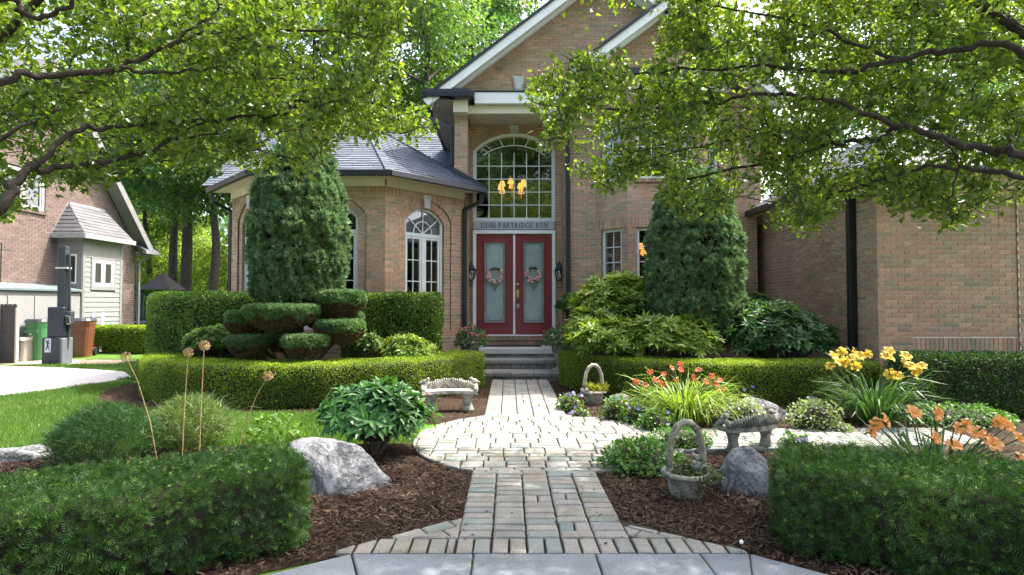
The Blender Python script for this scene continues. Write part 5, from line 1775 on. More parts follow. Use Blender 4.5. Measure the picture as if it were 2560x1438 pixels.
def cypress(name, c, prof, label, seed, n=30000):
    o = empty(name, (c[0], c[1], 0), 0, label, 'cypress', 'columnar clipped cypresses before the house')
    z0 = prof[0][1]
    MB().tube([(0, 0, 0), (.02, 0, z0 * .5), (0, .01, z0 + .5), (0, 0, prof[-1][1] * .8)], [.085, .07, .06, .02], 9).build('trunk', F_STEM, o)
    G = lathe_grid(prof, (0, 0, 0), seed=seed, lump=.11)
    cg = G.copy(); cg[..., :2] *= .84
    link('inner_shade_core', grid_mesh('inner_shade_core', cg), F_CORE, o)
    P, Nn = grid_samples(G, n)
    ax = np.c_[np.zeros(n), np.zeros(n), P[:, 2] - .1]
    Nn = orient(P, Nn, ax)
    # clumps: pull samples together into tufts and leave dark gaps
    tuft = .65 * noise3(P, 17, seed + 5) + .5 * noise3(P, 33, seed + 6)
    keep = rng.random(n) < np.clip(.72 + tuft * 1.1, .06, 1)
    hole = noise3(P, 3.1, seed + 9) > .78
    keep &= ~(hole & (rng.random(n) < .8))
    P, Nn, tuft = P[keep], Nn[keep], tuft[keep]
    k = len(P)
    P = P + Nn * (tuft * .06 - rng.random(k) ** 2 * .08)[:, None]
    D = norm(Nn * .6 + np.array([0, 0, .55]) + rng.normal(0, .45, (k, 3)))
    V, Fc = scatter(CYS, P, D, norm(Nn + rng.normal(0, .5, (k, 3))), rng.uniform(.05, .095, k))
    link('crown', arr_mesh('crown', V, Fc), F_CYP, o)
    return o
CYL = (-3.32, 8.85)
cypress('columnar_cypress', CYL, [(.15, 1.38), (.56, 1.48), (.65, 1.75), (.69, 2.2), (.68, 2.7), (.61, 3.2), (.48, 3.65), (.29, 4.02), (.03, 4.32)], 'columnar cypress before the bay, standing on tiered topiary pads', 3)
cypress('columnar_cypress', (3.12, 9.45), [(.3, .9), (.66, 1.05), (.75, 1.35), (.77, 1.9), (.75, 2.4), (.67, 2.85), (.53, 3.25), (.32, 3.55), (.03, 3.78)], 'columnar cypress rising behind the rhododendrons right of the door', 4)

# topiary pads under the left cypress
TP = empty('cloud_topiary', (CYL[0], CYL[1], 0), 0, 'cloud pruned juniper of flat green pads with brown undersides', 'topiary')
pads = [(705, 795, 8.35, 88, 36), (608, 812, 8.55, 40, 36), (850, 764, 8.6, 58, 40), (765, 866, 8.15, 56, 30), (622, 868, 8.4, 48, 30), (850, 832, 8.45, 62, 34), (835, 805, 8.9, 70, 26), (700, 850, 8.65, 36, 36)]
mst = MB()
for u, v, Y, hw, hh in pads:
    c = at(u, v - 2, Y); sx = hw * Y / FPX; sz = hh * .84 * Y / FPX
    L = (c.x - CYL[0], c.y - CYL[1], c.z)
    prof = [(.22, -1.0), (.5, -.85), (.74, -.5), (.93, 0), (1.02, .45), (1.0, .78), (.88, .95), (.02, 1.0)]
    pr = np.array([(r * sx, z * sz) for r, z in prof])
    G = lathe_grid(pr, L, 30, .05, int(u), 1, .8)
    cg = np.array(L) + (G - np.array(L)) * .9
    pd = link('pad', grid_mesh('pad', cg), F_CORE, TP)
    n = int(9000 * sx * (sx + sz) / .25)
    P, Nn = grid_samples(G, n); Nn = orient(P, Nn, np.array(L))
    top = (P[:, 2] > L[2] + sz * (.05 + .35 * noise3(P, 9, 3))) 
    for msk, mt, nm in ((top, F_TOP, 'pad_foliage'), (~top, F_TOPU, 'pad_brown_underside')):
        Q, Nq = P[msk], Nn[msk]; k = len(Q)
        if not k: continue
        Q = Q - Nq * (rng.random(k) ** 2 * .035 - .008)[:, None]
        D = norm(Nq * .6 + np.array([0, 0, .5]) + rng.normal(0, .5, (k, 3)))
        V, Fc = scatter(CYS, Q, D, norm(Nq + rng.normal(0, .5, (k, 3))), rng.uniform(.026, .045, k))
        link(nm, arr_mesh(nm, V, Fc), mt, pd)
    mst.tube([(0, 0, .35), (L[0] * .5, L[1] * .5, .35 + (L[2] - .35) * .35), (L[0], L[1], L[2] - sz * .4)], [.04, .03, .02], 6)
mst.build('branches', F_STEM, TP)

# ------------------------------------------------------------------ rhododendrons and other broad shrubs
def dome_pts(c, rx, ry, rz, n, seed=0, low=-.2):
    d = rdir(n * 2)
    d = d[d[:, 2] > low][:n]
    k = len(d)
    lump = 1 + .16 * noise3(d, 4, seed) + .10 * noise3(d, 9, seed + 1)
    r = lump * (1 - .35 * rng.random(k) ** 2.2)
    return np.array(c) + d * r[:, None] * np.array([rx, ry, rz]), d
def shrub(name, base, blobs, n, size, mat, label, cat, group=None, tilt=.5, nl=8, w=1.0, stem=True, core=True):
    o = empty(name, base, 0, label, cat, group)
    Ps = []; Ds = []
    tot = sum(b[3] * b[5] for b in blobs)
    for bi, (x, y, z, rx, ry, rz) in enumerate(blobs):
        k = int(n * rx * rz / tot)
        P, d = dome_pts((x, y, z), rx, ry, rz, k, bi)
        Ps.append(P); Ds.append(d)
        if core:
            m = MB(); m.ball((x, y, z), 1, 12, 8, rx * .72, ry * .72, rz * .72); m.build('inner_shade_core', F_CORE, o, smooth=True)
    P = np.vstack(Ps); d = np.vstack(Ds)
    ok = P[:, 2] > .03; P = P[ok]; d = d[ok]; k = len(P)
    axis = norm(d * .8 + np.array([0, 0, .7]) + rng.normal(0, .3, (k, 3)))
    X = norm(np.cross(axis, rdir(k)))
    ts = [whorl_t(nl, tilt, w) for _ in range(3)]
    V = []; Fc = []; b = 0
    for i in range(3):
        s = slice(i, None, 3)
        # template z axis = whorl axis: use scatter with N=axis, D=X
        v, f = scatter(ts[i], P[s], X[s], axis[s], size * rng.uniform(.75, 1.2, len(P[s])))
        V.append(v); Fc.append(f + b); b += len(v)
    link('foliage', arr_mesh('foliage', np.vstack(V), np.vstack(Fc)), mat, o)
    if stem:
        m = MB()
        for i in range(14):
            q = P[rng.integers(k)]
            m.tube([(q[0] * .15, q[1] * .15, 0), (q[0] * .5, q[1] * .5, q[2] * .5), tuple(q)], [.018, .012, .006], 5)
        m.build('stems', F_STEM, o)
    return o
def sb(u0, u1, v0, v1, Y):     # pixel box at a depth -> centre and radii
    a = at(u0, v1, Y); b = at(u1, v0, Y)
    return (a + b) / 2, (b.x - a.x) / 2, (b.z - a.z) / 2
def shrub_px(boxes, base_uv, Y0, **kw):
    base = at(*base_uv, Y0); base.z = 0
    bl = []
    for (u0, u1, v0, v1, Y, ry) in boxes:
        c, rx, rz = sb(u0, u1, v0, v1, Y)
        bl.append((c.x - base.x, c.y - base.y, c.z, rx, ry, rz))
    return shrub(base=base, blobs=bl, **kw)
shrub_px([(1450, 1640, 690, 840, 9.9, .55), (1425, 1560, 770, 880, 9.6, .5)], (1540, 880), 9.8, name='rhododendron', n=720, size=.158, mat=F_RHO_L,
         label='tall yellow green rhododendron under the right bay window', cat='shrub', group='rhododendrons right of the door')
shrub_px([(1430, 1620, 800, 925, 9.1, .5), (1560, 1790, 795, 930, 8.9, .5)], (1600, 900), 9.0, name='rhododendron', n=720, size=.158, mat=F_RHO_L,
         label='wide low rhododendron with pale tips behind the right boxwood hedge', cat='shrub', group='rhododendrons right of the door')
shrub_px([(1810, 2070, 775, 935, 8.9, .55), (1850, 2000, 762, 850, 9.1, .4)], (1940, 900), 8.9, name='rhododendron', n=900, size=.16, mat=F_RHO_D,
         label='dark green rhododendron before the garage side wall', cat='shrub', group='rhododendrons right of the door')
shrub_px([(1850, 1930, 735, 800, 10.4, .3)], (1890, 800), 10.4, name='yew_shrub', n=420, size=.07, mat=F_YEW2, label='small dark clipped shrub between cypress and garage wall', cat='shrub', nl=7)
shrub_px([(1395, 1470, 735, 800, 11.2, .28)], (1430, 800), 11.2, name='yew_shrub', n=420, size=.07, mat=F_YEW2, label='small dark round shrub at the brick wall right of the door', cat='shrub', nl=7)
shrub_px([(945, 1085, 842, 925, 9.1, .32)], (1015, 900), 9.1, name='azalea_bush', n=210, size=.12, mat=F_RHO_L, label='small bright yellow green bush below the clipped hedge left of the steps', cat='shrub')
shrub_px([(470, 590, 820, 900, 8.9, .4)], (530, 890), 8.9, name='euonymus_bush', n=800, size=.06, mat=F_EUON, label='loose green bush between the tall hedge and the topiary pads', cat='shrub', nl=6, w=1.6)
shrub_px([(895, 960, 835, 900, 9.0, .2)], (925, 890), 9.0, name='euonymus_bush', n=170, size=.06, mat=F_EUON, label='thin leafy sprig between the topiary and the yellow green bush', cat='shrub', nl=6, w=1.6, core=False)

# ------------------------------------------------------------------ peony
F_PEO = foliage('peony_leaf', [(0.0252, 0.0878, 0.0264), (0.049, 0.1418, 0.0384), (0.084, 0.2025, 0.054)], .3, (1.5, 1.5, .6), .38, 2, .3, .4)
g = gr(935, 1138)
shrub('peony', g, [(0, .05, .34, .46, .42, .30)], 250, .155, F_PEO, 'lush green peony bush standing behind the left boulder', 'peony', tilt=.35, nl=7, w=1.25, core=True)
# ------------------------------------------------------------------ strap-leaved plants
def straps(n, L, w, spread, droop, seed, seg=6, base_r=.08, up=1.0):
    """arching strap leaves from one base -> V,F"""
    rs = np.random.default_rng(seed)
    V = []; Fc = []; b = 0
    for i in range(n):
        a_ = rs.uniform(0, 2 * PI); out = rs.uniform(.15, 1) * spread
        l = L * rs.uniform(.6, 1.1); ww = w * rs.uniform(.7, 1.2)
        dirh = np.array([math.cos(a_), math.sin(a_), 0]); side = np.array([-math.sin(a_), math.cos(a_), 0]) + rs.normal(0, .25, 3)
        side /= np.linalg.norm(side)
        p = dirh * base_r * rs.random(); ang = math.atan2(1.0 * up, out)      # start elevation
        for k in range(seg + 1):
            t = k / seg
            wk = ww * (1 - t) ** .6 * (0.7 + .3 * min(1, t * 4)) + .0008
            V += [p - side * wk / 2, p + side * wk / 2]
            e = ang - droop * (t ** 1.5) * (1 + .4 * rs.normal())
            p = p + (dirh * math.cos(e) + np.array([0, 0, math.sin(e)])) * l / seg
            p[2] = max(p[2], .01)
        for k in range(seg):
            q = b + 2 * k
            Fc += [(q, q + 1, q + 3), (q, q + 3, q + 2)]
        b += 2 * (seg + 1)
    return np.array(V), np.array(Fc)

def lily_flower(mb, c, d, r, seed, curl=.5):
    """six-petal trumpet at c opening along d"""
    rs = random.Random(seed)
    d = Vector(d).normalized(); x = d.orthogonal().normalized(); y = d.cross(x)
    for k in range(6):
        a_ = PI / 3 * k + rs.uniform(-.1, .1)
        o_ = x * math.cos(a_) + y * math.sin(a_)
        s = -x * math.sin(a_) + y * math.cos(a_)
        w = r * (.30 if k % 2 else .40)
        pts = []
        for t, rad, hgt, ww in ((0, .04, -.55, .12), (.35, .22, -.12, .75), (.7, .66, .12, 1.0), (.9, .93, .10 - .12 * curl, .7), (1, 1.05, .02 - .25 * curl, .05)):
            base = Vector(c) + o_ * rad * r + d * hgt * r
            ruffle = rs.uniform(-.04, .04) * r
            pts += [base - s * w * ww + d * (.06 * r + ruffle), base + d * -.02 * r, base + s * w * ww + d * (.06 * r - ruffle)]
        fs = []
        for i in range(4):
            q = 3 * i
            fs += [(q, q + 1, q + 4, q + 3), (q + 1, q + 2, q + 5, q + 4)]
        mb.add(pts, fs)
def petal_mat(name, cols, throat=None):
    m = foliage(name, cols, .38, (1.15, 1.1, .9), .5, 3, .3, .3)
    return m
F_LILY_LEAF = foliage('daylily_leaf_yellowgreen', [(0.09, 0.182, 0.024), (0.165, 0.266, 0.036), (0.285, 0.35, 0.072)], .42, (1.4, 1.4, .5), .4, 3, .3)  # yellow green leaf colour of the red-flowered clump
F_LILY_LEAF2 = foliage('daylily_leaf_green', [(.03, .09, .02), (.055, .13, .035), (.09, .17, .055)], .35, (1.4, 1.4, .6), .4, 3, .3)
P_YEL = petal_mat('yellow_petal', [(.62, .42, .04), (.75, .55, .08), (.80, .66, .20)])
P_PEA = petal_mat('peach_petal', [(.74, .27, .07), (.80, .36, .11), (.84, .46, .18)])
P_RED = petal_mat('red_orange_petal', [(.55, .08, .03), (.65, .16, .04), (.60, .10, .08), (.75, .30, .05)])
P_YTH = plain('yellow_throat', (.75, .50, .06), .6, .1, 10)
def daylily(g, label, leafmat, petal, n_leaf, L, w, flowers, fr, seed, spread=.9, droop=1.9, stem_lean=.25, throat=True, base_r=.08):
    """flowers: list of world positions"""
    o = empty('daylily', g, 0, label, 'daylily')
    V, Fc = straps(n_leaf, L, w, spread, droop, seed, base_r=base_r)
    link('leaves', arr_mesh('leaves', V, Fc), leafmat, o)
    rs = random.Random(seed)
    st = MB()
    for i, q in enumerate(flowers):
        p = Vector(q) - Vector(g)
        mb = MB()
        dirc = Vector((rs.uniform(-.7, .7), -rs.uniform(.35, 1.0), rs.uniform(.1, .9)))
        lily_flower(mb, p, dirc, fr * rs.uniform(.85, 1.1), seed * 50 + i)
        fl = mb.build('flower', petal, o)
        if throat:
            tm = MB(); dn = dirc.normalized(); tm.ball(p - dn * fr * .1, fr * .16, 6, 5); 
            for k in range(4):
                tm.tube([p - dn * fr * .3, p + dn * fr * .25 + Vector((rs.uniform(-.2, .2), rs.uniform(-.1, .1), rs.uniform(-.2, .2))) * fr], .0025, 3)
            tm.build('stamens', P_YTH, fl)
        b0 = Vector((rs.uniform(-.06, .06), rs.uniform(-.06, .06), 0))
        e = p - dirc.normalized() * fr * .5
        st.tube([b0, b0.lerp(e, .5) + Vector((0, 0, .06)), e], [.006, .005, .004], 5)
        for k in range(2):      # buds
            bp = e + Vector((rs.uniform(-.05, .05), rs.uniform(-.03, .03), rs.uniform(-.01, .05)))
            st.tube([e, bp, bp + (bp - e).normalized() * .045], [.003, .008, .001], 5)
    st.build('stalks', F_GSTEM, o)
    return o
def flw(pts, Y0, dy=.15, seed=0):
    rs = random.Random(seed)
    return [at(u, v, Y0 + rs.uniform(-dy, dy)) for u, v in pts]
daylily(gr(1715, 1052), 'yellow-leaved daylily clump with small red and orange flowers beside the walk', F_LILY_LEAF, P_RED, 560, .86, .020,
        flw([(1590, 955), (1612, 962), (1640, 950), (1660, 935), (1680, 920), (1702, 925), (1690, 950), (1745, 925), (1765, 955), (1780, 940), (1800, 950), (1808, 975), (1795, 978), (1700, 912), (1625, 930), (1655, 960), (1790, 960), (1735, 945)], 6.75, .22, 3), .042, 3, .95, 2.2, base_r=.30)
daylily(gr(2190, 1060), 'tall daylily with clusters of yellow flowers before the garage wall', F_LILY_LEAF2, P_YEL, 280, .92, .022,
        flw([(2075, 915), (2092, 905), (2105, 880), (2110, 905), (2128, 895), (2140, 915), (2150, 890), (2135, 880), (2170, 885), (2215, 890), (2222, 878), (2228, 895), (2262, 905), (2275, 915), (2225, 935), (2245, 940), (2290, 925), (2305, 915), (2290, 940), (2265, 890), (2085, 890)], 6.6, .18, 4), .064, 4, .9, 1.9, base_r=.22)
daylily(at(2330, 1150, 4.15) * 1.0 - Vector((0, 0, at(2330, 1150, 4.15).z)), 'daylily clump with large peach flowers behind the right yew hedge', F_LILY_LEAF2, P_PEA, 260, .74, .024,
        flw([(2285, 1030), (2345, 1035), (2192, 1060), (2180, 1080), (2395, 1070), (2415, 1065), (2485, 1110), (2440, 1080), (2520, 1065), (2500, 1055), (2470, 1095), (2385, 1112), (2550, 1095), (2555, 1150), (2215, 1050), (2340, 1095)], 3.75, .2, 5), .052, 5, .95, 1.7, base_r=.34)
# ------------------------------------------------------------------ feathery clumps at the left
F_FEA = foliage('threadleaf_dark', [(0.0252, 0.077, 0.024), (0.049, 0.119, 0.036), (0.077, 0.154, 0.042)], .25, None, .5, 3, .3)
F_FEA2 = foliage('threadleaf_pale', [(0.0585, 0.117, 0.036), (0.1105, 0.169, 0.054), (0.195, 0.234, 0.096)], .3, None, .5, 3, .3)
for g, label, mat, R_, H_, sd in ((gr(262, 1160), 'dark feathery threadleaf clump behind the left yew hedge', F_FEA, .42, .52, 8), (gr(478, 1118), 'pale green feathery threadleaf clump among the dry allium stalks', F_FEA2, .36, .50, 9)):
    o = empty('threadleaf_plant', g, 0, label, 'perennial', 'feathery clumps at the lawn edge')
    V, Fc = straps(210, .62, .006, 1.0, 1.3, sd, 5, R_ * .7)
    # feathers: fine threads along stems
    rs = np.random.default_rng(sd)
    n = 5200
    a_ = rs.uniform(0, 2 * PI, n); rr = R_ * np.sqrt(rs.random(n)); hmax = H_ * (1 - .45 * (rr / R_) ** 2)
    P = np.stack([rr * np.cos(a_), rr * np.sin(a_), hmax * (1 - .75 * rs.random(n) ** 1.8)], -1)
    D = norm(np.c_[P[:, :2] * 1.6, np.full(n, .5)] + rs.normal(0, .55, (n, 3)))
    V2, F2 = scatter(T_NEEDLE, P, D, rdir(n), rs.uniform(.06, .11, n))
    link('foliage', arr_mesh('foliage', np.vstack([V, V2]), np.vstack([Fc, F2 + len(V)])), mat, o)
# dry alliums
F_DRY = plain('dry_straw', (.40, .27, .12), .85, .25, 20)
for (u0, v0, u1, v1, rp, lab) in ((395, 1130, 315, 892, 15, 'dry allium stalk leaning left, its head over the hedge corner'), (455, 1128, 471, 882, 14, 'dry allium stalk, left of the upright pair before the hedge'), (498, 1122, 511, 864, 16, 'tallest dry allium stalk, right of the upright pair'), (588, 1110, 670, 940, 15, 'dry allium stalk bending right with a round straw head')):
    Y = 5.05
    b = gr(u0, v0); b = Vector((at(u0, v0, Y).x, Y, .0)); e = at(u1, v1, Y)
    o = empty('dry_allium', b, 0, lab, 'allium', 'dried allium seed heads')
    q = e - b
    pts = [Vector((0, 0, 0)), Vector((q.x * .25, 0, q.z * .4)), Vector((q.x * .65, 0, q.z * .78)), q]
    MB().tube(pts, [.0045, .0045, .004, .003], 6).build('stalk', F_DRY, o)
    hd = MB(); R_ = rp * .88 * Y / FPX
    for k in range(64):
        d = Vector(rdir(1)[0])
        hd.tube([q + d * R_ * .1, q + d * R_ * .82], .001, 3, False)
        s = R_ * .17
        for j in range(3):
            tt = d + Vector(rdir(1)[0]) * .28
            hd.tube([q + d * R_ * .78, q + tt.normalized() * R_], [.0026, .0008], 3, False)
    hd.build('seed_head', F_DRY, o)

# ------------------------------------------------------------------ mounds, pansies
F_GER = foliage('cranesbill_leaf', [(0.042, 0.1148, 0.0216), (0.077, 0.1823, 0.036), (0.14, 0.2565, 0.06)], .3, None, .45, 3, .35)
F_PAN = foliage('pansy_leaf', [(.05, .13, .02), (.09, .19, .03), (.17, .25, .05)], .38, (1.4, 1.4, .5), .4, 3, .35)
F_ALY = foliage('silvery_leaf', [(.12, .19, .06), (.20, .27, .10), (.30, .34, .17)], .35, None, .5, 3, .35)
P_PUR = petal_mat('violet_petal', [(.20, .14, .55), (.30, .22, .65), (.45, .38, .72)])
P_BLU = petal_mat('blue_petal', [(.12, .13, .55), (.22, .25, .68), (.40, .42, .75)])
P_WHT = petal_mat('pale_petal', [(.62, .62, .68), (.75, .74, .76)])
def mound(name, g, rx, ry, h, n, size, mat, label, cat, petals=None, nf=0, group=None, fs=.02, t=T_LEAF, core=True):
    o = empty(name, g, 0, label, cat, group)
    P, d = dome_pts((0, 0, h * .15), rx, ry, h * .85, n, int(rx * 100), -.05)
    k = len(P)
    D = norm(d * .6 + rng.normal(0, .7, (k, 3)) + np.array([0, 0, .2])); N2 = norm(d * .6 + np.array([0, 0, .8]) + rng.normal(0, .45, (k, 3)))
    V, Fc = scatter(t, P, D, N2, size * rng.uniform(.7, 1.3, k))
    link('foliage', arr_mesh('foliage', V, Fc), mat, o)
    if core:
        m = MB(); m.ball((0, 0, h * .1), 1, 10, 6, rx * .75, ry * .75, h * .7); m.build('inner_shade_mound', F_CORE, o, smooth=True)
    if nf:
        P, d = dome_pts((0, 0, h * .2), rx * .98, ry * .98, h * .98, nf, 5, .1)
        for i in range(len(P)):
            m = MB()
            c = Vector(P[i]); dd = Vector((rng.normal(0, .4), -1 + rng.normal(0, .3), .7)).normalized()
            x = dd.orthogonal().normalized(); y = dd.cross(x)
            for q in range(5):
                a_ = 2 * PI * q / 5
                o_ = x * math.cos(a_) + y * math.sin(a_); s = -x * math.sin(a_) + y * math.cos(a_)
                m.add([c, c + o_ * fs * .6 + s * fs * .55, c + o_ * fs * 1.1 + dd * fs * .15, c + o_ * fs * .6 - s * fs * .55], [(0,1,2,3)])
            m.build('flower', petals, o)
    return o
mound('cranesbill', gr(1605, 1172), .34, .32, .26, 1500, .038, F_GER, 'low green leafy mound beside the large stone basket', 'ground cover')
mound('cranesbill', gr(1700, 1120), .32, .2, .20, 800, .034, F_GER, 'low leafy mound behind the handle of the large stone basket', 'ground cover')
mound('cranesbill', gr(2400, 1062), .62, .34, .24, 1500, .04, F_GER, 'spreading low green plant before the dark right hedge', 'ground cover')
G_ = 'violet and blue flower clumps along the walk'
mound('pansy', gr(1425, 1028), .18, .16, .24, 340, .035, F_PAN, 'violet flower clump by the walk, left of the small basket', 'flowers', P_PUR, 12, G_, .024)
mound('pansy', gr(1452, 1046), .12, .10, .12, 160, .033, F_PAN, 'small pale violet clump at the walk edge, nearest the path corner', 'flowers', P_PUR, 7, G_, .022)
mound('pansy', gr(1545, 1052), .22, .17, .30, 460, .042, F_PAN, 'leafy blue flower clump at the left foot of the red daylily', 'flowers', P_BLU, 9, G_, .022)
mound('pansy', gr(1596, 1062), .23, .17, .28, 460, .042, F_PAN, 'leafy blue flower clump in the middle of the row below the red daylily', 'flowers', P_BLU, 8, G_, .022)
mound('pansy', gr(1640, 1078), .22, .16, .24, 420, .042, F_PAN, 'bright yellow green clump at the right end of the row by the paving', 'flowers', P_BLU, 4, G_, .02)
mound('pansy', gr(1885, 1012), .40, .2, .42, 800, .035, F_ALY, 'blue flowers with silvery leaves behind the far boulder', 'flowers', P_BLU, 34, G_, .026)
mound('pansy', gr(1860, 1066), .28, .18, .32, 700, .03, F_ALY, 'silvery white clump in front of the far boulder behind the right bench', 'flowers', P_WHT, 16, G_, .014)
mound('pansy', gr(2035, 1075), .32, .2, .34, 700, .034, F_ALY, 'silvery white clump between right bench and yellow daylily', 'flowers', P_WHT, 18, G_, .015)
mound('pansy', gr(2095, 1082), .16, .12, .12, 200, .034, F_ALY, 'small low pale clump just right of the silvery one', 'flowers', P_WHT, 8, G_, .014)
mound('pansy', gr(1985, 1118), .15, .10, .13, 120, .045, F_GER, 'small clump with big violet blooms right of the right bench', 'flowers', P_PUR, 5, G_, .035)
mound('rose_seedling', gr(690, 1105), .28, .2, .30, 220, .05, F_PAN, 'loose light green weeds in the lawn left of the peony', 'plant', None, 0, None, t=T_LEAF, core=False)
# ------------------------------------------------------------------ stone ornaments
def mat_stone(name, lo, hi, moss=None, scale=14, bm=.006, wet=None):
    m, nt, b = newmat(name)
    n = noise_tex(nt, scale, 8, .68)
    c = ramp(nt, [(.3, *lo), (.68, *hi)], n)
    if moss:
        n2 = noise_tex(nt, 5, 5, .65)
        c = mixcol(nt, c, moss, ramp(nt, [(.48, 0, 0, 0), (.66, .85, .85, .85)], n2))
    n3 = noise_tex(nt, scale * 7, 6, .7)
    c = mixcol(nt, c, mixcol(nt, c, (.45, .45, .45), 1.0, 'MULTIPLY'), ramp(nt, [(.48, 0, 0, 0), (.66, 1, 1, 1)], n3))
    n4 = noise_tex(nt, 2.6, 7, .62, dist=1.6)
    c = mixcol(nt, c, mixcol(nt, c, (.42, .42, .43), 1.0, 'MULTIPLY'), ramp(nt, [(.46, 0, 0, 0), (.52, 1, 1, 1), (.58, 0, 0, 0)], n4))
    nt.links.new(c, b.inputs['Base Color'])
    b.inputs['Roughness'].default_value = .92
    b.inputs['Specular IOR Level'].default_value = .25
    bump(nt, b, n3, bm)
    return m
S_CREAM = mat_stone('cream_cast_stone', (.40, .36, .30), (.60, .55, .47), None, 20)
S_MOSS = mat_stone('mossy_cast_stone', (.22, .22, .17), (.42, .41, .34), (.11, .13, .045), 18)
S_TERRA = mat_stone('weathered_basket_stone', (.24, .22, .17), (.44, .40, .32), (.17, .17, .08), 22)
S_BLUE = mat_stone('grey_granite', (.19, .195, .205), (.38, .385, .39), (.17, .175, .18), 6, .025)
S_BENCH = mat_stone('pale_bench_stone', (.33, .31, .27), (.58, .54, .48), None, 26)

def weave_body(m, r0, r1, h, n=48, rows=12):
    b0 = len(m.v)
    for i in range(rows * 2 + 1):
        t = i / (rows * 2)
        r = r0 + (r1 - r0) * (t ** .8)
        for k in range(n):
            a_ = 2 * PI * k / n
            w = .0055 * math.sin(k * PI / 2 + (i // 2) * PI) * (1 if i % 2 else .3)
            m.v.append(((r + w) * math.cos(a_), (r + w) * math.sin(a_), h * t))
    for i in range(rows * 2):
        for k in range(n):
            k2 = (k + 1) % n
            m.f.append((b0 + i*n + k, b0 + i*n + k2, b0 + (i+1)*n + k2, b0 + (i+1)*n + k)); m.m.append(0)
    m.f.append(tuple(b0 + k for k in range(n))[::-1]); m.m.append(0)
def rope(m, pts, R, twist, n=10, strands=3, amp=.3, closed=False):
    P = [Vector(p) for p in pts]
    b0 = len(m.v); L = len(P); prev = None
    for i, p in enumerate(P):
        d = (P[min(i+1, L-1)] - P[max(i-1, 0)]).normalized() if not closed else (P[(i+1) % L] - P[i-1]).normalized()
        x = (prev - d * prev.dot(d)).normalized() if prev else d.orthogonal().normalized()
        prev = x; y = d.cross(x)
        for k in range(n):
            t = 2 * PI * k / n
            r = R * (1 - amp * .5 + amp * .5 * math.cos(strands * (t + twist * i)))
            m.v.append(tuple(p + (x * math.cos(t) + y * math.sin(t)) * r))
    for i in range(L - (0 if closed else 1)):
        for k in range(n):
            i2 = (i + 1) % L; k2 = (k + 1) % n
            m.f.append((b0 + i*n + k, b0 + i*n + k2, b0 + i2*n + k2, b0 + i2*n + k)); m.m.append(0)
def basket(g, rz, label, smat, plant):
    o = empty('stone_basket', g, rz, label, 'planter', 'stone flower baskets beside the walk')
    m = MB(); weave_body(m, .105, .150, .17); m.build('body', smat, o, smooth=True)
    m = MB(); rope(m, [(.162 * math.cos(2*PI*i/48), .162 * math.sin(2*PI*i/48), .178) for i in range(48)], .024, .55, 10, 3, .3, True); m.build('rim', smat, o, smooth=True)
    m = MB(); pts = []
    for i in range(41):
        t = PI * i / 40
        pts.append((.135 * math.cos(t) * (1 + .12 * math.sin(t)), .0, .17 + .385 * math.sin(t) ** .8))
    rope(m, pts, .029, .42, 12, 3, .34); m.build('handle', smat, o, smooth=True)
    m = MB(); m.lathe([(.15, .155), (.14, .165), (.01, .168)], 20); m.build('soil', M_MULCH, o)
    if plant == 'yellow':
        n = 420; a_ = rng.uniform(0, 2*PI, n); r = .15 * np.sqrt(rng.random(n))
        P = np.stack([r*np.cos(a_) + .04, r*np.sin(a_), .16 + .09 * rng.random(n)], -1)
        D = norm(np.stack([np.cos(a_)*.6, np.sin(a_)*.6, np.ones(n)], -1) + rng.normal(0, .3, (n, 3)))
        V, Fc = scatter(T_LANCE, P, D, rdir(n), rng.uniform(.05, .09, n))
        link('plant', arr_mesh('plant', V, Fc), foliage('lime_succulent', [(.22, .28, .03), (.34, .38, .05), (.42, .36, .06)], .35, (1.2, 1.2, .5)), o)
        for k in range(13): 
            m = MB(); t = random.uniform(2.2, 4.6); m.ball((.155 * math.cos(t), .155 * math.sin(t), .165 + random.uniform(-.02, .05)), random.uniform(.028, .042), 7, 5, 1, 1, .8)
            m.build('carved_rose', S_CREAM, o, smooth=True)
    else:
        n = 900; a_ = rng.uniform(0, 2*PI, n); r = .20 * np.sqrt(rng.random(n))
        P = np.stack([r*np.cos(a_) + .06, r*np.sin(a_), .15 + .13 * rng.random(n) * (1 - (r/.22)**2)], -1)
        V, Fc = scatter(T_LEAF, P, rdir(n) + np.array([0, 0, .2]), norm(rng.normal(0, .6, (n, 3)) + np.array([0, 0, 1])), rng.uniform(.022, .036, n))
        link('plant', arr_mesh('plant', V, Fc), foliage('trailing_leaf', [(.035, .085, .025), (.06, .12, .035), (.11, .12, .05), (.16, .10, .07)], .25), o)
        for x, y, z in ((.06, -.06, .24), (.10, .02, .27)):     # carved birds
            m = MB()
            m.ball((x, y, z), .035, 8, 6, 1.3, .9, 1); m.ball((x - .035, y - .01, z + .032), .02, 7, 5)
            m.tube([(x + .03, y, z), (x + .085, y, z - .005)], [.022, .004], 6)
            m.build('carved_bird', S_MOSS, o, smooth=True)
    return o
basket(gr(1484, 1010), .25, 'small cream stone basket with lime plants by the right boxwood hedge', S_CREAM, 'yellow')
basket(gr(1716, 1242), .15, 'large weathered stone basket with trailing greenery in the near bed', S_TERRA, 'green')

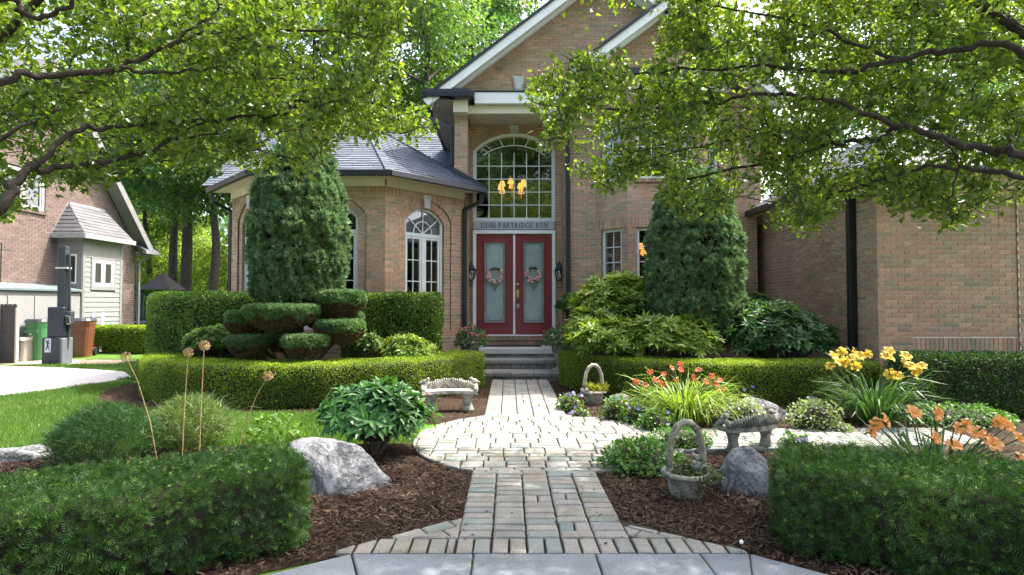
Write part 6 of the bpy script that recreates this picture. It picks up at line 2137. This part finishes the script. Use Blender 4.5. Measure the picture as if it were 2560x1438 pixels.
def bench(g, rz, label, smat, sc_=1.0):
    o = empty('stone_bench', g, rz, label, 'bench', 'small carved stone benches in the beds')
    o.scale = (sc_, sc_, sc_)
    N_ = 20
    def arcx(i): return -.36 + .72 * i / N_
    def ctr(x): return .09 * (1 - (x / .36) ** 2)
    # seat
    m = MB(); b0 = 0
    sec = [(-.11, .235), (-.125, .25), (-.12, .285), (-.10, .29), (.09, .29), (.09, .235)]
    for i in range(N_ + 1):
        x = arcx(i)
        for dy_, z in sec:
            m.v.append((x, ctr(x) + dy_ + .004 * math.sin(i * 2.4) * (dy_ < -.1), z))
    k = len(sec)
    for i in range(N_):
        for j in range(k):
            m.f.append((i*k + j, i*k + (j+1) % k, (i+1)*k + (j+1) % k, (i+1)*k + j)); m.m.append(0)
    m.f.append(tuple(range(k))[::-1]); m.f.append(tuple(N_*k + j for j in range(k))); m.m += [0, 0]
    m.build('seat', smat, o)
    # scalloped beading under the seat edge
    m = MB()
    for i in range(30):
        x = -.35 + .70 * i / 29
        m.ball((x, ctr(x) - .117, .247), .014, 6, 5, 1, .7, 1)
    m.build('beading', smat, o, smooth=True)
    # fluted back, each flute a stave
    for i in range(22):
        x = -.31 + .62 * i / 21
        h = .085 + .055 * math.cos(x / .31 * PI / 2) + .008 * math.sin(i * 1.7)
        m = MB(); y = ctr(x) + .075
        m.tube([(x, y, .285), (x, y + .012, .285 + h * .6), (x, y + .006, .285 + h)], [.0165, .0175, .011], 8)
        m.build('back_stave', smat, o, smooth=True)
    for s in (-1, 1):       # carved scroll ends and birds
        m = MB()
        m.tube([(s * .33, .08, .28), (s * .345, .07, .34), (s * .35, .02, .35), (s * .345, -.05, .31), (s * .34, -.09, .285)], [.035, .032, .03, .034, .03], 8)
        m.build('scroll_end', smat, o, smooth=True)
    for s in (-1, 1):
        m = MB(); x, y, z = s * .325, .02, .40
        m.ball((x, y, z), .036, 9, 7, 1.35, .85, 1.0); m.ball((x - s * .038, y - .015, z + .038), .022, 8, 6); m.tube([(x + s * .03, y, z), (x + s * .085, y + .01, z - .02)], [.022, .005], 6)
        m.tube([(x - s * .055, y - .02, z + .037), (x - s * .07, y - .022, z + .035)], [.006, .001], 5)
        m.build('carved_bird', smat, o, smooth=True)
    for s in (-1, 1):
        m = MB(); m.lathe([(.085, 0), (.09, .03), (.072, .06), (.058, .12), (.066, .17), (.082, .205), (.09, .236)], 14, (s * .235, .035, 0), 1.0, .8); m.build('leg', smat, o, smooth=True)
    return o
bench(gr(1124, 1030), .12, 'pale carved stone bench with a bird on the mulch left of the walk', S_BENCH)
bench(gr(1868, 1124), PI + .38, 'mossy carved stone bench seen from behind beside the right paving', S_MOSS, .88)

def boulder(g, rx, ry, rz, label, seed, cuts=9, shear=(0, 0), mat=None, rzrot=0):
    rs = np.random.default_rng(seed)
    nu, nv = 56, 30
    th = np.linspace(0, 2*PI, nu + 1); ph = np.linspace(-PI/2, PI/2, nv)
    G = np.stack([np.cos(ph)[:, None]*np.cos(th)[None], np.cos(ph)[:, None]*np.sin(th)[None], np.repeat(np.sin(ph)[:, None], nu + 1, 1)], -1)
    f = G.reshape(-1, 3)
    for i in range(cuts):
        d = rs.normal(size=3); d[2] = abs(d[2]) * .8; d /= np.linalg.norm(d)
        lim = rs.uniform(.55, .85)
        q = f @ d
        f = f - np.maximum(q - lim, 0)[:, None] * d * .96
    f = f * (1 + .04 * noise3(f, 4, seed) + .025 * noise3(f, 11, seed) + .012 * noise3(f, 26, seed + 1))[:, None]
    f = f * np.array([rx, ry, rz])
    f[:, 0] += shear[0] * np.maximum(f[:, 2], 0); f[:, 1] += shear[1] * np.maximum(f[:, 2], 0)
    G = f.reshape(G.shape); G[:, -1] = G[:, 0]
    o = link('boulder', grid_mesh('boulder', G, True), mat or S_BLUE, None, (g[0], g[1], g[2] + rz * .18))
    o.rotation_euler = (0, 0, rzrot)
    return tag(o, label, 'boulder', 'grey boulders in the beds')
g = gr(858, 1215); boulder((g.x - .02, g.y, 0), .47, .30, .31, 'big blue grey boulder sloping right beside the left yew hedge', 12, 10, (-.75, .15))
g = gr(1868, 1222); boulder((g.x, g.y, 0), .25, .22, .27, 'rough grey boulder between large basket and right yew hedge', 26, 6, (.05, .1))
g = gr(1900, 1048); boulder((g.x, g.y + .1, 0), .46, .26, .24, 'far grey boulder behind the right stone bench', 31, 10, (-.2, .1))
g = gr(1552, 1014); boulder((g.x, g.y, 0), .20, .16, .14, 'small pale rock half hidden by the red daylily', 41, 8, (0, 0), S_BENCH)
g = gr(1815, 1058); boulder((g.x - .05, g.y, 0), .13, .12, .14, 'small dark rock at the right foot of the red daylily', 47, 8)
g = gr(2030, 1020); boulder((g.x, g.y, 0), .17, .14, .14, 'low dark rock left of the yellow daylily', 53, 8)
for (u, v, w_, lab, sd) in ((20, 1148, .34, 'flat bluish stone at the far left lawn edge', 61), (85, 1140, .22, 'flat stone slab touching the dark threadleaf clump', 67)):
    g = gr(u, v); boulder((g.x, g.y, 0), w_, .16, .085, lab, sd, 6, mat=S_BLUE)

# urns on the steps
def urn(g, label, red):
    o = empty('stone_urn', g, 0, label, 'urn', 'stone urns beside the steps')
    prof = [(.11, 0), (.115, .03), (.085, .05), (.055, .09), (.05, .13), (.075, .17), (.11, .26), (.14, .38), (.155, .47), (.165, .50), (.185, .515), (.185, .545), (.15, .545), (.13, .51)]
    m = MB(); m.lathe(prof, 32)
    for i in range(len(m.v)):
        x, y, z = m.v[i]
        if .15 < z < .49:
            a_ = math.atan2(y, x); s = 1 + .035 * math.cos(16 * a_); m.v[i] = (x * s, y * s, z)
    m.build('body', S_MOSS, o, smooth=True)
    MB().box(-.13, .13, -.13, .13, -.0, .04).build('plinth', S_CREAM, o, bevel=.008)
    n = 700
    P, d = dome_pts((0, 0, .58), .30, .28, .24, n, 3, -.45); k = len(P)
    V, Fc = scatter(T_LEAF, P, norm(d + rng.normal(0, .6, (k, 3))), norm(d + np.array([0, 0, .5]) + rng.normal(0, .5, (k, 3))), rng.uniform(.04, .065, k))
    link('plant', arr_mesh('plant', V, Fc), F_RHO_D, o)
    if red:
        pm = petal_mat('coral_petal', [(.60, .10, .10), (.70, .18, .16), (.75, .22, .32)])
        P, d = dome_pts((0, 0, .6), .31, .29, .26, 16, 7, -.2)
        for i in range(len(P)):
            m = MB()
            for q in range(7): m.ball(Vector(P[i]) + Vector(rdir(1)[0]) * .022, .017, 6, 4)
            m.build('flower', pm, o)
    return o
urn((-.72, 10.75, .155), 'stone urn with coral red flowers left of the steps', True)
urn((.97, 10.72, .155), 'fluted stone urn with green foliage right of the steps', False)

# small garden stake among the lilies and the round white marker at the right kerb
o = empty('kerb_marker', gr(1852, 1400), 0, 'tiny white round marker on a wire at the right kerb', 'marker')
MB().tube([(0, 0, 0), (.004, 0, .09)], .002, 4).build('wire', M_IRON, o); MB().ball((.004, 0, .10), .012, 8, 6).build('knob', M_WHITE, o)

# ------------------------------------------------------------------ mulch chips and grass blades
M_CHIP = foliage('bark_chip', [(.022, .014, .010), (.048, .028, .019), (.085, .052, .034), (.16, .105, .07)], 0, None, .85, 3, .25, .2)
def chips(name, poly, n, excl, smin=.018, smax=.05, near=None):
    xs = [q[0] for q in poly]; ys = [q[1] for q in poly]
    x = rng.uniform(min(xs), max(xs), n * 3); y = rng.uniform(min(ys), max(ys), n * 3)
    ok = inside(x, y, poly)
    for e_ in excl: ok &= ~inside(x, y, e_)
    x, y = x[ok][:n], y[ok][:n]
    k = len(x)
    T = (np.array([(-.5, 0, 0), (.5, 0, 0), (.38, 1, .04), (-.42, 1, .04), (-.5, 0, -.12), (.5, 0, -.12)], float) * np.array([.22, 1, 1]) , np.array([(0,1,2),(0,2,3),(0,4,5),(0,5,1)]))
    P = np.stack([x, y, rng.uniform(.004, .03, k)], -1)
    a_ = rng.uniform(0, 2*PI, k)
    D = np.stack([np.cos(a_), np.sin(a_), rng.normal(.05, .28, k)], -1)
    V, Fc = scatter(T, P, D, norm(rng.normal(0, .4, (k, 3)) + np.array([0, 0, 1])), rng.uniform(smin, smax, k))
    o = link(name, arr_mesh(name, V, Fc), M_CHIP)
    o['kind'] = 'stuff'; o['label'] = 'loose dark brown bark chips'; o['category'] = 'mulch'
    return o
pavx = [[(-.33, 3.1), (.75, 3.1), (.75, 10.4), (-.33, 10.4)], [(ELC[0] + (q[0]-ELC[0]) * 1.01, ELC[1] + (q[1]-ELC[1]) * 1.01) for q in ell], [(q[0], q[1]) for q in arm], [(-1.0, 3.15), (-.3, 3.15), (-.3, 3.70), (-.86, 3.29)], [(.72, 3.15), (1.4, 3.15), (1.3, 3.25), (1.03, 3.50), (.72, 3.70)]]
chips('mulch_chips', [(-2.3, 2.6), (-1.35, 3.05), (-.89, 3.29), (-.31, 3.74), (-.31, 4.85), (-.95, 5.15), (-1.4, 5.6), (-2.6, 5.5), (-5, 5.2), (-5, 4.2), (-2.2, 3.6)], 17000, pavx)
chips('mulch_chips', [(.73, 3.75), (1.345, 3.22), (1.75, 2.95), (2.2, 2.6), (2.4, 3.2), (3.6, 4.2), (3.6, 5.45), (.73, 5.2)], 17000, pavx)
chips('mulch_chips', [(.73, 6.2), (5.5, 6.2), (5.5, 7.9), (2.6, 8.3), (1.3, 9.4), (.73, 9.9)], 14000, pavx, .02, .045)
chips('mulch_chips', BED_B, 11000, pavx, .02, .045)

F_GRASS = foliage('grass_blade', [(.045, .105, .018), (.08, .16, .026), (.15, .21, .05)], .35, (1.4, 1.5, .5), .5, .8, .45)
def grass(name, poly, n, h0, h1, excl):
    xs = [q[0] for q in poly]; ys = [q[1] for q in poly]
    x = rng.uniform(min(xs), max(xs), n * 3); y = rng.uniform(min(ys), max(ys), n * 3)
    ok = inside(x, y, poly)
    for e_ in excl: ok &= ~inside(x, y, e_)
    x, y = x[ok][:n], y[ok][:n]; k = len(x)
    P = np.stack([x, y, np.zeros(k)], -1)
    D = norm(np.stack([rng.normal(0, .45, k), rng.normal(0, .45, k), np.ones(k)], -1))
    T = (np.array([(-.07, 0, 0), (.07, 0, 0), (.02, 1, .25)], float), np.array([(0, 1, 2)]))
    V, Fc = scatter(T, P, D, rdir(k), rng.uniform(h0, h1, k))
    o = link(name, arr_mesh(name, V, Fc), F_GRASS)
    o['kind'] = 'stuff'; o['label'] = 'short sunlit lawn grass'; o['category'] = 'grass'
dpoly = [(q.x, q.y) for q in [gr(-900, 905), gr(0, 915), gr(180, 921), gr(310, 930), gr(330, 944), gr(240, 960), gr(140, 975), gr(0, 992), gr(-900, 1060)]]
grass('grass_blades', [(-9.5, 4.8), (-1.0, 5.2), (-1.0, 7.4), (-5.2, 7.9), (-6.2, 8.6), (-6.8, 10.2), (-10, 8.8)], 110000, .035, .075, [BED_L, BED_B, dpoly] + pavx)
grass('grass_blades', [(-13, 11.2), (-6.5, 10.4), (-6.5, 16), (-9.2, 15.6), (-9.2, 13.1), (-12, 12.8)], 30000, .05, .09, [dpoly])

# crumbs of bark and a few fallen leaves on the paving
k = 260
x = np.where(rng.random(k) < .5, -.31 + np.abs(rng.normal(0, .12, k)), .73 - np.abs(rng.normal(0, .12, k)))
x = np.where(rng.random(k) < .35, rng.uniform(-.9, 1.3, k), x)
P = np.stack([x, rng.uniform(3.3, 8.5, k), np.full(k, .0385)], -1)
ok = (P[:, 0] > -.3) & (P[:, 0] < .72) | (((P[:, 0] - ELC[0]) / 1.1) ** 2 + ((P[:, 1] - ELC[1]) / 1.2) ** 2 < 1)
P = P[ok]; k = len(P)
a_ = rng.uniform(0, 2 * PI, k)
V, Fc = scatter(T_LEAF, P, np.stack([np.cos(a_), np.sin(a_), rng.normal(0, .06, k)], -1), norm(rng.normal(0, .1, (k, 3)) + np.array([0, 0, 1])), rng.uniform(.008, .032, k))
o = link('path_litter', arr_mesh('path_litter', V, Fc), M_CHIP); o['kind'] = 'stuff'; o['label'] = 'bark crumbs and fallen leaves strewn on the pavers'; o['category'] = 'litter'
# ------------------------------------------------------------------ overhanging trees near the camera
def mat_bark(name, lo, hi):
    m, nt, b = newmat(name)
    n = noise_tex(nt, 9, 7, .7, dist=.6)
    nt.links.new(ramp(nt, [(.32, *lo), (.68, *hi)], n), b.inputs['Base Color'])
    b.inputs['Roughness'].default_value = .92
    b.inputs['Specular IOR Level'].default_value = .2
    bump(nt, b, noise_tex(nt, 38, 6, .7), .012)
    return m
M_BARK = mat_bark('pear_bark', (.018, .014, .011), (.07, .057, .045))
M_BARK2 = mat_bark('woodland_bark', (.03, .024, .02), (.10, .085, .07))
F_PEAR = foliage('pear_leaf', [(0, .042, .095, .016), (.35, .08, .15, .024), (.7, .14, .22, .036), (.92, .21, .29, .045), (1, .33, .32, .06)], .48, (1.7, 1.6, .5), .30, 1.2, .3, .5)

def smooth_poly(pts, n=6):
    P = [np.array(p, float) for p in pts]
    P = [2*P[0]-P[1]] + P + [2*P[-1]-P[-2]]
    out = []
    for i in range(1, len(P) - 2):
        a, b, c, d = P[i-1:i+3]
        for k in range(n):
            t = k / n
            out.append(.5*((2*b)+(c-a)*t+(2*a-5*b+4*c-d)*t*t+(-a+3*b-3*c+d)*t**3))
    out.append(P[-2])
    return out

def over_tree(name, label, base, limbs_px, extra_limbs, mask, n_in, shade_boxes, seed, Yr):
    rs = np.random.default_rng(seed)
    o = empty(name, (base[0], base[1], 0), 0, label, 'tree', 'ornamental pear trees overhanging the bed')
    B = np.array([base[0], base[1], 0.0])
    fork = B + np.array([0, 0, base[2]])
    nodes = []; tubes = MB()
    def add_limb(pts, r0, r1):
        pp = smooth_poly(pts)
        wob = rs.normal(0, .012, (len(pp), 3)); wob[0] = 0
        pp = [p + w for p, w in zip(pp, wob)]
        k = len(pp)
        tubes.tube([p - B for p in pp], [r0 * .76 + (r1 - r0 * .76) * (i / (k - 1)) ** .8 for i in range(k)], 8, False)
        nodes.extend(pp[2:])
        return pp
    tr = MB(); 
    tr.tube([(0, 0, 0), (.02, 0, .4), (0, .03, base[2] * .7), (0, 0, base[2] + .15)], [.17, .13, .115, .10], 12)
    tr.build('trunk', M_BARK, o, smooth=True)
    for px, r0, r1, Ya, Yb in limbs_px:
        k = len(px)
        pts = [np.array(at(u, v, Ya + (Yb - Ya) * i / (k - 1))) for i, (u, v) in enumerate(px)]
        st = fork + np.array([0, 0, rs.uniform(-.25, .25)])
        midp = (st + pts[0]) / 2 + np.array([0, 0, -.05])
        if px[0][0] < 5 or px[0][0] > 2555: pts = [st, midp] + pts
        add_limb(pts, r0, r1)
    for pts, r0, r1 in extra_limbs: add_limb([fork] + [np.array(p, float) for p in pts], r0, r1)
    # leaf clusters: inside the outline seen from the house front, spread in depth
    C = []
    xs = [q[0] for q in mask]; ys = [q[1] for q in mask]
    while len(C) < n_in:
        u = rs.uniform(min(xs), max(xs), 400); v = rs.uniform(min(ys), max(ys), 400)
        ok = inside(u, v, mask)
        # thinner near the lower rim and in patches
        nz = noise3(np.stack([u / 90, v / 90, np.zeros(400)], -1), 1, seed)
        ok &= rs.random(400) < np.clip(.82 + .75 * nz, .1, 1)
        for a_, b_ in zip(u[ok], v[ok]):
            C.append(np.array(at(a_, b_, rs.uniform(*Yr))))
            if len(C) >= n_in: break
    for (x0, x1, y0, y1, z0, z1, n) in shade_boxes:  # unseen leaf mass above the frame, added dense to shade the foreground
        P = np.stack([rs.uniform(x0, x1, n), rs.uniform(y0, y1, n), rs.uniform(z0, z1, n)], -1)
        # keep out of the view below the frame top
        vv = 757 - (P[:, 2] - HC) * 1400 / np.maximum(P[:, 1], .3)
        P = P[(vv < -15) | (P[:, 1] < .5)]
        C.extend(list(P))
    n_over = len(C)
    C = np.array(C)
    N = np.array(nodes)
    order = np.argsort(((C[:, None, ::1][:, 0, :] - fork) ** 2).sum(1))
    tw = MB()
    cap = 40000
    NN = np.zeros((cap, 3)); nn = len(N); NN[:nn] = N
    dirs = []
    for ci in order:
        c = C[ci]
        d2 = ((NN[:nn] - c) ** 2).sum(1)
        j = int(d2.argmin()); a_ = NN[j]; L = math.sqrt(d2[j])
        if L > 1.5: 
            pass
        mid = (a_ + c) / 2 + rs.normal(0, .06 * min(1, L), 3) + np.array([0, 0, .03 * L])
        q3 = a_ * .25 + mid * .5 + c * .25 + rs.normal(0, .02, 3)
        r = .004 + .004 * min(1, L)
        tw.tube([a_ - B, mid - B, c - B], [r, r * .8, .0028], 4, False)
        dirs.append((ci, norm(c - mid)))
        for p in (mid, q3, c):
            if nn < cap: NN[nn] = p; nn += 1
        # side spurs
        for _ in range(2):
            s = mid + (c - mid) * rs.random(); e = s + rs.normal(0, .08, 3)
            tw.tube([s - B, e - B], [.003, .0018], 3, False)
    tubes.build('limbs', M_BARK, o, smooth=True)
    tw.build('twigs', M_BARK, o)
    # leaves
    P = []; D = []
    for ci, d in dirs:
        c = C[ci]; k = int(rs.integers(11, 20)) if ci < n_in else 34
        t = rs.random((k, 1))
        P.append(c - d * t * .20 + rs.normal(0, .046 if ci < n_in else .13, (k, 3)))
        D.append(d * .5 + rs.normal(0, .7, (k, 3)) + np.array([0, 0, -.15]))
    P = np.vstack(P); D = norm(np.vstack(D)); k = len(P)
    Nn = norm(rs.normal(0, .65, (k, 3)) + np.array([0, 0, .8]))
    V, Fc = scatter(T_LEAF, P - B, D, Nn, rs.uniform(.038, .074, k))
    link('crown', arr_mesh('crown', V, Fc), F_PEAR, o)
    return k

maskL = [(-120, -60), (1010, -60), (1022, 40), (985, 110), (1035, 190), (1000, 255), (1090, 290), (1092, 330), (1040, 350), (985, 335), (945, 380), (905, 360), (860, 345), (800, 420), (780, 432), (735, 420), (690, 455), (640, 430), (560, 405), (480, 395), (400, 415), (330, 435), (260, 455), (215, 470), (150, 430), (110, 470), (60, 520), (0, 545), (-120, 560)]
maskR = [(2680, -60), (1700, -60), (1690, 30), (1640, 85), (1540, 125), (1470, 135), (1385, 120), (1345, 165), (1315, 245), (1372, 290), (1345, 370), (1400, 410), (1490, 470), (1540, 470), (1600, 430), (1680, 430), (1650, 480), (1720, 530), (1790, 525), (1860, 480), (1925, 500), (1935, 560), (1990, 575), (2060, 545), (2100, 500), (2220, 500), (2300, 530), (2380, 570), (2420, 555), (2440, 520), (2560, 500), (2680, 500)]
limbsL = [
 ([(0, 203), (130, 190), (302, 168), (422, 112), (540, 86), (755, 78), (960, 95)], .042, .008, 3.6, 4.8),
 ([(-5, 520), (40, 450), (85, 422), (190, 412), (330, 390), (430, 350), (530, 293)], .055, .010, 3.5, 4.5),
 ([(0, 342), (110, 300), (190, 238), (260, 210)], .025, .007, 3.8, 4.6),
 ([(302, 168), (400, 182), (520, 172), (620, 190), (780, 195)], .02, .006, 3.85, 4.6),
 ([(85, 422), (180, 330), (300, 318), (530, 296), (705, 285), (760, 248), (905, 246), (1000, 290)], .026, .007, 3.7, 5.0),
 ([(0, 10), (60, 40), (150, 25), (200, -20)], .03, .012, 3.4, 3.4),
 ([(422, 112), (500, 60), (560, 10), (600, -40)], .016, .006, 4.0, 4.4),
 ([(430, 350), (560, 340), (660, 380), (740, 400)], .012, .004, 4.2, 4.8)]
limbsR = [
 ([(2562, 388), (2480, 378), (2350, 345), (2255, 318), (2180, 345), (2080, 362), (1930, 400), (1800, 430), (1690, 455)], .050, .008, 3.7, 4.8),
 ([(2562, 442), (2450, 425), (2330, 415), (2230, 440), (2140, 470), (2020, 520)], .030, .007, 3.7, 4.6),
 ([(2100, 180), (1900, 165), (1800, 172), (1660, 178), (1540, 190), (1440, 218)], .02, .005, 4.2, 4.8),
 ([(2255, 318), (2100, 260), (1960, 235), (1800, 255), (1640, 268), (1530, 272), (1430, 250), (1370, 265)], .026, .005, 4.0, 4.9),
 ([(2562, 140), (2400, 120), (2250, 150), (2100, 180)], .035, .02, 3.8, 4.2),
 ([(2350, 345), (2400, 420), (2370, 500), (2380, 560)], .012, .004, 3.8, 4.1),
 ([(2080, 362), (1900, 340), (1700, 380), (1560, 420), (1500, 450)], .013, .004, 4.5, 5.0),
 ([(2250, 150), (2000, 60), (1800, 20), (1700, -20)], .02, .006, 4.2, 4.8)]
kL = over_tree('pear_tree', 'leafy pear tree whose limbs reach in from the left edge', (-4.75, 3.9, 1.75), limbsL,
          [([(-4.6, 4.0, 2.8), (-4.0, 4.6, 4.2), (-3.0, 5.0, 5.4)], .07, .02), ([(-4.3, 4.2, 3.0), (-2.8, 4.4, 4.6), (-1.4, 4.6, 5.2)], .06, .015), ([(-5.2, 3.6, 3.2), (-5.8, 3.0, 4.6)], .06, .02)],
          maskL, 1950, [(-6.6, -.2, 2.4, 5.0, 3.9, 5.8, 380)], 5, (4.0, 6.3))
kR = over_tree('pear_tree', 'leafy pear tree whose limbs reach in from the right edge', (4.95, 4.1, 1.9), limbsR,
          [([(4.8, 4.4, 2.9), (4.0, 5.0, 4.4), (2.8, 5.4, 5.5)], .07, .02), ([(4.4, 4.3, 3.2), (2.6, 4.6, 4.7), (.8, 4.9, 5.2)], .06, .015), ([(5.4, 4.0, 3.4), (6.0, 4.4, 5.0)], .06, .02)],
          maskR, 2350, [(-.8, 6.4, 3.0, 5.7, 4.0, 5.9, 1150)], 6, (4.1, 6.5))

# ------------------------------------------------------------------ woodland behind the houses
F_WOOD = [foliage('woodland_leaf', [(.045, .095, .035), (.08, .145, .045), (.13, .20, .07)], .42, (1.6, 1.7, .5), .4, .25, .5),
          foliage('woodland_leaf_sun_tint', [(.085, .15, .028), (.15, .225, .04), (.23, .30, .07)], .46, (1.7, 1.7, .4), .4, .25, .5),  # brighter copy: sunlight is put into the leaf colour
          foliage('woodland_leaf_dark', [(.035, .085, .035), (.055, .125, .045), (.09, .16, .06)], .4, (1.5, 1.6, .7), .4, .25, .5)]
def make_tree(H, R_, z0, n, leaf, seed):
    """returns (trunk mesh, crown mesh): tall woodland tree of height H, crown from z0 up"""
    rs = np.random.default_rng(seed)
    tk = MB()
    top = np.array([rs.normal(0, .3), rs.normal(0, .3), H * .92])
    spine = [np.array([0, 0, 0.]), np.array([rs.normal(0, .1), rs.normal(0, .1), H * .3]), np.array([rs.normal(0, .25), rs.normal(0, .25), H * .6]), top]
    sp = smooth_poly(spine, 5)
    r0 = H * .016
    tk.tube(sp, [r0 * (1 - .85 * i / (len(sp) - 1)) for i in range(len(sp))], 9)
    lobes = []
    nl = 26
    for i in range(nl):
        t = (i + .5) / nl
        z = z0 + (H - z0) * t
        p = np.array(sp[min(len(sp) - 1, int(len(sp) * min(.99, z / (H * .95))))])
        a_ = rs.uniform(0, 2*PI)
        env = R_ * (math.sin(PI * min(1, .18 + .82 * t)) ** .7 + .12)
        rr = env * rs.uniform(.35, .85)
        c = np.array([p[0] + rr * math.cos(a_), p[1] + rr * math.sin(a_), z + rs.uniform(-.3, .5)])
        s = max(.6, R_ * rs.uniform(.28, .48))
        lobes.append((c, s))
        st = p.copy(); st[2] = max(z0 * .8, z - rr * .5)
        tk.tube([st, (st + c) / 2 + np.array([0, 0, .15]), c], [r0 * .32, r0 * .2, r0 * .06], 5, False)
    w = np.array([s ** 2 for _, s in lobes]); idx = rs.choice(nl, n, p=w / w.sum())
    d = norm(rs.normal(size=(n, 3)))
    r = rs.random(n) ** .45
    cc = np.array([c for c, _ in lobes])[idx]; ss = np.array([s for _, s in lobes])[idx]
    P = cc + d * (r * ss)[:, None] * np.array([1.15, 1.15, .62])
    # sprays: drop leaves onto tiers so that gaps open between them
    tier = noise3(P, 1.9, seed)
    keep = tier > -.35
    P = P[keep]; d = d[keep]; k = len(P)
    D = norm(d + rs.normal(0, .6, (k, 3)) + np.array([0, 0, -.25]))
    Nn = norm(rs.normal(0, .5, (k, 3)) + np.array([0, 0, .9]))
    V, Fc = scatter(T_SMALL, P, D, Nn, leaf * rs.uniform(.7, 1.3, k))
    return tk.mesh('trunk', True), arr_mesh('crown', V, Fc)
PROTO = [make_tree(17, 4.0, 6.5, 26000, .19, 1), make_tree(14, 3.6, 5.6, 23000, .18, 2), make_tree(19, 4.4, 7.0, 28000, .20, 3), make_tree(5.0, 2.3, .4, 15000, .13, 4)]
def place(pi_, x, y, mi, sc_, rz, label, cat='tree', name='woodland_tree', group='trees behind the houses'):
    o = empty(name, (x, y, 0), rz, label, cat, group)
    o.scale = (sc_, sc_, sc_)
    tkm, crm = PROTO[pi_]
    link('trunk', tkm, M_BARK2, o)
    c = bpy.data.objects.new('crown', crm); col.objects.link(c); c.parent = o
    if len(crm.materials) == 0: crm.materials.append(F_WOOD[0])
    c.material_slots[0].link = 'OBJECT'; c.material_slots[0].material = F_WOOD[mi]
    return o
TL = [
 (0, 432, 30, 0, 1.0, .3, 'slim woodland tree, left of the trunk group beside the bay'),
 (2, 462, 26, 2, .95, 1.2, 'thick dark trunk tree in the middle of the group beside the bay'),
 (1, 522, 24, 0, 1.0, 2.2, 'woodland tree with dark trunk just left of the bay eave'),
 (1, 372, 34, 1, .95, 4.0, 'thin pale trunk tree behind the blue deck'),
 (0, 330, 40, 2, 1.1, 5.0, 'dark tree rising above the neighbouring roof end'),
 (2, 640, 34, 0, 1.05, .8, 'tall tree behind the left cypress'),
 (0, 790, 30, 0, 1.1, 1.9, 'tall tree behind the ridge of the bay roof'),
 (2, 960, 33, 1, 1.15, 2.9, 'tall airy tree between bay roof and main gable'),
 (0, 1075, 27, 0, 1.12, 3.6, 'tall tree close behind the left eave of the main gable'),
 (1, 1190, 34, 2, 1.45, 4.4, 'dark tree peeping above the left slope of the main gable'),
 (2, 1290, 38, 0, 1.2, 5.5, 'tree topping the left rake of the main gable'),
 (0, 1760, 30, 1, 1.0, .2, 'tree behind the roofs right of the second gable'),
 (2, 2050, 30, 0, 1.0, 1.4, 'tree behind the garage roof'),
 (0, 2330, 28, 2, 1.05, 2.4, 'dark tree behind the right end of the garage'),
 (2, 2540, 32, 0, 1.1, 3.4, 'tree at the far right edge behind the garage'),
 (0, 120, 42, 0, 1.1, 4.6, 'tree far left above the neighbouring roof'),
 (2, 230, 46, 1, 1.0, 2.0, 'far tree between the neighbouring roof and the wood'),
]
for pi_, u, Y, mi, s_, rz, lab in TL:
    place(pi_, (u - CXP) / FPX * Y, Y, mi, s_, rz, lab)
for u, Y, mi, s_, rz, lab in ((350, 34, 1, .9, 0, 'sunlit low bush behind the blue deck'), (420, 38, 1, 1.1, 1, 'sunlit bush at the foot of the trunk group'), (500, 36, 1, 1.0, 2, 'bright green bush right of the dark trunks'), (560, 33, 1, 1.0, 3, 'bright green bush beside the bay corner'), (455, 48, 1, 1.6, 4, 'big pale bush deep in the wood'), (300, 48, 0, 1.6, 4.5, 'big green bush behind the neighbouring house'), (640, 42, 0, 1.5, 5, 'big bush hidden behind the bay')):
    place(3, (u - CXP) / FPX * Y, Y, mi, s_, rz, lab, 'bush', 'woodland_bush', 'bushes in the wood')
# far treeline that closes the view
rs = np.random.default_rng(99)
n = 60000
a_ = rs.uniform(-1.25, 1.25, n); rr = rs.uniform(70, 85, n)
hh = 11 + 4 * noise3(np.stack([a_ * 14, np.zeros(n), np.zeros(n)], -1), 1, 3)
P = np.stack([rr * np.sin(a_), rr * np.cos(a_), hh * rs.random(n) ** .8], -1)
V, Fc = scatter(T_SMALL, P, rdir(n), norm(rs.normal(0, .6, (n, 3)) + np.array([0, -.6, .6])), rs.uniform(.5, 1.0, n))
o = link('far_wood', arr_mesh('far_wood', V, Fc), F_WOOD[0]); o['kind'] = 'stuff'; o['label'] = 'distant green wood closing the view'; o['category'] = 'wood'
# trees across the drive, mirrored in the windows
for i, (x, y, pi_, s_) in enumerate(((-12, -13, 1, 1.1), (-7, -14, 0, 1.0), (-2.5, -13, 1, 1.15), (2.5, -14, 0, 1.0), (7, -13, 1, 1.1), (12, -14, 0, .95), (-5, -20, 2, 1.0), (0, -21, 2, 1.05), (5, -20, 2, 1.0))):
    place(pi_, x, y, i % 3, s_, i, 'street tree across the drive, mirrored in the arched window', group='street trees mirrored in the windows')

# put the empties of world-built things at their base
for root, base in WORLD_ROOTS + [(HOUSE, (2.0, 12.0)), (NB, (-13.0, 16.0)), (STEPS, (.2, 10.4))]:
    b = Vector((base[0], base[1], 0))
    for ch in root.children: ch.matrix_parent_inverse = Matrix.Translation(-b)
    root.location = b
